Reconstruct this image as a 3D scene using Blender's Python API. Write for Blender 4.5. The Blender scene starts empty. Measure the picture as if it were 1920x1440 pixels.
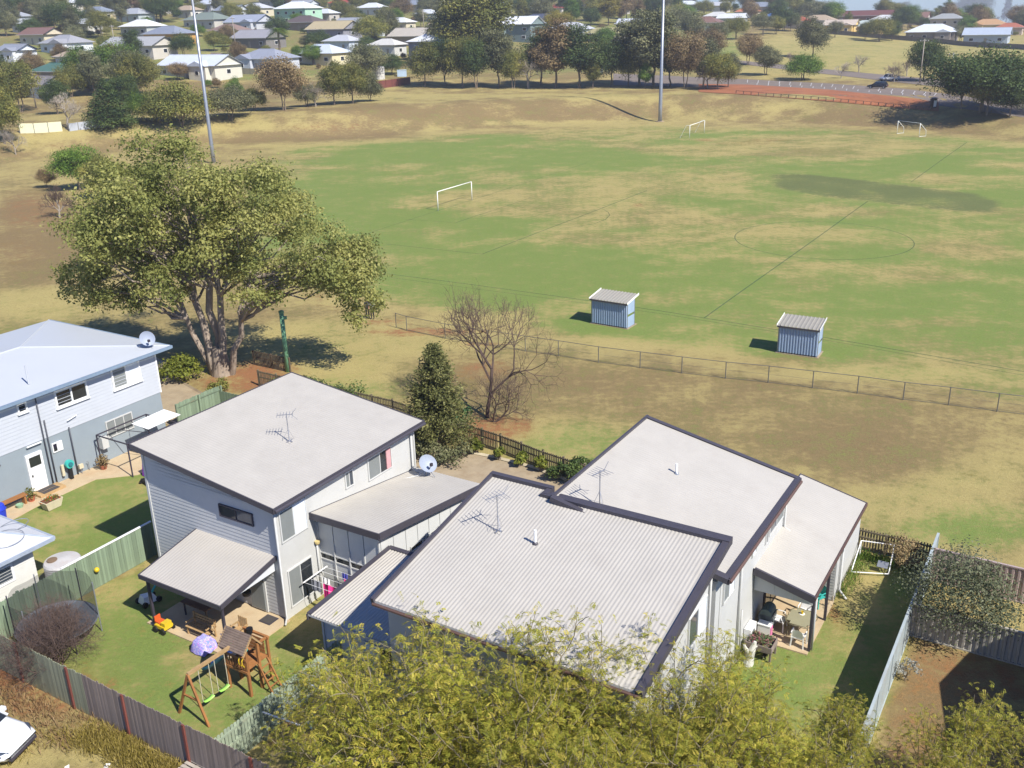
import bpy, bmesh, math, random, re
import numpy as np
from mathutils import Vector, Matrix

rnd = random.Random(7)
sc = bpy.context.scene
COL = sc.collection
R = math.radians

# ---------------------------------------------------------------- camera
F_PX, PITCH, ROLL, CAM_H = 1822.36, R(20.8947), R(1.5187), 23.436
cp, sp, cr, sr = math.cos(PITCH), math.sin(PITCH), math.cos(ROLL), math.sin(ROLL)
right0, up0, fwd = Vector((1, 0, 0)), Vector((0, sp, cp)), Vector((0, cp, -sp))
cam_r = right0 * cr - up0 * sr
cam_u = right0 * sr + up0 * cr
cam_d = bpy.data.cameras.new("camera")
cam_d.sensor_fit = 'HORIZONTAL'; cam_d.sensor_width = 36.0
cam_d.lens = 36.0 * F_PX / 1920.0
cam_d.clip_start = 0.5; cam_d.clip_end = 20000
cam = bpy.data.objects.new("camera", cam_d); COL.objects.link(cam)
m = Matrix((cam_r, cam_u, -fwd)).transposed().to_4x4(); m.translation = (0, 0, CAM_H)
cam.matrix_world = m
sc.camera = cam

# ---------------------------------------------------------------- sky and sun
SUN_AZ, SUN_EL = R(136.0), R(45.5)
w = bpy.data.worlds.new("World"); sc.world = w; w.use_nodes = True
nt = w.node_tree
bg = nt.nodes['Background']
sky = nt.nodes.new('ShaderNodeTexSky'); sky.sky_type = 'NISHITA'; sky.sun_disc = False
sky.sun_elevation = SUN_EL; sky.sun_rotation = SUN_AZ; sky.altitude = 600
sky.air_density = 1.0; sky.dust_density = 0.05; sky.ozone_density = 3.0
tint = nt.nodes.new('ShaderNodeMix'); tint.data_type = 'RGBA'; tint.blend_type = 'MULTIPLY'; tint.inputs[0].default_value = 1.0; tint.inputs[7].default_value = (.50, .71, 1.14, 1)
nt.links.new(sky.outputs[0], tint.inputs[6]); nt.links.new(tint.outputs[2], bg.inputs[0]); bg.inputs[1].default_value = 0.09
sd = bpy.data.lights.new("sun", 'SUN'); sd.energy = 4.9; sd.angle = R(0.53); sd.color = (1.0, 0.955, 0.88)
sun = bpy.data.objects.new("sun", sd); COL.objects.link(sun)
ldir = Vector((-math.sin(SUN_AZ) * math.cos(SUN_EL), -math.cos(SUN_AZ) * math.cos(SUN_EL), -math.sin(SUN_EL)))
sun.rotation_euler = ldir.to_track_quat('-Z', 'Y').to_euler()
sun.location = (40, -30, 80)

vs = sc.view_settings
vs.view_transform = 'Standard'; vs.look = 'None'; vs.gamma = 1.0; vs.use_curve_mapping = False
vs.exposure = 0.6
sc.cycles.max_bounces = 6; sc.cycles.diffuse_bounces = 3; sc.cycles.glossy_bounces = 2
sc.cycles.transmission_bounces = 4; sc.cycles.transparent_max_bounces = 16; sc.cycles.volume_bounces = 0
sc.cycles.use_denoising = True

# ---------------------------------------------------------------- coordinates
TH = R(58.3)
UC, US = math.cos(TH), math.sin(TH)
def W(u, v, z=0.0):                      # street grid (u along the house fronts, v across) -> world
    return Vector((u * UC - v * US, u * US + v * UC, z))
def ray(px, py):
    x = (px - 960) / F_PX; y = -(py - 720) / F_PX
    return (cam_r * x + cam_u * y + fwd)
def gp(px, py, z=0.0):                   # ground point seen at a photo pixel
    d = ray(px, py); t = (z - CAM_H) / d.z
    return Vector((d.x * t, d.y * t, z))
def uvp(px, py, z=0.0):
    p = gp(px, py, z); return (p.x * UC + p.y * US, -p.x * US + p.y * UC)

_toe = [gp(a, b) for a, b in [(-500, 380), (-200, 330), (0, 305), (200, 285), (430, 268), (560, 264), (750, 250), (950, 237), (1237, 227),
                              (1500, 230), (1700, 240), (1920, 262), (2200, 300), (2600, 370)]]
TX = np.array([p.x for p in _toe]); TY = np.array([p.y for p in _toe])
TGX = (TX[1:] + TX[:-1]) / 2; TG = np.diff(TY) / np.diff(TX)
def smooth(t): t = np.clip(t, 0, 1); return t * t * (3 - 2 * t)
AZ = np.array([-60, -25, -12, 0, 10, 18, 24, 60.]); SL = np.array([.10, .094, .082, .066, .048, .031, .014, .012])
def terrain(x, y):
    x = np.asarray(x, float); y = np.asarray(y, float)
    toe = np.interp(x, TX, TY)
    d = y - toe
    g = np.interp(x, TGX, TG)
    z = 4.3 * smooth(d / (17.0 * np.sqrt(1 + g * g)))
    dist = np.hypot(x, y)
    az = np.degrees(np.arctan2(x, np.maximum(y, 1)))
    far = np.clip(dist - 262, 0, 460)
    z = z + np.interp(az, AZ, SL) * (far - 10 * (1 - np.exp(-far / 10))) * smooth(d / 30)
    z = z - 0.024 * np.clip(dist - 700, 0, 2500) * smooth((az - 6) / 16)
    z = z + .05 * np.sin(x * .11) * np.sin(y * .09) * smooth((y - 60) / 20)
    return z
def tz(x, y): return float(terrain(x, y))
HT = np.geomspace(60, 4000, 500)
def hit(px, py):                         # where the view through a photo pixel meets the terrain
    d = ray(px, py)
    below = CAM_H + d.z * HT < terrain(d.x * HT, d.y * HT); i = int(np.argmax(below)) if below.any() else len(HT) - 1
    a, b = HT[max(i - 1, 0)], HT[i]
    for _ in range(16):
        mth = (a + b) / 2
        if CAM_H + d.z * mth < tz(d.x * mth, d.y * mth): b = mth
        else: a = mth
    return Vector((d.x * b, d.y * b, tz(d.x * b, d.y * b)))
def ppm(p):                              # photo pixels per metre at a point
    return F_PX / ((Vector(p) - Vector((0, 0, CAM_H))).dot(fwd))

# ---------------------------------------------------------------- materials
MATS = {}
def srgb(r, g, b):
    f = lambda c: (c / 255 / 12.92) if c / 255 <= .04045 else ((c / 255 + .055) / 1.055) ** 2.4
    return (f(r), f(g), f(b))
def N(nt, t, **kw):
    n = nt.nodes.new(t)
    for k, v in kw.items(): setattr(n, k, v)
    return n
def mat(name, col, rough=.7, metal=0.0, var=.12, scale=3.0, rnd_amt=0.0, bump=0.0, bscale=20, spec=.4, dirt=None, stretch=None, alpha=1.0):
    if name in MATS: return MATS[name]
    M = bpy.data.materials.new(name); M.use_nodes = True; MATS[name] = M
    t = M.node_tree; b = t.nodes['Principled BSDF']
    b.inputs['Roughness'].default_value = rough; b.inputs['Metallic'].default_value = metal
    b.inputs['Specular IOR Level'].default_value = spec
    tc = N(t, 'ShaderNodeTexCoord'); mp = N(t, 'ShaderNodeMapping')
    t.links.new(tc.outputs['Object'], mp.inputs[0])
    if stretch: mp.inputs['Scale'].default_value = stretch
    nz = N(t, 'ShaderNodeTexNoise'); nz.inputs['Scale'].default_value = scale; nz.inputs['Detail'].default_value = 6
    nz.inputs['Roughness'].default_value = .65
    t.links.new(mp.outputs[0], nz.inputs['Vector'])
    mr = N(t, 'ShaderNodeMapRange'); mr.inputs[1].default_value = .3; mr.inputs[2].default_value = .7
    mr.inputs[3].default_value = 1 - var; mr.inputs[4].default_value = 1 + var
    t.links.new(nz.outputs[0], mr.inputs[0])
    val = mr.outputs[0]
    if rnd_amt:
        oi = N(t, 'ShaderNodeObjectInfo'); m2 = N(t, 'ShaderNodeMapRange')
        m2.inputs[3].default_value = 1 - rnd_amt; m2.inputs[4].default_value = 1 + rnd_amt
        t.links.new(oi.outputs['Random'], m2.inputs[0])
        mm = N(t, 'ShaderNodeMath', operation='MULTIPLY')
        t.links.new(val, mm.inputs[0]); t.links.new(m2.outputs[0], mm.inputs[1]); val = mm.outputs[0]
    hs = N(t, 'ShaderNodeHueSaturation'); hs.inputs['Color'].default_value = (*col, 1)
    t.links.new(val, hs.inputs['Value'])
    out = hs.outputs[0]
    if dirt:
        dn = N(t, 'ShaderNodeTexNoise'); dn.inputs['Scale'].default_value = dirt[2]; dn.inputs['Detail'].default_value = 8; dn.inputs['Roughness'].default_value = .7
        t.links.new(mp.outputs[0], dn.inputs['Vector'])
        dr = N(t, 'ShaderNodeMapRange'); dr.inputs[1].default_value = .5; dr.inputs[2].default_value = .75; dr.inputs[4].default_value = dirt[1]
        t.links.new(dn.outputs[0], dr.inputs[0])
        mx = N(t, 'ShaderNodeMix', data_type='RGBA')
        t.links.new(dr.outputs[0], mx.inputs[0]); t.links.new(out, mx.inputs[6]); mx.inputs[7].default_value = (*dirt[0], 1)
        out = mx.outputs[2]
    t.links.new(out, b.inputs['Base Color'])
    if bump:
        bn = N(t, 'ShaderNodeTexNoise'); bn.inputs['Scale'].default_value = bscale; bn.inputs['Detail'].default_value = 4
        t.links.new(mp.outputs[0], bn.inputs['Vector'])
        bp = N(t, 'ShaderNodeBump'); bp.inputs['Strength'].default_value = bump; bp.inputs['Distance'].default_value = .03
        t.links.new(bn.outputs[0], bp.inputs['Height']); t.links.new(bp.outputs[0], b.inputs['Normal'])
    if alpha < 1: b.inputs['Alpha'].default_value = alpha
    return M

def leaf_mat(name, c0, c1, c2, trans=.25, rnd_amt=.18):
    if name in MATS: return MATS[name]
    M = bpy.data.materials.new(name); M.use_nodes = True; MATS[name] = M
    t = M.node_tree; b = t.nodes['Principled BSDF']; o = t.nodes['Material Output']
    b.inputs['Roughness'].default_value = .6; b.inputs['Specular IOR Level'].default_value = .25
    at = N(t, 'ShaderNodeAttribute', attribute_name='tint')
    rp = N(t, 'ShaderNodeValToRGB'); e = rp.color_ramp.elements
    e[0].position = .12; e[0].color = (*c0, 1); e[1].position = .88; e[1].color = (*c2, 1)
    k = rp.color_ramp.elements.new(.5); k.color = (*c1, 1)
    t.links.new(at.outputs['Fac'], rp.inputs[0])
    oi = N(t, 'ShaderNodeObjectInfo'); mr = N(t, 'ShaderNodeMapRange'); mr.inputs[3].default_value = 1 - rnd_amt; mr.inputs[4].default_value = 1 + rnd_amt
    t.links.new(oi.outputs['Random'], mr.inputs[0])
    hs = N(t, 'ShaderNodeHueSaturation'); t.links.new(rp.outputs[0], hs.inputs['Color']); t.links.new(mr.outputs[0], hs.inputs['Value'])
    t.links.new(hs.outputs[0], b.inputs['Base Color'])
    tr = N(t, 'ShaderNodeBsdfTranslucent'); t.links.new(hs.outputs[0], tr.inputs[0])
    mx = N(t, 'ShaderNodeMixShader'); mx.inputs[0].default_value = trans
    t.links.new(b.outputs[0], mx.inputs[1]); t.links.new(tr.outputs[0], mx.inputs[2]); t.links.new(mx.outputs[0], o.inputs[0])
    return M

def net_mat(name, col, cover):
    if name in MATS: return MATS[name]
    M = bpy.data.materials.new(name); M.use_nodes = True; MATS[name] = M
    b = M.node_tree.nodes['Principled BSDF']; b.inputs['Base Color'].default_value = (*col, 1); b.inputs['Roughness'].default_value = .9
    b.inputs['Alpha'].default_value = cover
    return M

# ---------------------------------------------------------------- mesh building
class MB:
    def __init__(s): s.v = []; s.f = []; s.mi = []; s.m = 0
    def add(s, vs, fs):
        o = len(s.v); s.v += [tuple(p) for p in vs]
        for f in fs: s.f.append(tuple(o + i for i in f)); s.mi.append(s.m)
        return s
    def box(s, a, b):
        x0, y0, z0 = a; x1, y1, z1 = b
        return s.add([(x0, y0, z0), (x1, y0, z0), (x1, y1, z0), (x0, y1, z0), (x0, y0, z1), (x1, y0, z1), (x1, y1, z1), (x0, y1, z1)],
                     [(3, 2, 1, 0), (4, 5, 6, 7), (0, 1, 5, 4), (1, 2, 6, 5), (2, 3, 7, 6), (3, 0, 4, 7)])
    def beam(s, a, b, wd, ht=None, up=(0, 0, 1)):
        a, b = Vector(a), Vector(b); ht = ht or wd
        d = (b - a).normalized(); u = Vector(up)
        if abs(d.dot(u)) > .98: u = Vector((1, 0, 0))
        sd = d.cross(u).normalized() * wd / 2; u2 = sd.cross(d).normalized() * ht / 2
        q = [a - sd - u2, a + sd - u2, a + sd + u2, a - sd + u2, b - sd - u2, b + sd - u2, b + sd + u2, b - sd + u2]
        return s.add(q, [(0, 1, 2, 3), (7, 6, 5, 4), (0, 4, 5, 1), (1, 5, 6, 2), (2, 6, 7, 3), (3, 7, 4, 0)])
    def tube(s, pts, r, n=8, cap=True):
        pts = [Vector(p) for p in pts]; rs = r if isinstance(r, (list, tuple)) else [r] * len(pts)
        o = len(s.v); ref = None
        for i, p in enumerate(pts):
            d = (pts[min(i + 1, len(pts) - 1)] - pts[max(i - 1, 0)])
            if d.length < 1e-9: d = Vector((0, 0, 1))
            d.normalize()
            if ref is None or abs(ref.dot(d)) > .95: ref = Vector((1, 0, 0)) if abs(d.x) < .8 else Vector((0, 1, 0))
            a = d.cross(ref).normalized(); b = d.cross(a); ref = b.cross(d) if False else ref
            for k in range(n):
                t = 2 * math.pi * k / n
                s.v.append(tuple(p + (a * math.cos(t) + b * math.sin(t)) * rs[i]))
        for i in range(len(pts) - 1):
            for k in range(n):
                k2 = (k + 1) % n
                s.f.append((o + i * n + k, o + i * n + k2, o + (i + 1) * n + k2, o + (i + 1) * n + k)); s.mi.append(s.m)
        if cap:
            s.f.append(tuple(o + k for k in range(n))[::-1]); s.mi.append(s.m)
            s.f.append(tuple(o + (len(pts) - 1) * n + k for k in range(n))); s.mi.append(s.m)
        return s
    def lathe(s, prof, n=20, c=(0, 0, 0)):
        o = len(s.v)
        for r, z in prof:
            for k in range(n):
                t = 2 * math.pi * k / n; s.v.append((c[0] + r * math.cos(t), c[1] + r * math.sin(t), c[2] + z))
        for i in range(len(prof) - 1):
            for k in range(n):
                k2 = (k + 1) % n
                s.f.append((o + i * n + k, o + i * n + k2, o + (i + 1) * n + k2, o + (i + 1) * n + k)); s.mi.append(s.m)
        s.f.append(tuple(o + k for k in range(n))[::-1]); s.mi.append(s.m)
        s.f.append(tuple(o + (len(prof) - 1) * n + k for k in range(n))); s.mi.append(s.m)
        return s
    def slab(s, top, th):                # planar polygon (list of 3d points) thickened downward
        n = len(top); bot = [(p[0], p[1], p[2] - th) for p in top]
        return s.add(list(top) + bot, [tuple(range(n)), tuple(range(2 * n - 1, n - 1, -1))] + [((i + 1) % n, i, n + i, n + (i + 1) % n) for i in range(n)])
    def prism(s, foot, z0, tops):        # footprint polygon with a top height per corner
        n = len(foot); tops = tops if isinstance(tops, (list, tuple)) else [tops] * n
        vv = [(p[0], p[1], z0) for p in foot] + [(p[0], p[1], tops[i]) for i, p in enumerate(foot)]
        return s.add(vv, [tuple(range(n))[::-1], tuple(range(n, 2 * n))] + [(i, (i + 1) % n, n + (i + 1) % n, n + i) for i in range(n)])
    def mesh(s, name, org=(0, 0, 0)):
        me = bpy.data.meshes.new(name)
        me.from_pydata([(a - org[0], b - org[1], c - org[2]) for a, b, c in s.v], [], s.f)
        me.validate(); me.update()
        return me
    def build(s, name, mats, parent=None, org=(0, 0, 0), smooth_shade=False):
        me = s.mesh(name, org)
        for k in (mats if isinstance(mats, (list, tuple)) else [mats]): me.materials.append(k)
        if isinstance(mats, (list, tuple)) and len(mats) > 1 and len(me.polygons) == len(s.mi):
            me.polygons.foreach_set('material_index', s.mi)
        if smooth_shade: me.polygons.foreach_set('use_smooth', [True] * len(me.polygons))
        return link(name, me, parent)

def link(name, me, parent=None):
    o = bpy.data.objects.new(name, me); COL.objects.link(o)
    if parent is not None: o.parent = parent
    return o
def tag(o, label=None, cat=None, group=None, kind=None):
    if label: o['label'] = label
    if cat: o['category'] = cat
    if group: o['group'] = group
    if kind: o['kind'] = kind
    return o
class Thing:                             # an Empty at the thing's base; parts are given in street-grid coordinates
    def __init__(s, name, label, cat, u, v, z=0.0, group=None, rot=None):
        s.o = bpy.data.objects.new(name, None); COL.objects.link(s.o)
        s.o.empty_display_size = .3
        s.o.location = W(u, v, z); s.o.rotation_euler = (0, 0, TH if rot is None else rot)
        s.org = (u, v, z); tag(s.o, label, cat, group)
    def part(s, name, mb, mt, parent=None, smooth_shade=False):
        return mb.build(name, mt, parent or s.o, s.org, smooth_shade)
class Local:                             # the same with plain local coordinates
    def __init__(s, name, label, cat, loc, rot=0.0, group=None, scale=1.0):
        s.o = bpy.data.objects.new(name, None); COL.objects.link(s.o); s.o.empty_display_size = .3
        s.o.location = loc; s.o.rotation_euler = (0, 0, rot); s.o.scale = (scale,) * 3
        tag(s.o, label, cat, group)
    def part(s, name, mb, mt, parent=None, smooth_shade=False):
        return mb.build(name, mt, parent or s.o, (0, 0, 0), smooth_shade)
def copy_tree(o, parent=None):
    c = o.copy(); COL.objects.link(c); c.parent = parent
    for ch in list(o.children): copy_tree(ch, c)
    return c

# ---------------------------------------------------------------- ground
def axis(segs):
    out = [segs[0][0]]
    for a, b, st in segs:
        n = max(1, int(round((b - a) / st))); out += list(np.linspace(a, b, n + 1)[1:])
    return np.array(out)
gx = np.concatenate([-np.geomspace(1900, 160, 30), axis([(-155, -60, 3.0), (-60, 60, .7), (60, 150, 2.0)]), np.geomspace(156, 1900, 30)])
gy = np.concatenate([-np.geomspace(300, 20, 10), axis([(-10, 14, 4), (14, 100, .7), (100, 330, 1.6)]), np.geomspace(334, 2600, 60)])
GX, GY = np.meshgrid(gx, gy)
GZ = terrain(GX, GY)
nx, ny = len(gx), len(gy)
gv = np.stack([GX, GY, GZ], -1).reshape(-1, 3)
ii = (np.arange(ny - 1)[:, None] * nx + np.arange(nx - 1)[None]).reshape(-1)
gq = np.stack([ii, ii + 1, ii + nx + 1, ii + nx], 1)
def np_mesh(name, verts, quads, attrs=None, smooth_shade=True):
    me = bpy.data.meshes.new(name)
    k = quads.shape[1]
    me.vertices.add(len(verts)); me.vertices.foreach_set('co', verts.astype(np.float32).ravel())
    me.loops.add(quads.size); me.loops.foreach_set('vertex_index', quads.astype(np.int32).ravel())
    me.polygons.add(len(quads)); me.polygons.foreach_set('loop_start', np.arange(0, quads.size, k, dtype=np.int32))
    me.update(calc_edges=True)
    if smooth_shade: me.polygons.foreach_set('use_smooth', np.ones(len(quads), bool))
    for n, a in (attrs or {}).items():
        at = me.attributes.new(n, 'FLOAT', 'POINT'); at.data.foreach_set('value', a.astype(np.float32).ravel())
    return me
# what grows where: photo-pixel coordinates of each vertex are only used to place patches on the ground
cr_, cu_, cf_ = (np.array(k) for k in (cam_r, cam_u, fwd))
rel = gv - np.array([0, 0, CAM_H]); dep = np.maximum(rel @ cf_, .5)
PX = 960 + F_PX * (rel @ cr_) / dep; PY = 720 - F_PX * (rel @ cu_) / dep
uu = gv[:, 0] * UC + gv[:, 1] * US; vv = -gv[:, 0] * US + gv[:, 1] * UC
rs_ = np.random.RandomState(3)
def vnoise(x, y, s, seed):               # smooth value noise
    r = np.random.RandomState(seed); g = r.rand(64, 64)
    X = x / s; Y = y / s; i = np.floor(X).astype(int); j = np.floor(Y).astype(int); a = smooth(X - i); b = smooth(Y - j)
    G = lambda p, q: g[p % 64, q % 64]
    return (G(i, j) * (1 - a) + G(i + 1, j) * a) * (1 - b) + (G(i, j + 1) * (1 - a) + G(i + 1, j + 1) * a) * b
def fbm(x, y, s, seed): return .55 * vnoise(x, y, s, seed) + .3 * vnoise(x, y, s / 2.3, seed + 1) + .15 * vnoise(x, y, s / 5, seed + 2)
toe_y = np.interp(gv[:, 0], TX, TY)
lush = np.zeros(len(gv)); bare = np.zeros(len(gv)); red = np.zeros(len(gv))
wob = 30 * (fbm(gv[:, 0], gv[:, 1], 22, 11) - .5)
field = smooth((uu - 63.0 + wob * .06) / 3.5) * smooth((toe_y - 3 - gv[:, 1] + wob * .3) / 16) * smooth((gv[:, 0] + .16 * gv[:, 1] + 22 + wob * .25) / 14)
lush += field * (.60 + .95 * (fbm(gv[:, 0], gv[:, 1] * .55, 17, 5) - .5) + .75 * (vnoise(gv[:, 0] * .55 + .2 * gv[:, 1], gv[:, 1], 5.5, 15) - .5) + .5 * (vnoise(gv[:, 0] * .6, gv[:, 1], 2.6, 17) - .5))
bare += .30 + .5 * (fbm(gv[:, 0], gv[:, 1], 14, 21) - .4)
def patch(arr, px, py, rx, ry, val, soft=1.1, rot=0):
    c, s_ = math.cos(R(rot)), math.sin(R(rot))
    dx, dy = PX - px, PY - py
    q = np.sqrt(((dx * c + dy * s_) / rx) ** 2 + ((-dx * s_ + dy * c) / ry) ** 2) + .6 * (fbm(uu, vv, 5 + rx * .03, 31) - .5)
    arr += val * smooth((1 + soft / 2 - q) / soft)
P = patch
for a in [(720, 330, 150, 45, .45), (930, 300, 230, 26, .35), (660, 430, 120, 40, .35), (1120, 510, 330, 36, .38), (860, 455, 190, 30, .22), (1560, 575, 480, 60, .25),
          (1230, 262, 160, 9, .4), (1800, 610, 220, 60, .2), (1560, 318, 220, 12, .4), (1870, 370, 90, 14, .4), (1330, 300, 190, 10, .32), (1400, 540, 130, 25, .2),
          (770, 285, 120, 12, .4), (1150, 612, 110, 18, .4), (1490, 655, 110, 18, .32), (1000, 480, 120, 20, .3), (800, 410, 130, 16, .35), (1180, 290, 80, 8, .35), (1700, 300, 100, 8, .3)]: P(lush, *a)
for a in [(1060, 385, 200, 26, -.55), (1240, 350, 180, 22, -.5), (860, 330, 120, 14, -.35), (1500, 278, 220, 20, -.5), (1480, 437, 110, 14, -.35), (1560, 395, 110, 10, -.4),
          (1840, 455, 90, 26, -.35), (1760, 520, 120, 20, -.3), (1170, 320, 110, 10, -.35), (820, 372, 80, 16, -.35), (1880, 300, 70, 14, -.4), (1010, 430, 160, 14, -.3),
          (1660, 270, 130, 8, -.3), (760, 310, 60, 8, -.35), (1090, 340, 90, 8, -.35), (950, 395, 90, 10, -.3)]: P(lush, *a[:4], a[4] * .8)
for a in [(1320, 262, 24, 3, .6), (1400, 268, 60, 4, .35), (1540, 283, 60, 5, .3), (1195, 385, 14, 4, .5), (1440, 262, 40, 3, .4)]: P(red, *a)
# the bank beyond the field, and the rough grass left of the big tree
bk = smooth((gv[:, 1] - toe_y + 4) / 8)
bare += bk * (.3 + 1.1 * (fbm(gv[:, 0] * .6, gv[:, 1] * 1.2, 9, 71) - .5) + .7 * (vnoise(gv[:, 0], gv[:, 1], 3.2, 74) - .5))
lush += bk * .16 * fbm(gv[:, 0], gv[:, 1], 12, 77)
for a in [(560, 250, 160, 22, .5), (900, 205, 260, 16, .35), (130, 470, 140, 60, .5), (60, 400, 70, 40, .6), (300, 265, 60, 14, .3), (1560, 215, 200, 9, .35), (1020, 215, 120, 12, .3), (60, 420, 90, 40, .3)]: P(bare, *a)
for a in [(430, 238, 200, 9, -.6), (740, 185, 120, 10, -.6), (200, 250, 160, 12, -.6), (80, 570, 90, 30, -.6), (1000, 180, 250, 7, -.5), (300, 215, 200, 10, -.4), (620, 272, 160, 10, -.5), (1100, 232, 160, 6, -.5)]: P(bare, *a)
P(red, 60, 395, 60, 30, .45); P(red, 20, 480, 60, 40, .25); P(red, 600, 238, 80, 8, .3); P(red, 150, 270, 90, 9, .2)
# strip between field fence and the houses
strip = smooth((uu - 41.6) / 1.0) * smooth((61.5 - uu) / 1.5)
bare += strip * .16
for a in [(1250, 735, 260, 40, .3), (1620, 850, 260, 60, .2), (720, 650, 130, 30, .3), (1030, 700, 120, 30, .25), (1450, 800, 300, 40, .15), (900, 720, 90, 40, .3)]: P(bare, *a)
for a in [(650, 640, 160, 34, -.7), (600, 700, 120, 30, -.6), (1300, 640, 220, 12, -.7), (1100, 830, 150, 34, -.5), (1750, 950, 160, 60, -.6), (1000, 640, 90, 12, -.5), (1620, 700, 220, 14, -.6), (640, 740, 100, 24, -.3), (1850, 880, 90, 40, -.3)]: P(bare, *a)
P(lush, 1080, 840, 120, 40, .38); P(lush, 1850, 990, 120, 40, .5); P(lush, 640, 735, 110, 22, .35); P(lush, 1760, 1000, 80, 30, .3)
for a in [(800, 622, 120, 8, .75), (720, 605, 60, 6, .55), (900, 645, 60, 5, .6), (915, 800, 75, 26, .8), (870, 700, 60, 40, .3), (450, 715, 90, 26, .8), (500, 690, 60, 20, .7), (640, 560, 70, 24, .25), (930, 690, 50, 20, .35), (1240, 790, 50, 14, .2)]: P(red, *a)
# back yards
yard1 = smooth((uu - 16.5) / .5) * smooth((24.4 - uu) / .4) * smooth((35.4 - vv) / .4) * smooth((vv - 22.1) / .4)
yard1 = np.maximum(yard1, smooth((uu - 22.5) / .4) * smooth((27 - uu) / .4) * smooth((26.6 - vv) / .4) * smooth((vv - 22.4) / .4))
yard2 = smooth((uu - 17.5) / .5) * smooth((41.2 - uu) / .4) * smooth((9.8 - vv) / .4) * smooth((vv - 3.6) / .4)
yard0 = smooth((uu - 20.0) / .5) * smooth((31.5 - uu) / .6) * smooth((45.6 - vv) / .3) * smooth((vv - 35.4) / .3)
lush += strip * .3 * fbm(gv[:, 0], gv[:, 1], 7, 61)
c5, s5 = math.cos(R(6.5)), math.sin(R(6.5)); wx_, wy_ = PX - 1660, PY - 362
worn = smooth((1.12 - ((np.abs(wx_ * c5 + wy_ * s5) / 212) ** 4 + (np.abs(-wx_ * s5 + wy_ * c5) / 19) ** 4) ** .25) / .22)
lush += .25 * smooth((1.4 - ((np.abs(wx_ * c5 + wy_ * s5) / 225) ** 3 + (np.abs(-wx_ * s5 + wy_ * c5) / 27) ** 3) ** .333) / .4) * (1 - worn)
for a in [(1150, 614, 52, 8, .5), (1500, 668, 56, 9, .5)]: P(bare, *a); P(lush, a[0], a[1], a[2], a[3], -.35)
for y_ in (yard1, yard2, yard0):
    lush = lush * (1 - y_) + y_ * (.76 + .7 * (fbm(uu, vv, 2.6, 41) - .5)); bare = bare * (1 - y_) + y_ * .1
for a in [(385, 1245, 75, 38, -.6), (470, 1260, 40, 30, -.35), (560, 1180, 40, 60, -.5), (230, 1090, 80, 18, -.35), (250, 1290, 60, 60, -.15), (1590, 1130, 60, 70, -.55), (1640, 1080, 40, 30, -.4), (1560, 1280, 50, 26, -.35), (130, 975, 60, 20, -.3), (170, 1100, 60, 30, -.3)]: P(lush, *a)
P(lush, 270, 1260, 70, 60, .3); P(lush, 1480, 1265, 90, 60, .25); P(lush, 330, 1000, 100, 30, .2)
P(red, 540, 1360, 60, 40, .6); P(red, 1565, 1170, 18, 80, .5); P(red, 250, 1075, 60, 14, .3); P(red, 575, 1060, 20, 30, .3)
# bare soil by the lane at the bottom and the neighbour's yard at the right
lane = smooth((16.1 - uu) / .6)
bare += lane * .1
for a in [(70, 1290, 160, 60, .6), (230, 1380, 120, 26, .45), (20, 1255, 60, 40, .4), (330, 1420, 60, 14, .3)]: P(red, *a)
for a in [(200, 1425, 180, 22, -.5), (420, 1410, 120, 30, -.5)]: P(bare, *a)
ny_ = smooth((3.7 - vv) / .3) * smooth((uu - 15) / 2) * smooth((36 - uu) / .6)
lush *= 1 - ny_; bare = bare * (1 - ny_) + ny_ * .75; red += ny_ * .42
# far right playing field, mown and pale; land under the suburb
far = smooth((np.hypot(gv[:, 0], gv[:, 1]) - 300) / 40)
P(bare, 1650, 105, 340, 38, -1.3); P(lush, 1650, 100, 330, 32, .22); P(lush, 1250, 150, 60, 10, .2)
sub = smooth((np.hypot(gv[:, 0], gv[:, 1]) - 285) / 30) * smooth((1420 - PX) / 60) * (PY < 150)
lush += sub * .8 * fbm(gv[:, 0], gv[:, 1], 24, 51); bare += sub * .5 * fbm(gv[:, 0], gv[:, 1], 17, 53)
lush = np.maximum(lush, field * (.34 + .3 * (fbm(gv[:, 0], gv[:, 1], 8, 91) - .5)))
gme = np_mesh('ground', gv, gq, {'lush': np.clip(lush, 0, 1), 'bare': np.clip(bare, 0, 1), 'red': np.clip(red, 0, 1), 'worn': worn * (.82 + .6 * (vnoise(gv[:, 0], gv[:, 1], 3.0, 81) - .5))})
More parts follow.
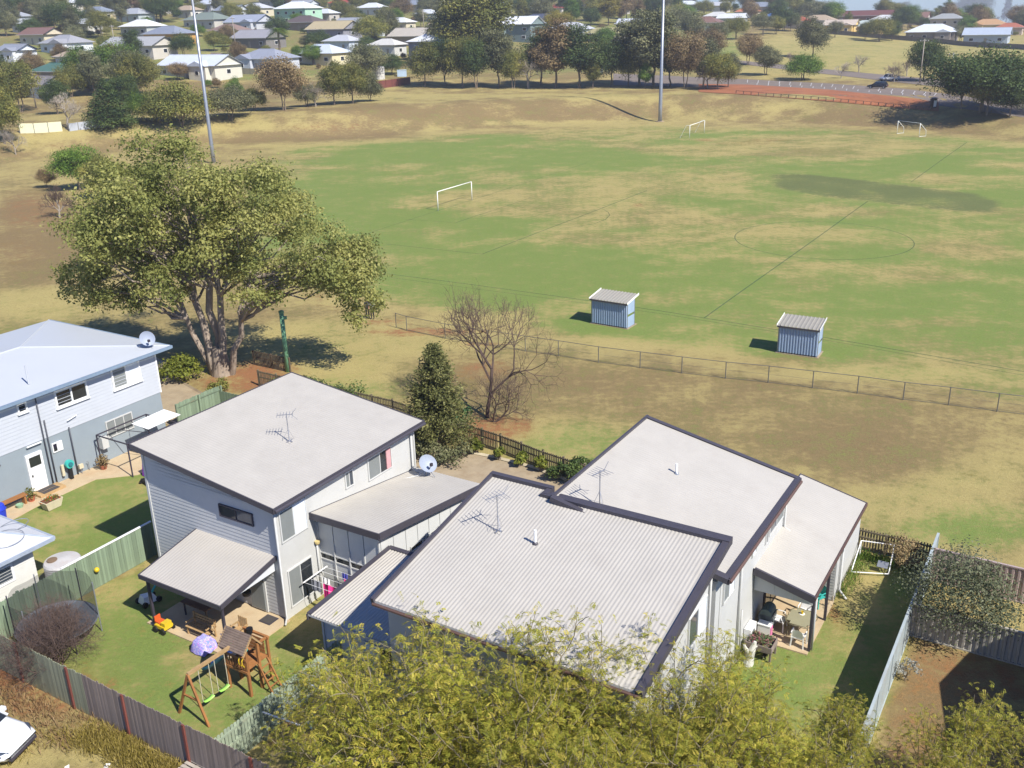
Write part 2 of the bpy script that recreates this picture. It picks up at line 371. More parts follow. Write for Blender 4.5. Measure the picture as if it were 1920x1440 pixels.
def ground_material():
    M = bpy.data.materials.new('ground_grass'); M.use_nodes = True
    t = M.node_tree; b = t.nodes['Principled BSDF']; b.inputs['Roughness'].default_value = .95; b.inputs['Specular IOR Level'].default_value = .1
    tc = N(t, 'ShaderNodeTexCoord')
    def noise(s, det=5, r=.6):
        n = N(t, 'ShaderNodeTexNoise'); n.inputs['Scale'].default_value = s; n.inputs['Detail'].default_value = det; n.inputs['Roughness'].default_value = r
        t.links.new(tc.outputs['Object'], n.inputs['Vector']); return n.outputs[0]
    def mth(op, a, b_, c=None):
        n = N(t, 'ShaderNodeMath', operation=op)
        for i, q in enumerate((a, b_, c)):
            if q is None: continue
            if isinstance(q, (int, float)): n.inputs[i].default_value = q
            else: t.links.new(q, n.inputs[i])
        return n.outputs[0]
    def mix(f, a, b_):
        n = N(t, 'ShaderNodeMix', data_type='RGBA'); t.links.new(f, n.inputs[0])
        for i, q in ((6, a), (7, b_)):
            if isinstance(q, tuple): n.inputs[i].default_value = (*q, 1)
            else: t.links.new(q, n.inputs[i])
        return n.outputs[2]
    def step(x, lo, hi):
        n = N(t, 'ShaderNodeMapRange', interpolation_type='SMOOTHSTEP'); t.links.new(x, n.inputs[0]); n.inputs[1].default_value = lo; n.inputs[2].default_value = hi; return n.outputs[0]
    n0, n1, n2, n3, n4 = noise(.11, 5, .6), noise(.42, 6, .65), noise(1.7, 6, .7), noise(6.5, 4, .7), noise(26, 3, .7)
    def cen(x, k): return mth('MULTIPLY', mth('SUBTRACT', x, .5), k)
    def A(nm): return N(t, 'ShaderNodeAttribute', attribute_name=nm).outputs['Fac']
    jig2 = mth('ADD', mth('ADD', cen(n1, 1.5), cen(n2, 1.9)), mth('ADD', cen(n3, 1.3), cen(n4, .6)))
    lu = step(mth('ADD', A('lush'), mth('ADD', jig2, cen(n0, .9))), .05, 1.05)
    ba = step(mth('ADD', A('bare'), mth('ADD', mth('MULTIPLY', jig2, 1.15), cen(n0, 2.2))), .0, 1.0)
    re = step(mth('ADD', A('red'), jig2), .2, 1.15)
    dry = mix(n1, srgb(172, 157, 102), srgb(152, 138, 88))
    brown = mix(n2, srgb(138, 118, 82), srgb(110, 92, 66))
    green = mix(n1, mix(n2, srgb(133, 141, 79), srgb(109, 124, 63)), srgb(100, 120, 58))
    redc = mix(n2, srgb(152, 110, 74), srgb(126, 84, 58))
    c = mix(ba, dry, brown); c = mix(lu, c, green); c = mix(re, c, redc)
    c = mix(step(mth('ADD', A('worn'), mth('MULTIPLY', jig2, .5)), .2, .9), c, mix(n2, srgb(110, 116, 72), srgb(86, 94, 56)))
    hs = N(t, 'ShaderNodeHueSaturation'); t.links.new(c, hs.inputs['Color'])
    v_ = mth('ADD', 1.0, mth('ADD', mth('ADD', cen(n1, .35), cen(n2, .55)), mth('ADD', cen(n3, .9), cen(n4, .9))))
    t.links.new(v_, hs.inputs['Value']); t.links.new(hs.outputs[0], b.inputs['Base Color'])
    bp = N(t, 'ShaderNodeBump'); bp.inputs['Strength'].default_value = .55; bp.inputs['Distance'].default_value = .08
    t.links.new(mth('ADD', n3, mth('MULTIPLY', n4, .5)), bp.inputs['Height']); t.links.new(bp.outputs[0], b.inputs['Normal'])
    return M
gme.materials.append(ground_material())
tag(link('ground', gme), kind='structure')

# flat sheets laid on the ground
def sheet(name, pts, mt, dz=.006, sub=0):
    mb = MB(); P3 = [Vector((p[0], p[1], 0)) for p in pts]
    bm = bmesh.new(); vs_ = [bm.verts.new(p) for p in P3]; bm.faces.new(vs_)
    if sub:
        for _ in range(sub): bmesh.ops.subdivide_edges(bm, edges=bm.edges[:], cuts=1, use_grid_fill=True)
    for q in bm.verts: q.co.z = tz(q.co.x, q.co.y) + dz
    bmesh.ops.recalc_face_normals(bm, faces=bm.faces[:])
    if bm.faces and sum(f.normal.z for f in bm.faces) < 0: bmesh.ops.reverse_faces(bm, faces=bm.faces[:])
    me = bpy.data.meshes.new(name); bm.to_mesh(me); bm.free(); me.materials.append(mt)
    return link(name, me)
def ribbon(name, pts, wd, mt, dz=.01, step=4.0, z_fn=tz):
    pts = [Vector((p[0], p[1], 0)) for p in pts]; fine = []
    for a, b in zip(pts, pts[1:]):
        n = max(1, int((b - a).length / step))
        fine += [a.lerp(b, i / n) for i in range(n)]
    fine.append(pts[-1]); mb = MB(); L = []
    for i, p in enumerate(fine):
        d = (fine[min(i + 1, len(fine) - 1)] - fine[max(i - 1, 0)]).normalized(); s_ = Vector((-d.y, d.x, 0)) * wd / 2
        L.append((p + s_, p - s_))
    vs_ = []
    for a, b in L: vs_ += [(a.x, a.y, z_fn(a.x, a.y) + dz), (b.x, b.y, z_fn(b.x, b.y) + dz)]
    mb.add(vs_, [(2 * i, 2 * i + 1, 2 * i + 3, 2 * i + 2) for i in range(len(L) - 1)])
    return mb.build(name, mt)
M_LINE = mat('field_paint', srgb(78, 108, 72), .9, var=.4, scale=1.5, alpha=.48)
C0 = gp(1510, 464); hd = (gp(1813, 266.8) - gp(1320.7, 596.6)).normalized(); hn = Vector((-hd.y, hd.x, 0))
C0 = gp(1320.7, 596.6); C0 = C0 + hd * 32.6                 # centre spot
def fieldline(pts, wd=.13): tag(ribbon('field_line', pts, wd, M_LINE, .012, 2.0), kind='structure')
fieldline([gp(1320.7, 596.6), gp(1627, 378)]); fieldline([gp(1708, 341.6), gp(1813, 266.8)])
fieldline([C0 + Vector((math.cos(t), math.sin(t), 0)) * 9.15 for t in np.linspace(0, 2 * math.pi, 73)], .11)
fieldline([gp(729, 513), gp(875, 532), gp(1240, 584), gp(1544, 632.5), gp(1920, 697), gp(2100, 728)], .12)
fieldline([gp(729, 519), gp(1240, 589), gp(1544, 637), gp(1920, 704)], .07)
fieldline([gp(904, 476.5), gp(1213, 357)]); fieldline([gp(723, 457.5), gp(904, 476.5)], .1)
fieldline([gp(854.6, 418), gp(994.6, 371)], .1); fieldline([gp(760, 412), gp(854.6, 418)], .08); fieldline([gp(690, 438), gp(1100, 306)], .08)
arc = [gp(1133, 393), gp(1141, 398), gp(1143, 403), gp(1135, 411), gp(1115, 419), gp(1085, 424), gp(1050, 428)]
fieldline(arc, .1)
M_CONC = mat('concrete', srgb(158, 142, 116), .85, var=.14, scale=1.2, bump=.15, bscale=30, dirt=(srgb(120, 92, 62), .55, 1.0))
M_CONC2 = mat('concrete_patio', srgb(184, 164, 132), .8, var=.1, scale=1.5, dirt=(srgb(170, 122, 80), .45, .6))
M_ASPH = mat('asphalt', srgb(118, 107, 97), .9, var=.15, scale=.3, bump=.1)
M_RED = mat('red_soil', srgb(148, 92, 58), .95, var=.2, scale=.2, bump=.3, bscale=3, dirt=(srgb(160, 120, 80), .5, .06))
M_MULCH = mat('garden_soil', srgb(104, 70, 50), .95, var=.35, scale=6, bump=.5, bscale=14)
M_WHITE = mat('white_paint', (.78, .78, .76), .6, var=.06)
def flat(name, uvs, mt, z1=.04, z0=-.3):
    mb = MB(); mb.prism([tuple(W(*p)[:2]) for p in uvs], z0, z1); return tag(mb.build(name, mt), kind='structure')
flat('driveway', [(33.7, 15.8), (41.0, 15.8), (41.0, 22.4), (41.5, 24.5), (41.6, 27), (41.5, 29), (40.6, 31.5), (39.4, 34.0), (33.7, 34.0)], M_CONC, .045)
flat('driveway.001', [(36.2, 46), (40.3, 47.2), (41.0, 49.7), (41.8, 52.5), (44.2, 57.3), (47, 66), (40, 66), (38.2, 58), (36.2, 52)], M_CONC, .04)
mbk = MB()
kp = [W(40.4, 46.4), W(40.95, 49.7), W(41.75, 52.4)]
mbk.tube([p + Vector((0, 0, .05)) for p in kp], .1, 4); tag(mbk.build('kerb', M_CONC), kind='structure')
kp = [W(41.15, 22.2), W(41.65, 24.5), W(41.75, 27), W(41.6, 29), (W(40.8, 31.4))]
mbk = MB(); mbk.tube([p + Vector((0, 0, .06)) for p in kp], .11, 4); tag(mbk.build('kerb.001', mat('kerb_stone', srgb(190, 178, 150), .85)), kind='structure')
# car park, red verge, road beyond the bank
def px_sheet(name, pxs, mt, dz, sub): return tag(sheet(name, [hit(*p) for p in pxs], mt, dz, sub), kind='structure')
def band(name, top, bot, mt, dz, n=40, rows=4):
    mb = MB(); vs_ = []
    tx = [p[0] for p in top]; ty = [p[1] for p in top]; bx = [p[0] for p in bot]; by = [p[1] for p in bot]
    for i in range(n + 1):
        f = i / n; a = hit(*(lambda x: (x, np.interp(x, tx, ty)))(tx[0] + (tx[-1] - tx[0]) * f)); b = hit(*(lambda x: (x, np.interp(x, bx, by)))(bx[0] + (bx[-1] - bx[0]) * f))
        for j in range(rows + 1):
            p = a.lerp(b, j / rows); vs_.append((p.x, p.y, tz(p.x, p.y) + dz))
    k = rows + 1
    mb.add(vs_, [(i * k + j, i * k + j + 1, (i + 1) * k + j + 1, (i + 1) * k + j) for i in range(n) for j in range(rows)])
    return tag(mb.build(name, mt), kind='structure')
band('car_park', [(1150, 138), (1400, 149), (1560, 157), (1700, 167), (1960, 200)], [(1150, 160), (1400, 166), (1560, 178), (1700, 190), (1960, 226)], M_ASPH, .05)
band('red_verge', [(1310, 158), (1400, 159), (1560, 169), (1720, 186), (1760, 193)], [(1310, 173), (1400, 178), (1560, 191), (1720, 206), (1760, 210)], M_RED, .09)
band('road', [(1370, 112), (1450, 120), (1600, 135), (1750, 149), (1960, 172)], [(1370, 118), (1450, 128), (1600, 145), (1750, 162), (1960, 188)], M_ASPH, .06)
band('street', [(395, 99), (440, 100), (480, 97)], [(395, 106), (440, 108), (480, 104)], M_ASPH, .1, 8, 2)
k = 0
for px in list(range(1402, 1620, 20)) + [1650, 1674, 1694, 1716, 1736, 1756]:
    y0 = np.interp(px, [1400, 1560, 1756], [150, 158.5, 175]); a = hit(px, y0); b = hit(px - 2 + (px - 1500) * -.012, y0 + 5.5)
    tag(ribbon('bay_line', [a, b], .09, M_WHITE, .11, 50), kind='structure')
for px in range(1420, 1750, 21):
    y0 = np.interp(px, [1400, 1560, 1756], [155.5, 165, 180]); a = hit(px, y0); b = hit(px - 1, y0 + 3.0)
    tag(ribbon('bay_line', [a, b], .09, M_WHITE, .11, 50), kind='structure')

# ---------------------------------------------------------------- house building helpers (street-grid coordinates)
M_ROOF = mat('roof_steel', srgb(177, 172, 162), .5, .0, var=.05, scale=.8, spec=.3, dirt=(srgb(156, 148, 138), .25, .9))
M_FASC = mat('fascia_dark', srgb(70, 67, 74), .5, var=.08)
M_WALL = mat('wall_render', srgb(184, 184, 180), .8, var=.04, scale=1.2, dirt=(srgb(165, 160, 150), .3, .7))
M_BOARD = mat('weatherboard_grey', srgb(182, 183, 182), .7, var=.04, scale=2)
M_PANEL = mat('panel_white', srgb(196, 197, 194), .6, var=.03)
M_TRIM = mat('trim_light', srgb(188, 188, 184), .6, var=.03)
M_FRAME = mat('window_frame', srgb(196, 196, 192), .45, var=.02)
M_GLASS = mat('glass_dark', (.018, .022, .026), .06, var=.2, spec=.8)
M_GLASSB = mat('glass_blue', (.05, .062, .08), .08, var=.3, scale=1.0, spec=.8)
M_SCREEN = mat('insect_screen', srgb(120, 124, 122), .8, var=.05)
M_CURT = mat('curtain_white', srgb(206, 212, 218), .8, var=.08, scale=8, stretch=(1, 1, .1))
M_PIPE = mat('downpipe', srgb(180, 180, 176), .5, var=.03)
M_PIPED = mat('pipe_dark', srgb(70, 72, 78), .5)
M_POST = mat('post_dark', srgb(62, 58, 68), .5, var=.06)
M_GALV = mat('galvanised', srgb(150, 154, 160), .4, .5, var=.08)
M_ALU = mat('aluminium', srgb(170, 172, 178), .35, .7, var=.06)
M_BLACK = mat('black_plastic', (.012, .012, .013), .5)

def corr(mb, o, a, b, pitch, amp, seg=6):    # corrugated sheet: waves across a, running along b
    o, a, b = Vector(o), Vector(a), Vector(b); n = a.cross(b).normalized(); n = n if n.z > 0 else -n
    cnt = max(2, int(a.length / pitch * seg)); vs_ = []
    for i in range(cnt + 1):
        f = i / cnt; h = amp * (1 + math.cos(2 * math.pi * f * a.length / pitch)) / 2
        p = o + a * f + n * h; vs_ += [p, p + b]
    fs = [(2 * i, 2 * i + 2, 2 * i + 3, 2 * i + 1) for i in range(cnt)]
    if a.cross(b).z < 0: fs = [f[::-1] for f in fs]
    mb.add(vs_, fs); return mb
def trap(mb, o, a, h, pitch, depth, n):      # trapezoid-ribbed upright sheet
    o, a, n = Vector(o), Vector(a), Vector(n); L = a.length; d = a.normalized(); prof = []
    x = 0
    while x < L - 1e-6:
        for f, q in ((0, 0), (.42, 0), (.54, 1), (.88, 1)):
            if x + f * pitch <= L: prof.append((x + f * pitch, q))
        x += pitch
    prof.append((L, 0)); vs_ = []
    for x, q in prof:
        p = o + d * x + n * depth * q; vs_ += [p, p + Vector((0, 0, h))]
    mb.add(vs_, [(2 * i, 2 * i + 2, 2 * i + 3, 2 * i + 1) for i in range(len(prof) - 1)]); return mb
def roof(T, o, a, b, pitch=.11, amp=.022, mt=None, fasc=.22, fw=.05, edges='abcd', capw=.0, name='roof', soffit=True):
    """skillion roof: corner o, a = across the corrugations, b = along them; fascia boards on the chosen edges"""
    o, a, b = Vector(o), Vector(a), Vector(b)
    mb = MB(); corr(mb, o + Vector((0, 0, .02)), a, b, pitch, amp); r = T.part(name, mb, mt or M_ROOF, smooth_shade=True)
    if soffit:
        mb = MB(); top = [o, o + a, o + a + b, o + b]
        if a.cross(b).z < 0: top = top[::-1]
        mb.slab(top, .06); T.part('roof_deck', mb, M_TRIM, r)
    ends = {'a': (o, o + a), 'b': (o + a, o + a + b), 'c': (o + a + b, o + b), 'd': (o + b, o)}
    for e in edges:
        p, q = ends[e]; cen = o + a / 2 + b / 2; mid = (p + q) / 2; out = (mid - cen); d = (q - p).normalized(); out = (out - d * out.dot(d)).normalized()
        mb = MB(); off = out * fw / 2; up_ = Vector((0, 0, .05 - fasc / 2))
        mb.beam(p + off + up_ - d * fw, q + off + up_ + d * fw, fw, fasc)
        if capw:
            mb.beam(p - out * capw / 2 + Vector((0, 0, .075)), q - out * capw / 2 + Vector((0, 0, .075)), capw + fw * 2 + .02, .025)
        T.part('fascia', mb, M_FASC, r)
    return r
def boards(T, p, q, z0, ztop, outn, step=.17, mt=None, name='weatherboards', dep=.016):
    """lapped boards over a wall from p to q (u,v), top height (at p, at q)"""
    p, q = Vector((*p, 0)), Vector((*q, 0)); outn = Vector((*outn, 0)); mb = MB(); za, zb = ztop
    z = z0
    while z < max(za, zb) - .02:
        t0, t1 = 0.0, 1.0
        if za < zb and z > za: t0 = (z - za) / (zb - za)
        if zb < za and z > zb: t1 = 1 - (z - zb) / (za - zb)
        h = lambda t: min(z + step, za + (zb - za) * t)
        A, B = p.lerp(q, t0), p.lerp(q, t1); lo, hi = outn * (.014 + dep), outn * .014
        mb.add([A + lo + Vector((0, 0, z)), B + lo + Vector((0, 0, z)), B + hi + Vector((0, 0, h(t1))), A + hi + Vector((0, 0, h(t0))), A + hi + Vector((0, 0, z)), B + hi + Vector((0, 0, z))],
               [(0, 1, 2, 3), (4, 5, 1, 0)])
        z += step
    return tag(T.part(name, mb, mt or M_BOARD), kind='stuff')
def window(T, plane, c, s0, s1, z0, z1, panes, out, frame=.05, mt=None, sill=False, dep=.07, name='window'):
    """window in the wall plane u=c or v=c; s runs along the wall; panes = list of materials side by side"""
    def bx(mb, sa, sb, za, zb, da, db):
        da, db = sorted((c + out * da, c + out * db))
        if plane == 'v': mb.box((sa, da, za), (sb, db, zb))
        else: mb.box((da, sa, za), (db, sb, zb))
    mb = MB(); d0, d1 = -.03, dep
    bx(mb, s0, s0 + frame, z0, z1, d0, d1); bx(mb, s1 - frame, s1, z0, z1, d0, d1)
    bx(mb, s0 + frame, s1 - frame, z0, z0 + frame, d0, d1 - .004); bx(mb, s0 + frame, s1 - frame, z1 - frame, z1, d0, d1 - .004)
    n = len(panes); wd = (s1 - s0) / n
    for i in range(1, n): bx(mb, s0 + wd * i - frame * .4, s0 + wd * i + frame * .4, z0 + frame, z1 - frame, d0, d1 - .012)
    if sill: bx(mb, s0 - .04, s1 + .04, z0 - .05, z0 - .004, d0, d1 + .05)
    wo = T.part(name, mb, mt or M_FRAME)
    for i, pm in enumerate(panes):
        mb = MB(); a = s0 + wd * i + (frame if i == 0 else frame * .4); b = s0 + wd * (i + 1) - (frame if i == n - 1 else frame * .4)
        bx(mb, a, b, z0 + frame, z1 - frame, .005, .028 + .012 * (i % 2)); T.part('pane', mb, pm, wo)
    return wo
def pipe(T, pts, r=.045, mt=None, name='downpipe', n=8):
    mb = MB(); mb.tube(pts, r, n); return T.part(name, mb, mt or M_PIPE, smooth_shade=True)
def antenna(T, p, h, boom_dir, boom=.8, els=6, n2=1):
    p = Vector(p); mb = MB(); mb.tube([p, p + Vector((0, 0, h))], .024, 6)
    a = T.part('antenna', mb, M_ALU); mb = MB(); d = Vector((*boom_dir, 0)).normalized(); s = Vector((-d.y, d.x, 0)); top = p + Vector((0, 0, h - .06))
    mb.beam(top - d * boom * .4, top + d * boom * .6, .028)
    for i in range(els):
        q = top + d * boom * (-.38 + .96 * i / (els - 1)); L = .42 - .03 * i
        mb.tube([q - s * L, q + s * L], .009, 4)
    q = top - d * boom * .3
    for sg in (-1, 1): mb.beam(q, q - d * .25 + Vector((0, 0, .28 * sg)), .014)
    T.part('antenna_head', mb, M_ALU, a)
    mb = MB(); mb.beam(p + Vector((-.18, 0, .02)), p + Vector((.18, 0, .02)), .05, .03); mb.beam(p + Vector((0, -.18, .02)), p + Vector((0, .18, .02)), .05, .03)
    for q in ((.3, 0), (-.2, .25), (-.2, -.25)): mb.tube([p + Vector((0, 0, h * .45)), p + Vector((q[0], q[1], .02))], .008, 4)
    T.part('antenna_foot', mb, M_ALU, a)
def dish(T, p, r, aim, h=.55):
    p = Vector(p); aim = Vector(aim).normalized(); a = aim.orthogonal().normalized(); b = aim.cross(a); c = p + Vector((0, 0, h)) + aim * .12; mb = MB(); vs_ = []
    R_, K = 6, 24
    for i in range(R_ + 1):
        for k in range(K):
            t = 2 * math.pi * k / K; q = r * i / R_; vs_.append(c + (a * math.cos(t) + b * math.sin(t) * 1.08) * q + aim * (q * q / r * .32))
    mb.add(vs_, [(i * K + k, i * K + (k + 1) % K, (i + 1) * K + (k + 1) % K, (i + 1) * K + k) for i in range(R_) for k in range(K)])
    o = T.part('satellite_dish', mb, mat('dish_grey', srgb(150, 158, 172), .5, var=.06), smooth_shade=True)
    mb = MB(); mb.tube([p, p + Vector((0, 0, h)), c], .03, 6)
    for q in ((.45, .2), (-.45, .2), (0, -.5)): mb.tube([p + Vector((q[0], q[1], .03)), p + Vector((0, 0, h * .9))], .018, 5)
    T.part('dish_mount', mb, M_GALV, o)
    mb = MB(); low = c - Vector((0, 0, r * 1.0)); mb.tube([low, c + aim * r * 1.1 - Vector((0, 0, r * .45))], .016, 5); hd_ = c + aim * r * 1.1 - Vector((0, 0, r * .4)); mb.box(hd_ - Vector((.06, .06, .06)), hd_ + Vector((.06, .06, .08)))
    T.part('dish_arm', mb, M_POST, o)

# ================================================================ tall house with patio (left of the pair)
T = Thing('townhouse', 'tall light grey house with sloping roof and side patio, beside the play fort', 'house', 28.9, 30.0)
za, zb = 5.12, 6.08       # wall heights at the low (v=26.3) and high (v=33.9) sides
mb = MB(); mb.prism([(24.28, 26.3), (33.5, 26.3), (33.5, 33.9), (24.28, 33.9)], 0, [za, za, zb, zb]); T.part('wall', mb, M_WALL)
boards(T, (24.28, 33.9), (24.28, 26.42), .12, (zb, za), (-1, 0))
for u, v in ((24.25, 26.28), (24.25, 33.9), (33.5, 26.28)):
    mb = MB(); mb.box((u - .035, v - .035, 0), (u + .035, v + .09, za + (v > 30) * .9)); T.part('corner_trim', mb, M_TRIM)
r1 = roof(T, (23.95, 25.98, 5.42), (10.0, 0, 0), (0, 8.25, 1.04), pitch=.16, amp=.009, fasc=.24)
mb = MB(); mb.tube([(23.95, 25.88, 5.33), (33.95, 25.88, 5.33)], .07, 6); T.part('gutter', mb, M_FASC, r1)
window(T, 'v', 26.3, 24.45, 26.0, 3.55, 4.98, [M_SCREEN, M_CURT], -1)
window(T, 'v', 26.3, 24.55, 26.0, .45, 2.2, [M_SCREEN, M_GLASS], -1)
window(T, 'v', 26.3, 28.5, 29.05, 4.2, 4.98, [M_SCREEN, M_GLASSB], -1)
w4 = window(T, 'v', 26.3, 30.05, 31.75, 3.9, 5.0, [M_SCREEN, M_GLASS], -1)
mb = MB(); mb.box((31.35, 26.22, 3.96), (31.65, 26.262, 4.92)); T.part('curtain', mb, mat('curtain_pink', srgb(196, 150, 150), .9), w4)
window(T, 'u', 24.25, 27.52, 29.45, 4.12, 4.7, [M_GLASSB, M_GLASS], -1, mt=M_POST)
mb = MB(); mb.box((24.19, 27.3, .1), (24.25, 28.25, 2.1)); dr = T.part('door', mb, M_TRIM)
mb = MB(); mb.box((24.15, 27.38, .18), (24.187, 28.17, 2.02)); T.part('screen', mb, M_SCREEN, dr)
pipe(T, [(24.16, 26.2, 5.2), (24.16, 26.2, .25), (23.85, 26.0, .1)])
pipe(T, [(33.2, 26.2, 5.2), (33.2, 26.2, 3.2), (33.1, 25.8, 3.12)])
pipe(T, [(26.35, 26.22, 2.6), (26.35, 26.22, .15)], .04)
mb = MB(); mb.lathe([(.05, 0), (.1, .05), (.12, .16)], 10, (26.35, 26.18, 2.58)); T.part('rain_head', mb, mat('rain_head_cream', srgb(196, 176, 120), .6))
antenna(T, (28.46, 29.3, 5.86), 1.35, (-.5, .6), .7)
# side wing
mb = MB(); mb.prism([(26.62, 22.98), (33.4, 22.98), (33.4, 26.28), (26.62, 26.28)], 0, [3.9, 2.85, 2.85, 3.9]); T.part('wing_wall', mb, M_TRIM)
roof(T, (26.2, 22.62, 4.1), (0, 3.66, 0), (7.5, 0, -1.1), pitch=.16, amp=.009, fasc=.3, edges='abd', name='wing_roof')
vs_ = [26.28, 25.45, 24.62, 23.8, 22.98]
for i in range(4):
    a, b = vs_[i + 1] + .025, vs_[i] - .025
    for z0, z1, nm, mt_ in ((.05, 1.76, 'panel', M_PANEL), (2.12, 3.86, 'panel', M_PANEL)):
        mb = MB(); mb.box((26.575, a, z0), (26.617, b, z1)); T.part(nm, mb, mt_)
    mb = MB(); mb.box((26.58, a, 1.83), (26.617, b, 2.06)); T.part('window_strip', mb, M_GLASS)
mb = MB()
for v in vs_: mb.box((26.53, v - .03, 0), (26.618, v + .03, 3.86 if v in (22.98, 26.28) else 2.6))
mb.box((26.545, 22.98, 1.77), (26.612, 26.28, 1.82)); mb.box((26.545, 22.98, 2.065), (26.612, 26.28, 2.115)); T.part('cover_strips', mb, M_FRAME)
us = [26.62 + i * .82 for i in range(9)]
for i in range(8):
    a, b = us[i] + .02, min(us[i + 1] - .02, 33.4); tp = lambda u: 3.9 - (u - 26.62) * .155
    mb = MB(); mb.add([(a, 22.93, 2.25), (b, 22.93, 2.25), (b, 22.93, tp(b)), (a, 22.93, tp(a)), (a, 22.977, 2.25), (b, 22.977, 2.25), (b, 22.977, tp(b)), (a, 22.977, tp(a))],
                      [(0, 1, 2, 3), (4, 0, 3, 7), (1, 5, 6, 2), (4, 5, 1, 0), (3, 2, 6, 7)]); T.part('panel', mb, M_PANEL)
for a, b, z0 in ((26.75, 27.3, 1.95), (27.45, 28.1, 1.2), (28.2, 28.42, 1.8), (28.55, 29.4, 1.95), (29.6, 30.4, 1.2), (30.6, 31.6, 1.6)): window(T, 'v', 22.98, a, b, z0, 2.22, [M_GLASS] if z0 > 1.5 else [M_SCREEN, M_GLASSB], -1, frame=.04)
dish(T, (33.05, 25.3, 3.12), .43, (-.2, -.55, .42))
mb = MB(); mb.tube([(32.0, 25.9, 3.25), (33.0, 25.35, 3.2)], .02, 6); T.part('conduit', mb, M_FRAME)
# patio cover
roof(T, (21.15, 26.5, 2.42), (0, 4.62, 0), (3.1, 0, .58), pitch=.16, amp=.009, fasc=.2, edges='abd', name='patio_roof', mt=mat('roof_steel_warm', srgb(176, 170, 160), .5, var=.05, scale=.7))
mb = MB(); mb.add([(21.5, 26.62, 2.3), (24.25, 26.62, 2.3), (24.25, 26.62, 2.82), (21.5, 26.66, 2.3), (24.25, 26.66, 2.3), (24.25, 26.66, 2.82)], [(0, 1, 2), (5, 4, 3), (0, 3, 4, 1), (1, 4, 5, 2), (2, 5, 3, 0)])
T.part('gable_panel', mb, mat('panel_bright', srgb(206, 208, 210), .5, var=.02))
for v in (26.7, 31.0):
    mb = MB(); mb.box((21.32, v - .05, .05), (21.42, v + .05, 2.26)); T.part('patio_post', mb, M_POST)
mb = MB(); mb.box((21.3, 26.6, 2.16), (21.44, 31.1, 2.3)); T.part('patio_beam', mb, M_POST)
mb = MB(); mb.prism([(21.2, 26.15), (24.27, 26.15), (24.27, 31.3), (21.2, 31.3)], -.2, .06); T.part('patio_slab', mb, M_CONC2)

# ================================================================ house with the ribbed roof (middle)
T = Thing('ribbed_roof_house', 'pale grey house with boldly corrugated roof behind the feathery trees', 'house', 24.7, 14.0)
mb = MB(); mb.prism([(21.35, 9.45), (27.95, 9.45), (27.95, 18.3), (21.35, 18.3)], 0, [5.08, 6.25, 6.25, 5.08]); T.part('wall', mb, M_WALL)
boards(T, (21.35, 18.3), (21.35, 9.45), .12, (5.0, 5.0), (-1, 0))
r2 = roof(T, (21.1, 9.1, 5.22), (0, 9.55, 0), (7.1, 0, 1.28), pitch=.142, amp=.014, edges='d', fasc=.2, fw=.04)
mb = MB(); mb.beam((21.05, 18.7, 5.2), (28.7, 18.7, 6.58), .12, .3); T.part('barge', mb, M_FASC, r2)
mb = MB(); mb.beam((21.05, 9.04, 5.2), (28.3, 9.04, 6.51), .24, .26); T.part('barge', mb, M_FASC, r2)
mb = MB(); corr(mb, (28.0, 16.2, 6.465), (0, 2.45, 0), (.55, 0, .1), .142, .014); T.part('roof_end', mb, M_ROOF, r2, True)
mb = MB(); mb.beam((28.28, 8.93, 6.5), (28.28, 16.25, 6.5), .38, .28); mb.beam((28.66, 16.0, 6.56), (28.66, 18.76, 6.56), .22, .32); mb.beam((28.2, 16.1, 6.5), (28.7, 16.1, 6.55), .22, .3)
T.part('ridge_cap', mb, M_FASC, r2)
antenna(T, (25.78, 16.67, 6.1), 1.45, (-.75, .35), .8)
mb = MB(); mb.tube([(25.67, 15.07, 6.0), (25.67, 15.07, 6.62)], .05, 8); T.part('vent_pipe', mb, M_WHITE)
mb = MB(); mb.lathe([(.11, -.02), (.09, .05), (.055, .09)], 10, (25.67, 15.07, 6.06)); T.part('vent_flashing', mb, M_FASC)
mb = MB(); mb.tube([(21.05, 9.0, 5.12), (21.05, 18.7, 5.12)], .06, 6); T.part('gutter', mb, mat('gutter_brown', srgb(96, 74, 66), .5), r2)
window(T, 'v', 9.45, 25.9, 27.6, 3.4, 4.7, [M_GLASSB, M_CURT], -1)
window(T, 'v', 9.45, 23.2, 25.2, .6, 2.1, [M_GLASS, M_SCREEN], -1)
pipe(T, [(27.8, 9.38, 6.0), (27.8, 9.38, .1)])
mb = MB(); mb.prism([(22.68, 18.3), (27.0, 18.3), (27.0, 22.68), (22.68, 22.68)], 0, 2.6); T.part('low_wall', mb, M_WALL)
boards(T, (22.68, 22.68), (22.68, 18.3), .1, (2.5, 2.5), (-1, 0))
mb = MB(); mb.box((22.6, 22.62, 0), (22.68, 22.7, 2.55)); T.part('corner_trim', mb, M_TRIM)
roof(T, (22.05, 18.1, 2.75), (0, 4.68, 0), (4.95, 0, .3), pitch=.142, amp=.03, fasc=.26, edges='bcd', name='low_roof', capw=.1)
window(T, 'u', 22.65, 19.2, 20.7, .8, 2.0, [M_GLASS, M_CURT], -1)
mb = MB(); mb.lathe([(.05, 0), (.05, .08)], 8, (21.2, 17.0, 4.75)); T.part('outdoor_light', mb, M_WHITE)

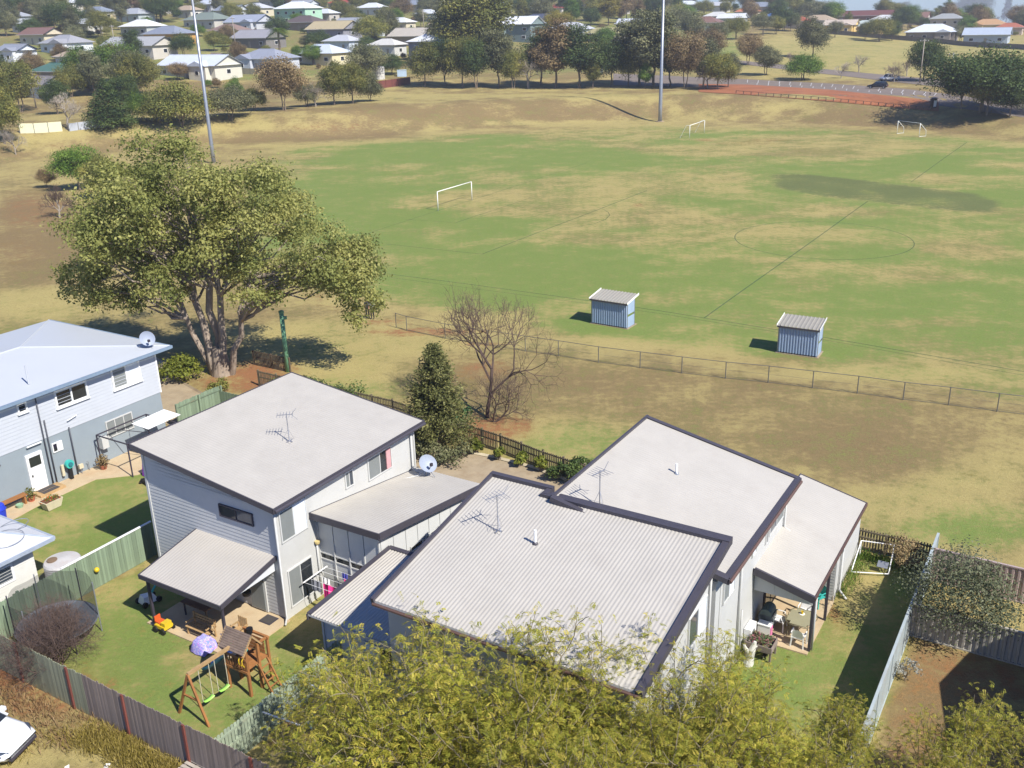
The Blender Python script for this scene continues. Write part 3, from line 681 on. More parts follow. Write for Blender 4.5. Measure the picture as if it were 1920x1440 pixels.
# ================================================================ right house with carport
T = Thing('carport_house', 'light grey house with smooth pale roof and open carport over a patio table', 'house', 33.0, 12.0)
mb = MB(); mb.prism([(28.5, 9.25), (36.3, 9.25), (36.3, 15.3), (28.5, 15.3)], 0, [5.0, 5.0, 6.2, 6.2]); T.part('wall', mb, M_WALL)
r3 = roof(T, (28.0, 8.85, 5.22), (8.65, 0, 0), (0, 6.85, 1.42), pitch=.16, amp=.009, fasc=.22, edges='abd', capw=.1)
mb = MB(); mb.beam((28.02, 15.68, 6.62), (36.7, 15.68, 6.62), .1, .26); mb.beam((27.95, 8.85, 5.22), (27.95, 15.7, 6.66), .2, .2); T.part('fascia', mb, M_FASC, r3)
mb = MB(); mb.tube([(28.0, 8.78, 5.14), (36.65, 8.78, 5.14)], .065, 6); T.part('gutter', mb, mat('gutter_brown', srgb(96, 74, 66), .5), r3)
mb = MB(); mb.prism([(28.05, 9.27), (28.495, 9.27), (28.495, 15.2), (28.05, 15.2)], 0, [4.95, 4.95, 6.15, 6.15]); T.part('end_wall', mb, M_WALL)
antenna(T, (28.76, 14.1, 6.3), 1.5, (-.7, .2), .7)
mb = MB(); mb.tube([(33.14, 12.86, 6.05), (33.14, 12.86, 6.52)], .05, 8); T.part('vent_pipe', mb, M_WHITE)
mb = MB(); mb.lathe([(.12, -.04), (.09, .04), (.055, .08)], 10, (33.14, 12.86, 6.08)); T.part('vent_flashing', mb, M_GALV)
window(T, 'v', 9.25, 28.7, 29.9, 3.65, 4.85, [M_SCREEN, M_CURT], -1)
window(T, 'v', 9.25, 31.9, 32.4, 3.9, 4.7, [M_CURT], -1)
window(T, 'v', 9.25, 33.6, 33.85, 3.6, 4.4, [M_GLASS], -1, frame=.04)
window(T, 'v', 9.25, 34.0, 35.9, 3.75, 4.65, [M_GLASSB, M_SCREEN], -1)
pipe(T, [(30.6, 9.18, 5.1), (30.6, 9.18, .1)])
pipe(T, [(36.1, 9.18, 5.1), (36.1, 9.18, 3.2), (36.0, 8.9, 3.12)])
r3b = roof(T, (32.3, 6.9, 2.62), (8.6, 0, 0), (0, 2.95, .72), pitch=.16, amp=.009, fasc=.2, edges='bcd', name='carport_roof')
mb = MB(); mb.beam((32.3, 6.84, 2.6), (40.9, 6.84, 2.6), .06, .14); T.part('gutter', mb, mat('gutter_brown', srgb(96, 74, 66), .5), r3b)
mb = MB(); mb.beam((32.25, 6.86, 2.6), (32.25, 9.2, 3.17), .1, .3); T.part('barge', mb, M_FASC, r3b)
mb = MB(); mb.add([(32.46, 6.95, 2.2), (32.46, 9.22, 2.2), (32.46, 9.22, 3.02), (32.46, 6.95, 2.48), (32.5, 6.95, 2.2), (32.5, 9.22, 2.2), (32.5, 9.22, 3.02), (32.5, 6.95, 2.48)],
    [(3, 2, 1, 0), (4, 5, 6, 7), (0, 1, 5, 4), (1, 2, 6, 5), (2, 3, 7, 6), (3, 0, 4, 7)]); T.part('gable_panel', mb, M_BOARD)
mb = MB()
for v in (7.7, 8.45): mb.box((32.448, v - .012, 2.2), (32.458, v + .012, 2.62))
T.part('panel_joint', mb, M_FRAME)
for u in (32.6, 34.95):
    mb = MB(); mb.box((u - .05, 6.9, .06), (u + .05, 7.0, 2.5)); T.part('carport_post', mb, M_POST)
pipe(T, [(32.66, 6.86, 2.5), (32.66, 6.86, .1)], .04)
mb = MB(); mb.prism([(36.5, 7.0), (40.7, 7.0), (40.7, 9.7), (36.5, 9.7)], 0, [2.55, 2.55, 3.15, 3.15]); T.part('rear_wall', mb, M_WALL)
boards(T, (36.5, 9.2), (36.5, 7.02), .1, (2.95, 2.5), (-1, 0), step=.14, mt=M_WALL)
mb = MB(); mb.prism([(40.0, 9.7), (40.68, 9.7), (40.68, 12.0), (40.0, 12.0)], 0, 3.2); T.part('rear_wall', mb, M_WALL)
mb = MB(); mb.box((36.46, 7.0, 0), (40.7, 7.02, .3)); T.part('wall_base', mb, mat('cream_plinth', srgb(196, 178, 150), .8))
pipe(T, [(37.1, 6.92, 2.45), (37.1, 6.92, .3), (37.0, 6.7, .12), (36.9, 6.55, .05)], .05)
pipe(T, [(30.9, 9.16, 2.2), (30.9, 9.16, .1)], .04)
mb = MB(); mb.box((36.9, 6.88, 2.2), (37.05, 6.98, 2.42)); T.part('rain_head', mb, M_GALV)
mb = MB(); mb.prism([(32.35, 6.95), (36.5, 6.95), (36.5, 9.25), (32.35, 9.25)], -.2, .06); T.part('carport_slab', mb, M_CONC2)
mb = MB(); mb.box((34.0, 9.2, .1), (35.6, 9.24, 2.1)); dr = T.part('door', mb, M_POST)
mb = MB(); mb.box((34.1, 9.17, .2), (34.75, 9.196, 2.0)); mb.box((34.85, 9.17, .2), (35.5, 9.196, 2.0)); T.part('pane', mb, M_GLASS, dr)
mb = MB(); mb.box((31.55, 8.95, .35), (32.25, 9.22, .95)); ac = T.part('air_conditioner', mb, M_WHITE)
mb = MB(); mb.lathe([(.2, 0), (.2, .012), (.05, .014)], 16); me = mb.mesh('fan_grille'); me.materials.append(M_GALV); o_ = link('fan_grille', me, ac); o_.location = Vector((31.85, 8.94, .65)) - Vector(T.org); o_.rotation_euler = (R(90), 0, 0)

# ================================================================ blue house at the left
T = Thing('blue_house', 'two tone blue two storey house with white hip roof at the left edge', 'house', 29, 50)
M_BLUP = mat('board_pale_blue', srgb(180, 184, 190), .65, var=.03, scale=2)
M_BLLO = mat('wall_blue_grey', srgb(136, 146, 152), .75, var=.04, scale=1.5)
M_BROOF = mat('roof_white', srgb(180, 184, 188), .45, var=.025, scale=.4, dirt=(srgb(180, 186, 196), .3, .3))
mb = MB(); mb.prism([(18, 46.5), (35.2, 46.5), (35.2, 57.0), (18, 57.0)], 0, 2.75); T.part('lower_wall', mb, M_BLLO)
mb = MB(); mb.prism([(18, 46.5), (35.2, 46.5), (35.2, 57.0), (18, 57.0)], 2.752, 5.3); T.part('upper_wall', mb, M_BLUP)
boards(T, (18, 46.5), (35.2, 46.5), 2.76, (5.3, 5.3), (0, -1), step=.2, mt=M_BLUP)
mb = MB(); mb.box((35.19, 46.44, 2.75), (35.27, 46.52, 5.3)); T.part('corner_trim', mb, M_WHITE)
E0, E1, zE, zR = (17.2, 46.0), (36.0, 57.5), 5.52, 6.25
A, B, C_, D = (E0[0], E0[1], zE), (E1[0], E0[1], zE), (E1[0], E1[1], zE), (E0[0], E1[1], zE)
R0, R1 = (22.9, 51.75, zR), (30.3, 51.75, zR)
mb = MB(); mb.add([A, B, C_, D, R0, R1], [(0, 1, 5, 4), (1, 2, 5), (2, 3, 4, 5), (3, 0, 4), (3, 2, 1, 0)]); r0 = T.part('roof', mb, M_BROOF)
mb = MB()
for p, q in ((B, R1), (C_, R1), (R0, R1)): mb.tube([p, q], .05, 6)
T.part('ridge_cap', mb, M_BROOF, r0)
mb = MB(); mb.beam((17.2, 45.93, 5.44), (36.0, 45.93, 5.44), .12, .16); mb.beam((36.06, 45.9, 5.44), (36.06, 57.5, 5.44), .12, .16); T.part('gutter', mb, mat('gutter_blue', srgb(120, 138, 156), .5), r0)
window(T, 'v', 46.5, 32.1, 34.05, 3.93, 5.2, [M_SCREEN, M_CURT], -1, frame=.1, mt=M_WHITE, sill=True, dep=.1)
window(T, 'v', 46.5, 28.5, 30.5, 4.12, 5.1, [M_GLASS, M_GLASS], -1, frame=.1, mt=M_WHITE, sill=True, dep=.1)
window(T, 'v', 46.5, 26.35, 26.9, 4.6, 5.15, [M_GLASS], -1, frame=.08, mt=M_WHITE, sill=True, dep=.1)
window(T, 'v', 46.5, 22.0, 23.8, 4.0, 5.1, [M_GLASS, M_CURT], -1, frame=.1, mt=M_WHITE, sill=True, dep=.1)
window(T, 'v', 46.5, 27.8, 28.4, 1.78, 2.32, [M_GLASS, M_CURT], -1, frame=.05, mt=M_WHITE)
window(T, 'v', 46.5, 31.2, 33.0, 1.3, 2.32, [M_SCREEN, M_SCREEN, M_SCREEN], -1, frame=.06, mt=M_TRIM)
mb = MB(); mb.box((26.2, 46.4, .08), (27.13, 46.5, 2.25)); dr = T.part('door', mb, M_WHITE)
mb = MB(); mb.box((26.34, 46.36, 1.55), (26.98, 46.397, 2.08)); T.part('pane', mb, M_GLASS, dr)
mb = MB(); mb.box((26.32, 46.34, 1.0), (26.38, 46.395, 1.1)); T.part('handle', mb, M_BLACK, dr)
for x, z in ((27.4, 5.3), (27.62, 3.8), (28.93, 2.9)): pipe(T, [(x, 46.38, z), (x, 46.38, .05)], .035, M_PIPED, 'pipe')
mb = MB(); mb.beam((26.35, 46.35, 2.72), (27.2, 46.35, 2.72), .06); mb.beam((28.9, 46.35, 3.3), (29.5, 46.35, 3.42), .04); T.part('conduit', mb, M_WHITE)
mb = MB(); mb.box((30.55, 46.1, .95), (30.95, 46.45, 1.65)); T.part('meter_box', mb, M_TRIM)
dish(T, (35.06, 46.75, 5.7), .42, (-.35, -.7, .25), .42)
mb = MB(); mb.tube([(27.7, 47.2, 5.7), (27.7, 47.2, 6.75)], .045, 8); T.part('vent_pipe', mb, M_BROOF)
mb = MB(); mb.beam((24.6, 46.35, 2.3), (24.6, 46.1, 2.5), .12); T.part('flood_light', mb, M_POST)

# ================================================================ white cottage at the bottom left, and the neighbour beyond the right edge
T = Thing('white_cottage', 'white weatherboard cottage corner with white gable roof beside a water tank', 'house', 16, 41)
M_WB = mat('cottage_white', srgb(200, 199, 192), .7, var=.04)
c0, c1 = uvp(70, 1062, 1.2), uvp(0, 1100, 1.2)
hv = 37.6
mb = MB(); mb.prism([(10, hv), (20.6, hv), (20.6, hv + 6), (10, hv + 6)], 0, 2.35); T.part('wall', mb, M_WB)
boards(T, (10, hv), (20.6, hv), .1, (2.35, 2.35), (0, -1), step=.14, mt=M_WB)
A, B, C_, D = (9, hv - .45, 2.4), (21.4, hv - .45, 2.4), (21.4, hv + 6.5, 2.4), (9, hv + 6.5, 2.4); R0, R1 = (12, hv + 3, 3.35), (18.6, hv + 3, 3.35)
mb = MB(); mb.add([A, B, C_, D, R0, R1], [(0, 1, 5, 4), (1, 2, 5), (2, 3, 4, 5), (3, 0, 4), (3, 2, 1, 0)]); r0 = T.part('roof', mb, mat('cottage_roof', srgb(192, 194, 197), .5, var=.03))
mb = MB(); mb.beam((9, hv - .5, 2.34), (21.4, hv - .5, 2.34), .1, .14); mb.beam((21.45, hv - .45, 2.34), (21.45, hv + 6.5, 2.34), .1, .14); T.part('gutter', mb, mat('gutter_bluegrey', srgb(150, 160, 172), .5), r0)
mb = MB(); mb.tube([B, R1, R0], .05, 6); T.part('ridge_cap', mb, mat('gutter_bluegrey', srgb(150, 160, 172), .5), r0)
for a in (17.3, 18.7): window(T, 'v', hv, a, a + .9, 1.1, 1.95, [M_GLASSB], -1, frame=.09, mt=M_WHITE)
T = Thing('neighbour_house', 'brick neighbour house outside the right edge, throwing the dark gable shadow', 'house', 29, -6)
mb = MB(); mb.prism([(27.4, -10), (36.3, -10), (36.3, -2.9), (27.4, -2.9)], 0, 3.7); T.part('wall', mb, mat('brick_tan', srgb(150, 112, 84), .85, var=.15, scale=5))
mb = MB(); mb.add([(26.8, -10.4, 3.7), (36.9, -10.4, 3.7), (36.9, -2.5, 3.7), (26.8, -2.5, 3.7), (31.85, -10.4, 5.05), (31.85, -2.5, 5.05)], [(0, 4, 5, 3), (1, 2, 5, 4), (0, 1, 4), (3, 5, 2), (0, 3, 2, 1)]); T.part('roof', mb, M_ROOF)

# ---------------------------------------------------------------- vegetation
def unit(a): return a / np.maximum(np.linalg.norm(a, axis=-1, keepdims=True), 1e-9)
def leaf_mesh(name, cen, nrm, size, tint, rs, aspect=.5, axis=None):
    """one leaf-shaped four-sided face per centre"""
    n = len(cen)
    t = rs.normal(size=(n, 3)) if axis is None else axis + .25 * rs.normal(size=(n, 3))
    t = unit(t - nrm * np.sum(t * nrm, 1, keepdims=True)); b = np.cross(nrm, t)
    L = size[:, None] * .5; Wd = L * aspect
    fold = nrm * (Wd * .35)
    v = np.stack([cen - t * L, cen + b * Wd + t * L * .15 + fold, cen + t * L, cen - b * Wd + t * L * .15 + fold], 1).reshape(-1, 3)
    q = np.arange(n * 4).reshape(n, 4)
    return np_mesh(name, v, q, {'tint': np.repeat(np.clip(tint, 0, 1), 4)}, smooth_shade=False)
def crown_points(rs, clumps, radii, per, jitter=.55):
    """points on ragged shells round each clump centre"""
    C, D_, T_ = [], [], []
    for c, r, k in zip(clumps, radii, per):
        d = unit(rs.normal(size=(k, 3))); d[:, 2] = np.abs(d[:, 2]) * np.where(rs.rand(k) < .72, 1, -1)
        q = r * (1 - jitter * rs.rand(k, 1) ** 1.6) * (1 + .22 * rs.normal(size=(k, 1)))
        C.append(c + d * q * np.array([1, 1, .8])); D_.append(d); T_.append(np.full(k, rs.rand() * .6) + .4 * rs.rand(k))
    return np.concatenate(C), np.concatenate(D_), np.concatenate(T_)
def wander(a, b, rs, n=5, amt=.12, sag=0.0):
    a, b = np.array(a, float), np.array(b, float); L = np.linalg.norm(b - a); pts = []
    for i in range(n + 1):
        t = i / n; p = a + (b - a) * t
        if 0 < i < n: p = p + rs.normal(size=3) * amt * L / n
        p[2] += sag * L * math.sin(math.pi * t); pts.append(tuple(p))
    return pts
def make_tree(seed, h, cw, cb, kind='round', leaf=.5, nleaf=3000, nclump=34, trunk_r=.22, stems=1, squash=1.0):
    """returns (trunk mesh, crown mesh): height h, crown width cw, crown starts at height cb"""
    rs = np.random.RandomState(seed); ch = h - cb; cl, rad = [], []
    for i in range(nclump):
        if kind == 'cone':
            t = (i + .5) / nclump; rr = (1 - t) ** .8 * cw / 2 * (.7 + .35 * rs.rand()); a = i * 2.4 + rs.rand() * .6
            cl.append((math.cos(a) * rr * .75, math.sin(a) * rr * .75, cb + ch * t * .96)); rad.append(cw * .17 * (1.15 - t) + .15)
        else:
            d = unit(rs.normal(size=3)); d[2] = d[2] * (1 if d[2] > 0 else .75)
            q = (.35 + .6 * rs.rand() ** .6) * (.85 + .3 * rs.rand())
            if kind == 'tall': c = (d[0] * q * cw / 2 * .8, d[1] * q * cw / 2 * .8, cb + ch * .5 + d[2] * q * ch * .47)
            elif kind == 'dome': c = (d[0] * q * cw / 2, d[1] * q * cw / 2, cb + ch * .42 + abs(d[2]) * q * ch * .5 - .1 * ch * (d[2] < 0))
            else: c = (d[0] * q * cw / 2 * .9, d[1] * q * cw / 2 * .9, cb + ch * .5 + d[2] * q * ch * .45)
            cl.append(c); rad.append(cw * (.13 + .07 * rs.rand()))
    cl = np.array(cl); rad = np.array(rad); per = np.maximum((nleaf * rad ** 2 / np.sum(rad ** 2)).astype(int), 6)
    P_, D_, T_ = crown_points(rs, cl, rad, per)
    nr = unit(D_ + .55 * rs.normal(size=D_.shape) + np.array([0, 0, .45]))
    crown = leaf_mesh('crown', P_, nr, leaf * (.6 + .8 * rs.rand(len(P_))), T_, rs, .62)
    mb = MB(); tops = []
    for s in range(stems):
        a = 2 * math.pi * s / max(stems, 1) + rs.rand(); off = .0 if stems == 1 else trunk_r * 1.1
        p0 = (math.cos(a) * off, math.sin(a) * off, -.2); p1 = (math.cos(a) * off * 3 + rs.normal() * .1 * cw * .2, math.sin(a) * off * 3 + rs.normal() * .02 * cw, cb + ch * .3)
        w_ = wander(p0, p1, rs, 5, .12); rr = trunk_r / (stems ** .5)
        mb.tube(w_, [rr * 1.35, rr, rr * .9, rr * .8, rr * .68, rr * .55], 7); tops.append((w_[3], w_[5]))
    order = rs.permutation(len(cl))[:min(len(cl), 14)]
    for k in order:
        b0 = tops[rs.randint(len(tops))][rs.randint(2)]
        w_ = wander(b0, cl[k], rs, 4, .2, .04); mb.tube(w_, [trunk_r * .34, trunk_r * .26, trunk_r * .2, trunk_r * .13, trunk_r * .05], 5, cap=False)
    return mb.mesh('trunk'), crown
def twig_tree(seed, h, cw, levels=5, r=.12, splits=(3, 4), lean=(0, 0), stems=1, first=.3, up=.35, sides=4):
    """leafless tree: limbs that keep forking into fine twigs; returns (trunk, twigs) meshes"""
    rs = np.random.RandomState(seed); A, B = MB(), MB()
    def grow(p, d, L, rr, lv):
        n = 4 if lv < 3 else 2; pts = [p]; q = p.copy(); dd = d.copy()
        for i in range(n):
            dd = unit(dd + rs.normal(size=3) * .16 + np.array([0, 0, .05])); q = q + dd * L / n; pts.append(q.copy())
        (A if lv < 2 else B).tube([tuple(k) for k in pts], [rr * (1 - .35 * i / n) for i in range(n + 1)], 7 if lv == 0 else (5 if lv < 3 else 3), cap=False)
        if lv >= levels: return
        k = rs.randint(splits[0], splits[1] + 1)
        for i in range(k):
            base = pts[-1] if i == 0 else pts[rs.randint(max(1, n // 2), n + 1)]
            a = 2 * math.pi * (i / k + .2 * rs.rand()); sidev = unit(np.cross(dd, [math.cos(a), math.sin(a), .3]))
            nd = unit(dd * (.75 if i else 1) + sidev * (.55 + .35 * rs.rand()) + np.array([0, 0, up * .5]))
            grow(base, nd, L * (.62 + .18 * rs.rand()), rr * (.56 if i else .66), lv + 1)
    for s in range(stems):
        a = 6.28 * s / stems; d0 = unit(np.array([lean[0] + .35 * math.cos(a) * (stems > 1), lean[1] + .35 * math.sin(a) * (stems > 1), 1.0]))
        grow(np.array([0., 0., -.15]), d0, h * first, r, 0)
    return A.mesh('trunk'), B.mesh('twigs')
G_OLIVE = leaf_mat('leaf_olive', srgb(82, 89, 42), srgb(114, 117, 57), srgb(152, 144, 74))
G_GREY = leaf_mat('leaf_greygreen', srgb(76, 82, 57), srgb(110, 112, 76), srgb(144, 142, 102))
G_DARK = leaf_mat('leaf_dark', srgb(47, 61, 32), srgb(69, 87, 44), srgb(97, 112, 57))
G_BRIGHT = leaf_mat('leaf_bright', srgb(62, 90, 32), srgb(92, 120, 44), srgb(127, 148, 62))
G_BROWN = leaf_mat('leaf_brownish', srgb(99, 84, 59), srgb(129, 110, 76), srgb(157, 137, 99))
G_YELL = leaf_mat('leaf_yellowgreen', srgb(111, 104, 39), srgb(143, 132, 51), srgb(169, 153, 64))
M_BARK = mat('bark_grey', srgb(120, 106, 90), .9, var=.25, scale=4, bump=.4, bscale=12, stretch=(1, 1, .3))
M_BARKP = mat('bark_pale', srgb(150, 136, 120), .9, var=.3, scale=3.5, bump=.6, bscale=10, stretch=(1, 1, .25), dirt=(srgb(100, 78, 62), .85, 1.6))
M_TWIG = mat('twig_grey', srgb(122, 108, 96), .9, var=.15)
M_TWIGP = mat('twig_pale', srgb(150, 140, 126), .9, var=.15)
M_TWIGD = mat('twig_dark', srgb(88, 72, 64), .9, var=.15)
def place_tree(name, label, cat, loc, meshes, mts, scale=1.0, rot=0.0, group=None, names=('trunk', 'crown'), sz=1.0):
    e = bpy.data.objects.new(name, None); COL.objects.link(e); e.empty_display_size = .3
    e.location = loc; e.rotation_euler = (0, 0, rot); e.scale = (scale, scale, scale * sz); tag(e, label, cat, group)
    for n, me, mt in zip(names, meshes, mts):
        if me is None: continue
        if not me.materials: me.materials.append(mt)
        o = link(n, me, e)
        if me.materials[0] != mt: o.material_slots[0].link = 'OBJECT'; o.material_slots[0].material = mt
    return e

# ---- the big spreading tree left of centre
rs = np.random.RandomState(12)
bp_ = W(44.3, 51.6)
cl, rad = [], []
def lobe(cx, cz, cy, rx, rz, ry, n, r0, r1):
    for _ in range(n):
        d = unit(rs.normal(size=3)); q = (.25 + .75 * rs.rand() ** .5)
        cl.append((cx + d[0] * rx * q, cy + d[1] * ry * q, cz + d[2] * rz * q)); rad.append(r0 + (r1 - r0) * rs.rand())
lobe(-1.0, 12.2, 0, 6.6, 4.0, 6.5, 74, .8, 1.7)      # crown top
lobe(4.6, 10.2, 0, 4.2, 3.4, 5.5, 38, .8, 1.5)
lobe(-5.4, 10.2, .5, 3.6, 2.9, 5.0, 36, .8, 1.5)
lobe(8.8, 7.6, -.8, 3.0, 2.2, 3.0, 34, .7, 1.3)
lobe(10.4, 5.0, -1.0, 1.5, 1.8, 1.6, 15, .5, .9)     # drooping tip at the right
lobe(-8.3, 8.2, 0, 1.5, 2.4, 2.5, 10, .5, 1.0)
lobe(-6.2, 6.6, -.5, 2.6, 1.6, 3.0, 15, .6, 1.1)
lobe(3.2, 7.0, -2.5, 2.6, 1.6, 2.5, 12, .6, 1.1)
lobe(0, 8.0, 3.5, 4.0, 2.0, 2.5, 16, .7, 1.2)
lobe(-2.5, 7.4, -1.5, 3.0, 1.5, 3.0, 14, .6, 1.1)
lobe(-7.4, 6.2, .5, 2.0, 1.4, 2.0, 9, .5, .9)
lobe(6.0, 6.6, .5, 2.4, 1.4, 2.5, 12, .6, 1.0)
cl = np.array(cl); rad = np.array(rad)
P_, D_, T_ = crown_points(rs, cl, rad, np.maximum((84000 * rad ** 2 / np.sum(rad ** 2)).astype(int), 10), .7)
crown = leaf_mesh('crown', P_, unit(D_ + .7 * rs.normal(size=D_.shape) + np.array([0, 0, .4])), .215 * (.6 + .8 * rs.rand(len(P_))), T_, rs, .6)
mb = MB()
stems = [((-.35, 0), (-1.7, .6, 10.5), .26), ((.1, .25), (-.4, 1.0, 12.5), .28), ((.35, -.1), (1.3, -.6, 11.5), .25), ((.7, 0), (3.4, -1.2, 8.2), .22), ((-.5, .3), (-3.4, .4, 8.6), .2)]
tips = []
for (ox, oy), e, r in stems:
    w_ = wander((ox, oy, -.3), e, rs, 8, .10); mb.tube(w_, [r * 1.25, r * 1.05, r, r * .92, r * .85, r * .75, r * .6, r * .45, r * .3], 9); tips.append(w_)
mb.tube([(0.1, 0.05, -.3), (.1, .05, .8), (.05, .05, 2.0)], [.8, .62, .45], 12)
for k in range(len(cl)):
    if rs.rand() < .55 and not (cl[k][0] > 8 and cl[k][2] < 6.4):
        d = [np.linalg.norm(np.array(w_[6]) - cl[k]) for w_ in tips]; w0 = tips[int(np.argmin(d))][rs.randint(4, 8)]
        mb.tube(wander(w0, cl[k], rs, 5, .22, .03), [.12, .10, .075, .055, .035, .015], 5, cap=False)
place_tree('spreading_tree', 'huge spreading tree with pale forked trunk and olive crown beside the field', 'tree', bp_, (mb.mesh('trunk'), crown), (M_BARKP, leaf_mat('leaf_big', srgb(106, 114, 60), srgb(144, 147, 82), srgb(176, 172, 104), .45)), 1.0)
del P_, D_, T_

# ---- trees along the bank, in the reserve and among the houses: a few shapes, each copy set by hand
SH = {}
def shape(key, f, *a, **k):
    if key not in SH: SH[key] = f(*a, **k)
    return SH[key]
for i in range(4): shape(f'round{i}', make_tree, 100 + i, 10, 10.5, 1.5 + .5 * (i % 2), 'round', .29, 17000, 60, .2, 1 + i % 2)
for i in range(3): shape(f'tall{i}', make_tree, 120 + i, 10, 6.8, 1.4, 'tall', .25, 14000, 60, .15)
for i in range(2): shape(f'dome{i}', make_tree, 140 + i, 10, 13, 1.8, 'dome', .30, 20000, 80, .24, 2)
for i in range(3): shape(f'bush{i}', make_tree, 160 + i, 10, 14, .3, 'dome', .38, 16000, 70, .3, 3)
for i in range(2): shape(f'cone{i}', make_tree, 170 + i, 10, 6.5, .4, 'cone', .23, 14000, 80, .2)
for i in range(3): shape(f'bare{i}', twig_tree, 180 + i, 10, 9, 5, .24, (3, 5), (0, 0), 1, .27)
def far_tree(px, py, hpx, kind, leaf, label, wk=1.0, group='trees beyond the field', name='tree', cat='tree', bark=None):
    p = hit(px, py); s = hpx / ppm(p) / 10.0 * 1.04; ms = SH[kind]
    bare_ = kind.startswith('bare')
    e = place_tree(name, label, cat, p, ms, (bark or (M_TWIGP if bare_ else M_BARK), leaf), s * wk, rnd.uniform(0, 6.28), group, ('trunk', 'twigs' if bare_ else 'crown'), 1 / wk)
    return e
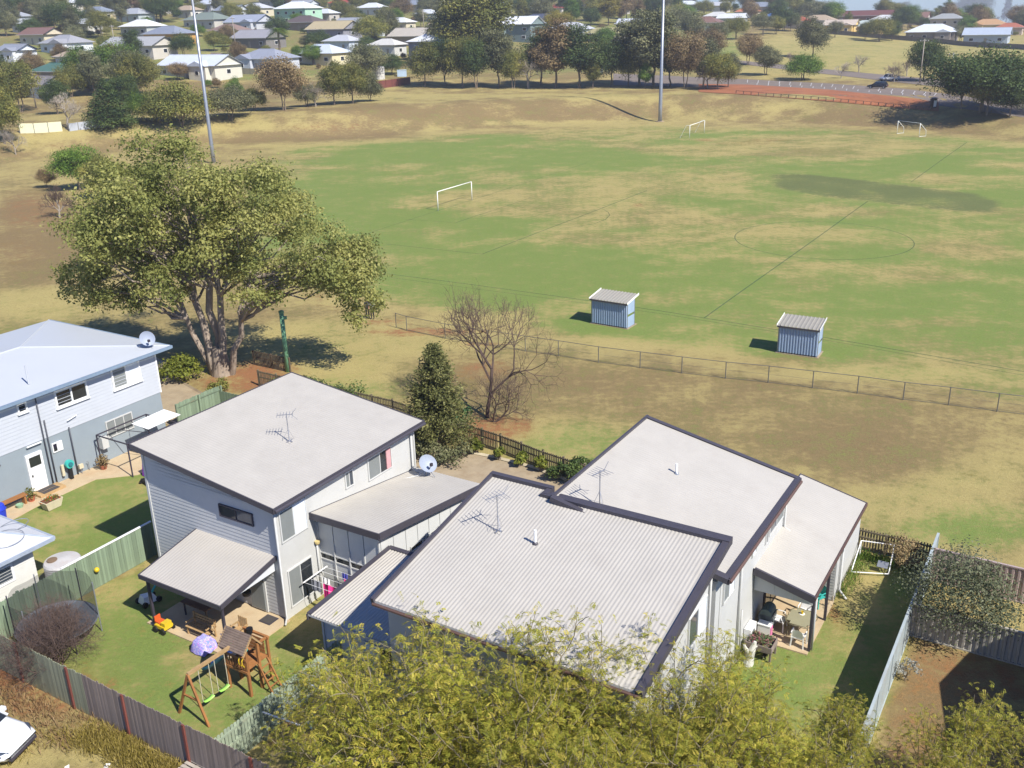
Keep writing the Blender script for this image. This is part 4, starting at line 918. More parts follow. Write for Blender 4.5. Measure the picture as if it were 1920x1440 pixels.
TL = [ # px x, base y, height px, shape, leaf, label, width factor
 (797, 163, 78, 'round0', G_OLIVE, 'olive round tree at the left end of the tree row on the bank', .75),
 (835, 161, 84, 'round1', G_DARK, 'dark round tree second from the left end of the bank tree row', .7),
 (868, 165, 90, 'round2', G_OLIVE, 'olive tree with pale stems right of the dark tree on the bank', .68),
 (893, 166, 86, 'round3', G_DARK, 'dark green tree below the tall gum in the bank tree row', .66),
 (935, 164, 98, 'tall0', G_GREY, 'slim grey green tree left of the leafless tree on the bank', 1.0),
 (962, 166, 66, 'round1', G_OLIVE, 'low olive tree in front of the leafless tree on the bank', .75),
 (991, 166, 88, 'bare0', M_TWIGP, 'pale leafless tree standing in the middle of the bank tree row', .9),
 (1041, 165, 112, 'tall1', G_BROWN, 'brownish tall tree right of the pale leafless bank tree', 1.15),
 (1015, 160, 98, 'tall2', G_DARK, 'dark tall tree behind the leafless bank tree', 1.1),
 (1087, 165, 106, 'tall2', G_DARK, 'dark tall tree left of the parked silver car', 1.2),
 (1112, 166, 48, 'tall0', G_OLIVE, 'small slim olive tree under the tall trees by the silver car', .9),
 (1146, 162, 84, 'round2', G_DARK, 'dark green tree right of the parked silver car', .75),
 (1178, 161, 78, 'round0', G_OLIVE, 'olive tree between the silver car and the light pole', .65),
 (1200, 160, 120, 'tall1', G_GREY, 'tall grey green tree just left of the light pole', 1.1),
 (1226, 163, 128, 'tall0', G_GREY, 'tallest grey tree right behind the light pole', 1.2),
 (1210, 166, 44, 'tall2', G_BRIGHT, 'small bright green sapling at the foot of the bank trees', .9),
 (1255, 162, 92, 'tall2', G_DARK, 'dark tree immediately right of the light pole', 1.1),
 (1285, 166, 96, 'round3', G_BROWN, 'brown grey tree second right of the light pole', .7),
 (1318, 163, 84, 'round1', G_GREY, 'grey green tree third right of the light pole', .7),
 (1346, 168, 64, 'round2', G_OLIVE, 'low dark tree at the right end of the bank tree row', .85),
 (1327, 166, 60, 'bare1', M_TWIG, 'small leafless tree at the right end of the bank row', .9),
 (1365, 164, 58, 'round0', G_GREY, 'small grey tree at the car park end of the bank row', .7),
 # left of the bank
 (534, 207, 92, 'round3', G_BROWN, 'reddish brown round tree standing on the bank left of the dark pair', .85),
 (592, 200, 62, 'bare2', M_TWIGP, 'leafless grey shrub tree between the brown tree and the dark pair', .9),
 (576, 200, 44, 'bush1', G_GREY, 'low grey bush at the foot of the leafless shrub tree', .6),
 (627, 197, 74, 'round0', G_OLIVE, 'olive round tree of the dark pair left of the red fence', .72),
 (662, 194, 72, 'round2', G_OLIVE, 'right hand olive tree of the pair left of the red fence', .78),
 (694, 190, 50, 'bush0', G_GREY, 'grey bush beside the red fence', .6),
 (688, 152, 66, 'round1', G_GREY, 'wide grey olive tree with bare limbs by the water tank', .95),
 (735, 140, 36, 'bush2', G_DARK, 'dark shrub right of the water tank', .8),
 (432, 224, 62, 'bush1', G_GREY, 'silvery grey bush right of the left light pole', .85),
 (478, 208, 40, 'bush2', G_OLIVE, 'olive bush between the grey bush and the brown tree', .8),
 (342, 238, 80, 'bush0', G_OLIVE, 'wide olive bush just left of the left light pole', .88),
 (300, 232, 50, 'bush2', G_OLIVE, 'smaller olive bush at the left side of the wide olive bush', .8),
 (268, 226, 52, 'bush1', G_BRIGHT, 'bright green bush between the conifer and the olive bush', .6),
 (208, 237, 86, 'cone0', G_DARK, 'dark dense conifer at the end of the pale fence', 1.55),
 (238, 214, 70, 'round2', G_DARK, 'dark tree behind the dense conifer', .7),
 (127, 243, 90, 'bare1', M_TWIGP, 'white barked leafless tree behind the cream panel fence', .95),
 (108, 214, 60, 'round3', G_DARK, 'dark green tree left behind the white barked tree', .8),
 (40, 210, 90, 'round1', G_OLIVE, 'olive tree at the left edge behind the cream fence', .8),
 (10, 270, 100, 'round2', G_OLIVE, 'brown olive tree cut by the left edge above the white fence', .6),
 (30, 290, 66, 'bare0', M_TWIGP, 'grey leafless shrub at the left edge of the photo', .8),
 (165, 168, 74, 'round0', G_BRIGHT, 'bright green tree right of the green roofed house', .8),
 (220, 165, 82, 'dome0', G_BRIGHT, 'big bright green tree in front of the long white roof', .8),
 (262, 190, 84, 'round1', G_OLIVE, 'olive tree with white limbs in front of the long white roof', .8),
 (135, 182, 60, 'bush1', G_OLIVE, 'olive green shrub below the green roofed house', .6),
 (335, 150, 30, 'round3', G_BROWN, 'brown bush in front of the long white roof', 1.2),
 (440, 182, 34, 'bush0', G_BRIGHT, 'leafy green clump below the long white roof house', .6),
 (150, 356, 78, 'round2', G_BRIGHT, 'round green tree on the dry slope left of the spreading tree', .95),
 (195, 372, 78, 'round3', G_OLIVE, 'olive shrub tree just behind the left side of the spreading tree', .8),
 (112, 408, 84, 'bare2', M_TWIGD, 'dark leafless shrub below the round green tree at the left', .8),
 (88, 352, 34, 'round1', G_BROWN, 'small brown bush left of the round green tree', .9),
 # gum and trees between the houses
 (872, 128, 150, 'tall1', G_OLIVE, 'very tall olive gum tree towering over the bank tree row', 1.15),
 (905, 120, 140, 'tall0', G_OLIVE, 'tall yellowish gum right beside the tallest gum', 1.2),
 (840, 112, 100, 'tall2', G_GREY, 'slim gum left beside the tallest gum', 1.1),
 (695, 88, 54, 'dome1', G_OLIVE, 'broad domed olive tree above the beige roofed house', .85),
 (722, 52, 36, 'round0', G_OLIVE, 'olive tree behind the domed tree', .95), (755, 40, 40, 'round1', G_BROWN, 'brown tree above the beige roof', .95),
 (120, 66, 60, 'dome0', G_DARK, 'big dark dome tree left of the house with the red topped roof', .8),
 (192, 72, 48, 'dome1', G_OLIVE, 'olive dome tree in front of the house with the red topped roof', .8),
 (345, 108, 44, 'dome0', G_DARK, 'dark tree right of the orange walled house', .7), (402, 96, 36, 'round2', G_OLIVE, 'small olive street tree by the road in the suburb', .8),
 (305, 42, 44, 'dome1', G_DARK, 'wide dark tree above the orange walled house', 1.0), (60, 30, 44, 'round3', G_DARK, 'dark tree at the top left among the roofs', 1.0),
 (526, 108, 62, 'palm', G_BRIGHT, 'palm tree in front of the grey house below the mint house', 1.0),
 (560, 118, 30, 'bush2', G_BRIGHT, 'bright green hedge in front of the solar roof house', .6), (588, 122, 36, 'round1', G_BRIGHT, 'green tree in front of the solar roof house', .9),
 # right hand reserve
 (1436, 141, 52, 'round1', G_GREY, 'grey round tree on the verge left of the bright green tree', .85),
 (1402, 122, 54, 'round3', G_BROWN, 'brown tree on the reserve above the round grey tree', .85),
 (1524, 108, 68, 'round0', G_GREY, 'large grey green tree above the bright green tree', .78),
 (1505, 150, 44, 'bush2', G_BRIGHT, 'bright green bushy tree on the car park verge', .95),
 (1577, 147, 42, 'bare0', M_TWIGP, 'leafless sapling left of the white ute', .85), (1610, 136, 42, 'bare1', M_TWIGP, 'wide leafless tree across the road from the ute', 1.0),
 (1676, 154, 50, 'bare2', M_TWIG, 'leafless tree in front of the white ute', .85), (1700, 143, 46, 'bare0', M_TWIG, 'leafless tree behind the white ute', .85),
 (1732, 152, 72, 'round2', G_DARK, 'dark green gum right of the white ute', .85), (1480, 122, 30, 'bare1', M_TWIG, 'leafless shrub left of the large grey tree', 1.0),
 (1772, 150, 40, 'bare2', M_TWIG, 'leafless tree right of the dark gum', 1.0), (1800, 140, 44, 'bare1', M_TWIG, 'leafless tree behind the huge dark tree at the right', 1.0),
 (1840, 210, 114, 'dome0', G_DARK, 'huge dark spreading tree at the right edge by the car park', 1.1),
 (1800, 205, 80, 'round3', G_DARK, 'dark tree under the left side of the huge dark tree', .9), (1850, 216, 70, 'round1', G_OLIVE, 'lighter olive tree at the foot of the huge dark tree', .95),
 (1893, 218, 62, 'round0', G_DARK, 'dark tree at the right edge beside the huge tree', .9), (1925, 214, 95, 'dome1', G_BROWN, 'brown tree cut by the right edge', .8),
 (1648, 78, 44, 'dome0', G_OLIVE, 'olive dome tree in front of the fence of the yellow reserve', .85), (1622, 74, 30, 'round1', G_GREY, 'grey tree left of the olive dome at the reserve fence', .9), (1565, 70, 28, 'round3', G_GREY, 'small grey tree by the reserve fence', .9),
 (1672, 76, 34, 'round2', G_DARK, 'dark tree right of the olive dome at the reserve fence', .9),
 (1430, 66, 36, 'dome1', G_GREY, 'wide grey tree at the head of the yellow reserve', .8), (1380, 74, 40, 'dome0', G_OLIVE, 'olive wide tree at the left of the yellow reserve', .8), (1345, 84, 40, 'round2', G_GREY, 'grey tree beside the yellow reserve', .9), (1455, 64, 32, 'round1', G_OLIVE, 'olive tree at the head of the yellow reserve', .9),
 (1300, 80, 52, 'round0', G_GREY, 'grey wood edge tree behind the bank row', .85), (1330, 120, 60, 'round3', G_BROWN, 'brown winter tree behind the right end of the bank row', .9), (1265, 74, 56, 'dome1', G_GREY, 'grey dome tree behind the light pole', .8),
 (1108, 52, 34, 'round2', G_DARK, 'dark round tree above the beige green roof', .9), (1140, 48, 52, 'tall1', G_YELL, 'yellow green tree above the beige green roof', 1.3), (1120, 40, 44, 'round1', G_OLIVE, 'olive tree among the roofs above the beige green roof', .9), (1045, 62, 40, 'dome0', G_YELL, 'yellowish dome tree right of the navy roof', .9),
 (1060, 28, 36, 'round0', G_DARK, 'dark tree behind the navy roof', .9), (1000, 30, 34, 'round3', G_DARK, 'dark hedge like tree behind the navy roof', 1.0), (1175, 36, 40, 'round2', G_BROWN, 'brown tree among the top roofs near the pole', .9),
 (1825, 40, 56, 'dome1', G_DARK, 'big dark tree on the skyline at the right', .75), (1886, 40, 64, 'pine', G_DARK, 'tall narrow pine on the skyline at the right', 1.0), (1795, 38, 30, 'round3', G_DARK, 'dark tree on the skyline left of the big one', 1.0),
 (1690, 58, 40, 'palmy', G_DARK, 'shaggy dark tree left of the white roofed house by the reserve', 1.0), (1660, 34, 30, 'round1', G_DARK, 'dark skyline tree left of the sky gap', 1.0), (1690, 30, 32, 'round2', G_DARK, 'dark skyline tree right of the sky gap', 1.0),
 (1810, 62, 30, 'round0', G_BRIGHT, 'green tree between the reserve houses at the right', 1.0),
]
# palm and narrow pine shapes
def make_palm(seed):
    rs = np.random.RandomState(seed); mb = MB(); mb.tube(wander((0, 0, -.2), (0, 0, 7.6), rs, 6, .05), [.42, .34, .3, .3, .28, .27, .26], 9); C, Nn, A_ = [], [], []
    for i in range(34):
        a = i * 2.4; el = rs.uniform(-.35, 1.2); d = np.array([math.cos(a), math.sin(a), 0])
        for j in range(16):
            t = j / 15; p = np.array([0, 0, 7.7]) + d * (3.0 * t * math.cos(el * .6)) + np.array([0, 0, 2.1 * t * math.sin(el) - 2.4 * t * t])
            for sgn in (-1, 1):
                C.append(p + np.array([-d[1], d[0], -.3]) * sgn * .25); Nn.append(unit(np.array([d[0] * .2, d[1] * .2, 1.]))); A_.append(np.array([-d[1], d[0], -.5]) * sgn + d * .6)
    C = np.array(C); return mb.mesh('trunk'), leaf_mesh('crown', C, np.array(Nn), np.full(len(C), .75), rs.rand(len(C)), rs, .3, unit(np.array(A_)))
SH['palm'] = make_palm(5); SH['palmy'] = SH['round3']
SH['pine'] = make_tree(190, 10, 2.4, .8, 'cone', .4, 2200, 46, .12)
for px, py, hp, kd, lf, lb, wk in TL:
    wk *= 1.12
    cat = 'shrub' if kd.startswith('bush') else ('palm' if kd == 'palm' else 'tree')
    far_tree(px, py, hp, kd, lf, lb, wk, name={'palm': 'palm_tree', 'shrub': 'shrub', 'tree': 'tree'}[cat] if not kd.startswith('bare') else 'leafless_tree', cat=cat)
# trees filling the suburb on the hill, behind and between the houses
FG = [(rnd.uniform(-30, 1560), None) for _ in range(300)] + [(rnd.uniform(1380, 1930), None) for _ in range(60)]
leaves_ = [G_OLIVE, G_GREY, G_DARK, G_OLIVE, G_BROWN, G_BRIGHT, G_GREY]
lname = {G_OLIVE.name: 'olive', G_GREY.name: 'grey green', G_DARK.name: 'dark green', G_BROWN.name: 'brownish', G_BRIGHT.name: 'bright green'}
FILLED = []
def fill_tree(px, py, hp):
    lf = rnd.choice(leaves_); kd = rnd.choice(['round0', 'round1', 'round2', 'round3', 'dome0', 'dome1', 'tall0', 'tall1'])
    FILLED.append((far_tree(px, py, hp, kd, lf, None, rnd.uniform(.8, 1.05), 'trees among the far hillside roofs'), px, py, lname[lf.name]))


# ---------------------------------------------------------------- far houses
def pmat(c, rough=.6): return mat('paint_%d_%d_%d' % c, srgb(*c), rough, var=.06, scale=.6)
HOUSE_SPOTS = []; HOUSE_PX = []
def far_house(px, py, wpx, roofc, wallc, label, rt='hip', st=1, rot=-31.7, dr=.6, solar=False, wing=None, rh=.23, over=.8):
    p = hit(px, py); k = ppm(p); wd = wpx / k * 1.02; dp = min(max(wd * dr, 6.5), 15); h = 2.9 * st + .5
    HOUSE_SPOTS.append((p.x, p.y, wd * .6)); HOUSE_PX.append((px, py, label))
    c_, s_ = math.cos(R(rot)), math.sin(R(rot))
    # the given pixel is the middle of the front wall foot; the house stands behind it
    T = Local('suburban_house', label, 'house', p + Vector((-s_ * dp / 2, c_ * dp / 2, 0)), R(rot))
    z0 = min(tz(p.x + c_ * a - s_ * b, p.y + s_ * a + c_ * b) for a in (-wd / 2, wd / 2) for b in (0, dp)) - p.z - .4
    hw, hd_ = wd / 2, dp / 2; wm, rm = pmat(wallc, .8), pmat(roofc, .5)
    mb = MB(); mb.prism([(-hw, -hd_), (hw, -hd_), (hw, hd_), (-hw, hd_)], z0, h); T.part('wall', mb, wm)
    o = over; A, B, C_, D = (-hw - o, -hd_ - o, h), (hw + o, -hd_ - o, h), (hw + o, hd_ + o, h), (-hw - o, hd_ + o, h); rz = h + (hd_ + o) * rh * 2
    mb = MB()
    if rt == 'hip':
        i_ = min(hd_ + o, hw * .8); R0, R1 = (-hw - o + i_, 0, rz), (hw + o - i_, 0, rz)
        mb.add([A, B, C_, D, R0, R1], [(0, 1, 5, 4), (1, 2, 5), (2, 3, 4, 5), (3, 0, 4), (3, 2, 1, 0)])
    else:
        R0, R1 = (-hw - o, 0, rz), (hw + o, 0, rz)
        mb.add([A, B, C_, D, R0, R1], [(0, 1, 5, 4), (2, 3, 4, 5), (3, 2, 1, 0)])
        y_ = hd_ * .98
        for x in (-hw, hw): mg = MB(); mg.add([(x - .1, -y_, h), (x - .1, y_, h), (x - .1, 0, rz - .1), (x + .1, -y_, h), (x + .1, y_, h), (x + .1, 0, rz - .1)], [(0, 2, 1), (3, 4, 5), (0, 3, 5, 2), (1, 2, 5, 4)]); T.part('gable', mg, wm)
    ro = T.part('roof', mb, rm)
    mb = MB(); mb.beam((-hw - o, -hd_ - o - .06, h - .02), (hw + o, -hd_ - o - .06, h - .02), .12, .18); T.part('gutter', mb, M_TRIM, ro)
    mb = MB(); mb.tube([R0, R1], .12, 5); T.part('ridge_cap', mb, rm, ro)
    if solar:
        sl = (rz - h) / (hd_ + o)
        for i in range(3):
            x0 = -hw * .3 + i * 1.15; ya, yb = -hd_ * .7, -hd_ * .25; za_, zb_ = h + (ya + hd_ + o) * sl + .12, h + (yb + hd_ + o) * sl + .12
            mb = MB(); mb.slab([(x0, ya, za_), (x0 + 1.05, ya, za_), (x0 + 1.05, yb, zb_), (x0, yb, zb_)], .05); T.part('solar_panel', mb, M_GLASSB, ro)
    nw = max(2, int(wd / 4.5))
    for s in range(st):
        for i in range(nw):
            x = -hw + wd * (i + .5) / nw + rnd.uniform(-.3, .3); z = 1.0 + 2.9 * s
            if i == nw // 2 and s == 0:
                mb = MB(); mb.box((x - .5, -hd_ - .06, .1), (x + .5, -hd_ - .004, 2.2)); T.part('door', mb, pmat((150, 140, 128))); continue
            mb = MB(); mb.box((x - .85, -hd_ - .07, z), (x + .85, -hd_ - .004, z + 1.25)); wo = T.part('window', mb, M_WHITE)
            mb = MB(); mb.box((x - .74, -hd_ - .09, z + .1), (x + .74, -hd_ - .074, z + 1.15)); T.part('pane', mb, M_GLASS, wo)
        for sx in (-1, 1):
            mb = MB(); x0, x1 = sorted((sx * (hw + .004), sx * (hw + .07))); mb.box((x0, -.8, 1.0 + 2.9 * s), (x1, .8, 2.3 + 2.9 * s)); wo = T.part('window', mb, M_WHITE)
            mb = MB(); x0, x1 = sorted((sx * (hw + .074), sx * (hw + .09))); mb.box((x0, -.7, 1.1 + 2.9 * s), (x1, .7, 2.2 + 2.9 * s)); T.part('pane', mb, M_GLASS, wo)
    if wing:
        s_x, ww, wl = wing; x0 = s_x * hw * .55
        mb = MB(); mb.prism([(x0 - ww / 2, -hd_ - wl), (x0 + ww / 2, -hd_ - wl), (x0 + ww / 2, -hd_ + .3), (x0 - ww / 2, -hd_ + .3)], z0, h - .1); T.part('wing_wall', mb, wm)
        mb = MB(); a, b, zz = x0 - ww / 2 - .4, x0 + ww / 2 + .4, h - .02 + ww * .2
        mb.add([(a, -hd_ - wl - .4, h - .06), (b, -hd_ - wl - .4, h - .06), (b, .5, h - .06), (a, .5, h - .06), (x0, -hd_ - wl - .4, zz), (x0, .5, zz)], [(0, 4, 5, 3), (1, 2, 5, 4), (0, 1, 4), (3, 2, 1, 0), (2, 3, 5)]); T.part('wing_roof', mb, rm)
        mb = MB(); mb.box((x0 - .7, -hd_ - wl - .07, .9), (x0 + .7, -hd_ - wl - .004, 2.1)); wo = T.part('window', mb, M_WHITE)
        mb = MB(); mb.box((x0 - .6, -hd_ - wl - .09, 1.0), (x0 + .6, -hd_ - wl - .074, 2.0)); T.part('pane', mb, M_GLASS, wo)
    return T
WHT, GRY, LGR, CRM = (205, 208, 210), (138, 142, 150), (176, 180, 186), (196, 188, 166)
for a in [
 ((88, 158, 82, (76, 108, 94), (150, 146, 138), 'house with a faded green hip roof at the left'), {}),
 ((18, 172, 70, (122, 78, 70), (176, 170, 162), 'house with dull red roof cut by the left edge'), {}),
 ((66, 184, 62, (128, 122, 118), WHT, 'low white walled garage below the green roofed house'), dict(rt='gable')),
 ((18, 116, 62, GRY, WHT, 'grey roofed white house at the left edge above the red roof'), dict(rt='gable', wing=(1, 5, 2))),
 ((105, 101, 84, (150, 150, 152), WHT, 'grey roofed house with white front gable at the left'), dict(wing=(1, 7, 2.5))),
 ((240, 106, 140, (164, 164, 162), (190, 184, 172), 'long pale grey roofed house with white end wall'), dict(rt='gable', dr=.4)),
 ((300, 82, 84, (130, 136, 148), (196, 150, 84), 'orange walled house under a blue grey hip roof'), {}),
 ((252, 67, 72, (214, 214, 212), (170, 174, 170), 'bright white roofed house above the orange walled one'), {}),
 ((172, 38, 56, (128, 136, 148), (190, 176, 142), 'cream house with blue grey hip roof at the top left'), {}),
 ((240, 42, 62, (160, 164, 168), (168, 176, 178), 'pale roofed house at the top left among dark trees'), {}),
 ((352, 146, 146, (198, 204, 212), (200, 196, 180), 'long low house with white roof and cream gable end'), dict(rt='gable', dr=.45, wing=(1, 7, 2))),
 ((482, 132, 100, (142, 146, 156), (184, 188, 196), 'grey roofed house with pale walls behind a wooden fence'), dict(wing=(-1, 7, 1.5))),
 ((588, 121, 92, (190, 198, 208), (206, 196, 160), 'cream house with solar panels on a pale blue roof'), dict(solar=True)),
 ((374, 53, 80, (120, 130, 118), (182, 178, 168), 'house with grey green roof at the top behind the left light pole'), {}),
 ((452, 58, 80, (150, 156, 168), (182, 184, 188), 'house with pale blue roof and white gable'), dict(rt='gable', wing=(1, 6, 2))),
 ((418, 75, 66, (134, 112, 100), (204, 190, 140), 'cream gabled house with brown roof'), dict(wing=(1, 6, 2))),
 ((468, 90, 86, (150, 148, 150), (120, 116, 112), 'low house with grey roof and dark verandah'), dict(rt='gable')),
 ((610, 72, 88, (176, 162, 126), (134, 134, 142), 'grey walled house under a beige ribbed roof'), dict(rt='gable')),
 ((560, 58, 70, (96, 84, 78), (150, 134, 120), 'brown roofed house left of the beige roof'), {}),
 ((545, 44, 76, (214, 218, 216), (160, 196, 170), 'mint green two storey house with a white roof'), dict(st=2)),
 ((766, 86, 88, (180, 172, 158), (160, 150, 138), 'house with beige roof and dark windows left of the two storey house'), dict(rt='gable')),
 ((798, 116, 74, (216, 218, 220), (128, 128, 140), 'two storey grey house with bright white roof left of the gum'), dict(st=2)),
 ((716, 104, 60, (196, 194, 186), (190, 190, 186), 'small white shed like house right of the domed tree'), {}),
 ((632, 96, 60, (180, 182, 186), (186, 194, 204), 'pale blue cottage behind the solar roof house'), {}),
 ((1002, 58, 96, (74, 80, 96), (140, 130, 124), 'navy roofed house above the bank trees'), {}),
 ((958, 78, 84, (220, 222, 224), (110, 124, 122), 'two storey house with white gable roof behind the bank trees'), dict(st=2, rt='gable', wing=(-1, 6, 2))),
 ((1136, 80, 90, (160, 152, 108), (134, 100, 82), 'brick house with moss coloured roof behind the bank trees'), dict(dr=.4)),
 ((1108, 22, 38, (110, 140, 190), (170, 176, 186), 'small house with light blue roof at the top'), {}),
 ((1040, 28, 30, (150, 60, 50), (190, 186, 180), 'little red roofed house at the top right of the navy roof'), {}),
 ((930, 24, 40, (190, 196, 200), (180, 180, 176), 'pale house at the top left of the gum'), {}),
 ((1285, 20, 40, (206, 212, 214), (180, 186, 184), 'white roofed house at the top right of the light pole'), {}),
 ((1240, 50, 44, (180, 184, 190), (170, 170, 170), 'pale grey house behind the light pole'), {}),
 ((1340, 44, 44, (190, 190, 186), (196, 190, 176), 'cream house right of the light pole'), {}),
 ((1398, 34, 40, (190, 118, 80), (190, 180, 160), 'house with an orange roof in the middle of the far suburb'), {}),
 ((1450, 46, 46, (80, 116, 176), (150, 128, 110), 'house with a strong blue roof above the reserve'), {}),
 ((1490, 54, 44, (168, 84, 62), (180, 170, 150), 'red roofed house beside the strong blue roof'), {}),
 ((1572, 62, 54, (190, 176, 160), (206, 176, 110), 'yellow walled house with pale gable by the reserve fence'), dict(rt='gable', wing=(1, 5, 2))),
 ((1622, 64, 60, (176, 186, 180), (208, 180, 120), 'yellow house with a white front roof by the reserve fence'), dict(wing=(1, 6, 2))),
 ((1610, 42, 110, (108, 70, 64), (130, 96, 84), 'long house with dark red brown roof behind the yellow houses'), dict(rt='gable', dr=.3)),
 ((1742, 76, 84, (206, 212, 220), (140, 132, 124), 'white roofed house behind the reserve fence'), dict(wing=(1, 6, 2))),
 ((1770, 60, 52, (150, 152, 150), (180, 174, 160), 'two storey pale block behind the white roofed house'), dict(st=2)),
 ((1846, 82, 74, (168, 178, 190), (168, 178, 188), 'pale blue metal shed behind the reserve fence'), dict(rt='gable')),
 ((1850, 60, 60, (180, 144, 104), (196, 180, 130), 'tan roofed house above the pale blue shed'), dict(wing=(-1, 5, 2))),
 ((1890, 66, 44, (164, 100, 76), (180, 160, 140), 'red tan roofed house at the right edge'), {}),
 ((1840, 42, 50, (96, 134, 112), (150, 150, 140), 'house with green roof near the skyline'), {}),
 ((1775, 32, 36, (190, 186, 176), (190, 186, 176), 'pale building near the skyline under the sky gap'), dict(st=2)),
 ((640, 18, 62, (176, 74, 62), (196, 190, 180), 'house with a bright red roof at the top edge'), {}),
 ((690, 28, 50, (206, 210, 212), (190, 190, 186), 'white roofed house below the bright red roof'), {}),
 ((380, 22, 46, (190, 196, 206), (176, 180, 186), 'pale house at the top behind the left light pole'), {}),
 ((505, 12, 50, (84, 84, 92), (170, 168, 164), 'dark roofed house at the top edge left of the mint house'), {}),
 ((795, 40, 42, (200, 204, 208), (150, 166, 176), 'pale blue cottage right of the domed tree'), {}),
]: far_house(*a[0], **a[1])
fills = [(40, 62), (128, 128), (205, 118), (330, 58), (150, 62), (18, 48), (62, 84), (290, 26), (342, 34), (424, 34), (468, 30), (600, 40), (652, 60), (690, 66), (742, 58), (830, 62), (886, 48), (1060, 72), (1180, 60), (1212, 32), (1312, 58), (1368, 48), (1186, 88), (1420, 24), (1342, 22), (1500, 28), (1556, 42), (1702, 46), (1656, 50), (1530, 52), (770, 22), (860, 28), (120, 20), (560, 22), (212, 22), (1150, 26)]
rcs = [((206, 208, 208), 'white'), ((150, 154, 160), 'mid grey'), ((182, 184, 186), 'pale grey'), ((168, 150, 126), 'beige'), ((126, 96, 84), 'brown'), ((196, 200, 204), 'silvery'), ((132, 140, 152), 'slate blue')]
HN = {}
for k_, (px, py) in enumerate(fills):
    p_ = hit(px, py); wr = (52 + (k_ * 7) % 24) * (.62 + .5 * min(py, 100) / 100) / ppm(p_) * .6
    if any(math.hypot(p_.x - a, p_.y - b) < (r + wr) * .95 for a, b, r in HOUSE_SPOTS): continue
    c_, cn = rcs[(k_ * 3) % 7]; wc = [(200, 196, 184), (186, 190, 192), (196, 186, 160), (176, 170, 160)][k_ % 4]
    hx_, hy_, hl = min(HOUSE_PX[:51], key=lambda q: math.hypot(q[0] - px, (q[1] - py) * 2.5)); short = re.split(r' (?:at|above|behind|below|left|right|beside|between|among|near|in|by|cut) ', hl)[0]
    key = f"house with a {cn} roof {'behind' if py < hy_ - 6 else ('left of' if px < hx_ else 'right of')} the {short}"; HN[key] = HN.get(key, 0) + 1
    far_house(px, py, (52 + (k_ * 7) % 24) * (.62 + .5 * min(py, 100) / 100), c_, wc, ' '.join(((['', 'second ', 'third '][HN[key] - 1]) + key).split()[:16]), rt='gable' if k_ % 3 == 0 else 'hip')
for px, _ in FG:
    for _try in range(12):
        py = rnd.uniform(4, 84) if px < 1000 else rnd.uniform(-2, 60)
        if px > 1380: py = rnd.uniform(36, 62) if px > 1540 else rnd.uniform(8, 62)
        if px < 330 and rnd.random() < .25: py = rnd.uniform(84, 190)
        p = hit(px, py)
        if all(math.hypot(p.x - a, p.y - b) > r + 3.5 for a, b, r in HOUSE_SPOTS): break
    else: continue
    # keep the view to the houses open: skip trees standing right in front of one
    bad = False
    for a, b, r in HOUSE_SPOTS:
        f = (p.x * a + p.y * b) / (a * a + b * b)
        if .78 < f < 1 and math.hypot(p.x - a * f, p.y - b * f) < r * 1.15 and rnd.random() < .5: bad = True
    if bad: continue
    fill_tree(px, py, rnd.uniform(.75, 1.35) * 9.6 * ppm(p))

used_ = {}
for e, px, py, cn in sorted(FILLED, key=lambda q: q[1]):
    hx_, hy_, hl = min(HOUSE_PX, key=lambda q: math.hypot(q[0] - px, (q[1] - py) * 2.5))
    short = re.split(r' (?:at|above|behind|below|left|right|beside|between|among|near|in|by|cut) ', hl)[0]
    rel_ = 'behind' if py < hy_ - 9 else ('in front of' if py > hy_ + 7 else ('left of' if px < hx_ else 'right of'))
    key = f'{cn} tree {rel_} the {short}'; used_[key] = used_.get(key, 0) + 1
    o_ = ['', 'second ', 'third ', 'fourth ', 'fifth ', 'sixth ', 'seventh ', 'eighth '][min(used_[key] - 1, 7)]
    e['label'] = ' '.join((o_ + key).split()[:16])

SN = {}
bushes_ = [('bush0', G_OLIVE, 'olive'), ('bush1', G_DARK, 'dark green'), ('bush2', G_BRIGHT, 'bright green'), ('round1', G_GREY, 'grey green'), ('round2', G_DARK, 'dark leafy'), ('round0', G_BROWN, 'brownish'), ('dome0', G_OLIVE, 'broad olive')]
for (hx0, hy0, hr), (hpx, hpy, hl) in zip(list(HOUSE_SPOTS), HOUSE_PX):
    short = re.split(r' (?:at|above|behind|below|left|right|beside|between|among|near|in|by|cut) ', hl)[0]
    for k_ in range(3):
        a = rnd.uniform(0, 6.28) if k_ else -1.2; q = hr * rnd.uniform(1.25, 2.2) + 1.5; c_, s_ = math.cos(R(-31.7)), math.sin(R(-31.7)); mx_, my_ = hx0 - s_ * 5, hy0 + c_ * 5
        x, y = mx_ + math.cos(a) * q, my_ + math.sin(a) * q
        if any(math.hypot(x + s_ * 5 - a2, y - c_ * 5 - b2) < r2 * .95 for a2, b2, r2 in HOUSE_SPOTS): continue
        kd, lf, cn = rnd.choice(bushes_); front = math.sin(a) < -.3
        hh = rnd.uniform(1.6, 2.8) if front else rnd.uniform(3.2, 7.5)
        rel_ = 'before' if front else ('behind' if math.sin(a) > .5 else ('left of' if math.cos(a) < 0 else 'right of'))
        key = f'{cn} garden shrub {rel_} the {short}'; SN[key] = SN.get(key, 0) + 1
        lb = ('' if SN[key] == 1 else ['', '', 'another ', 'third ', 'fourth ', 'fifth ', 'sixth ', 'seventh '][min(SN[key], 7)]) + key
        place_tree('garden_shrub', ' '.join(lb.split()[:16]), 'shrub', Vector((x, y, tz(x, y) - .1)), SH[kd], (M_BARK, lf), hh / 10, rnd.uniform(0, 6.28), 'garden shrubs round the far houses')

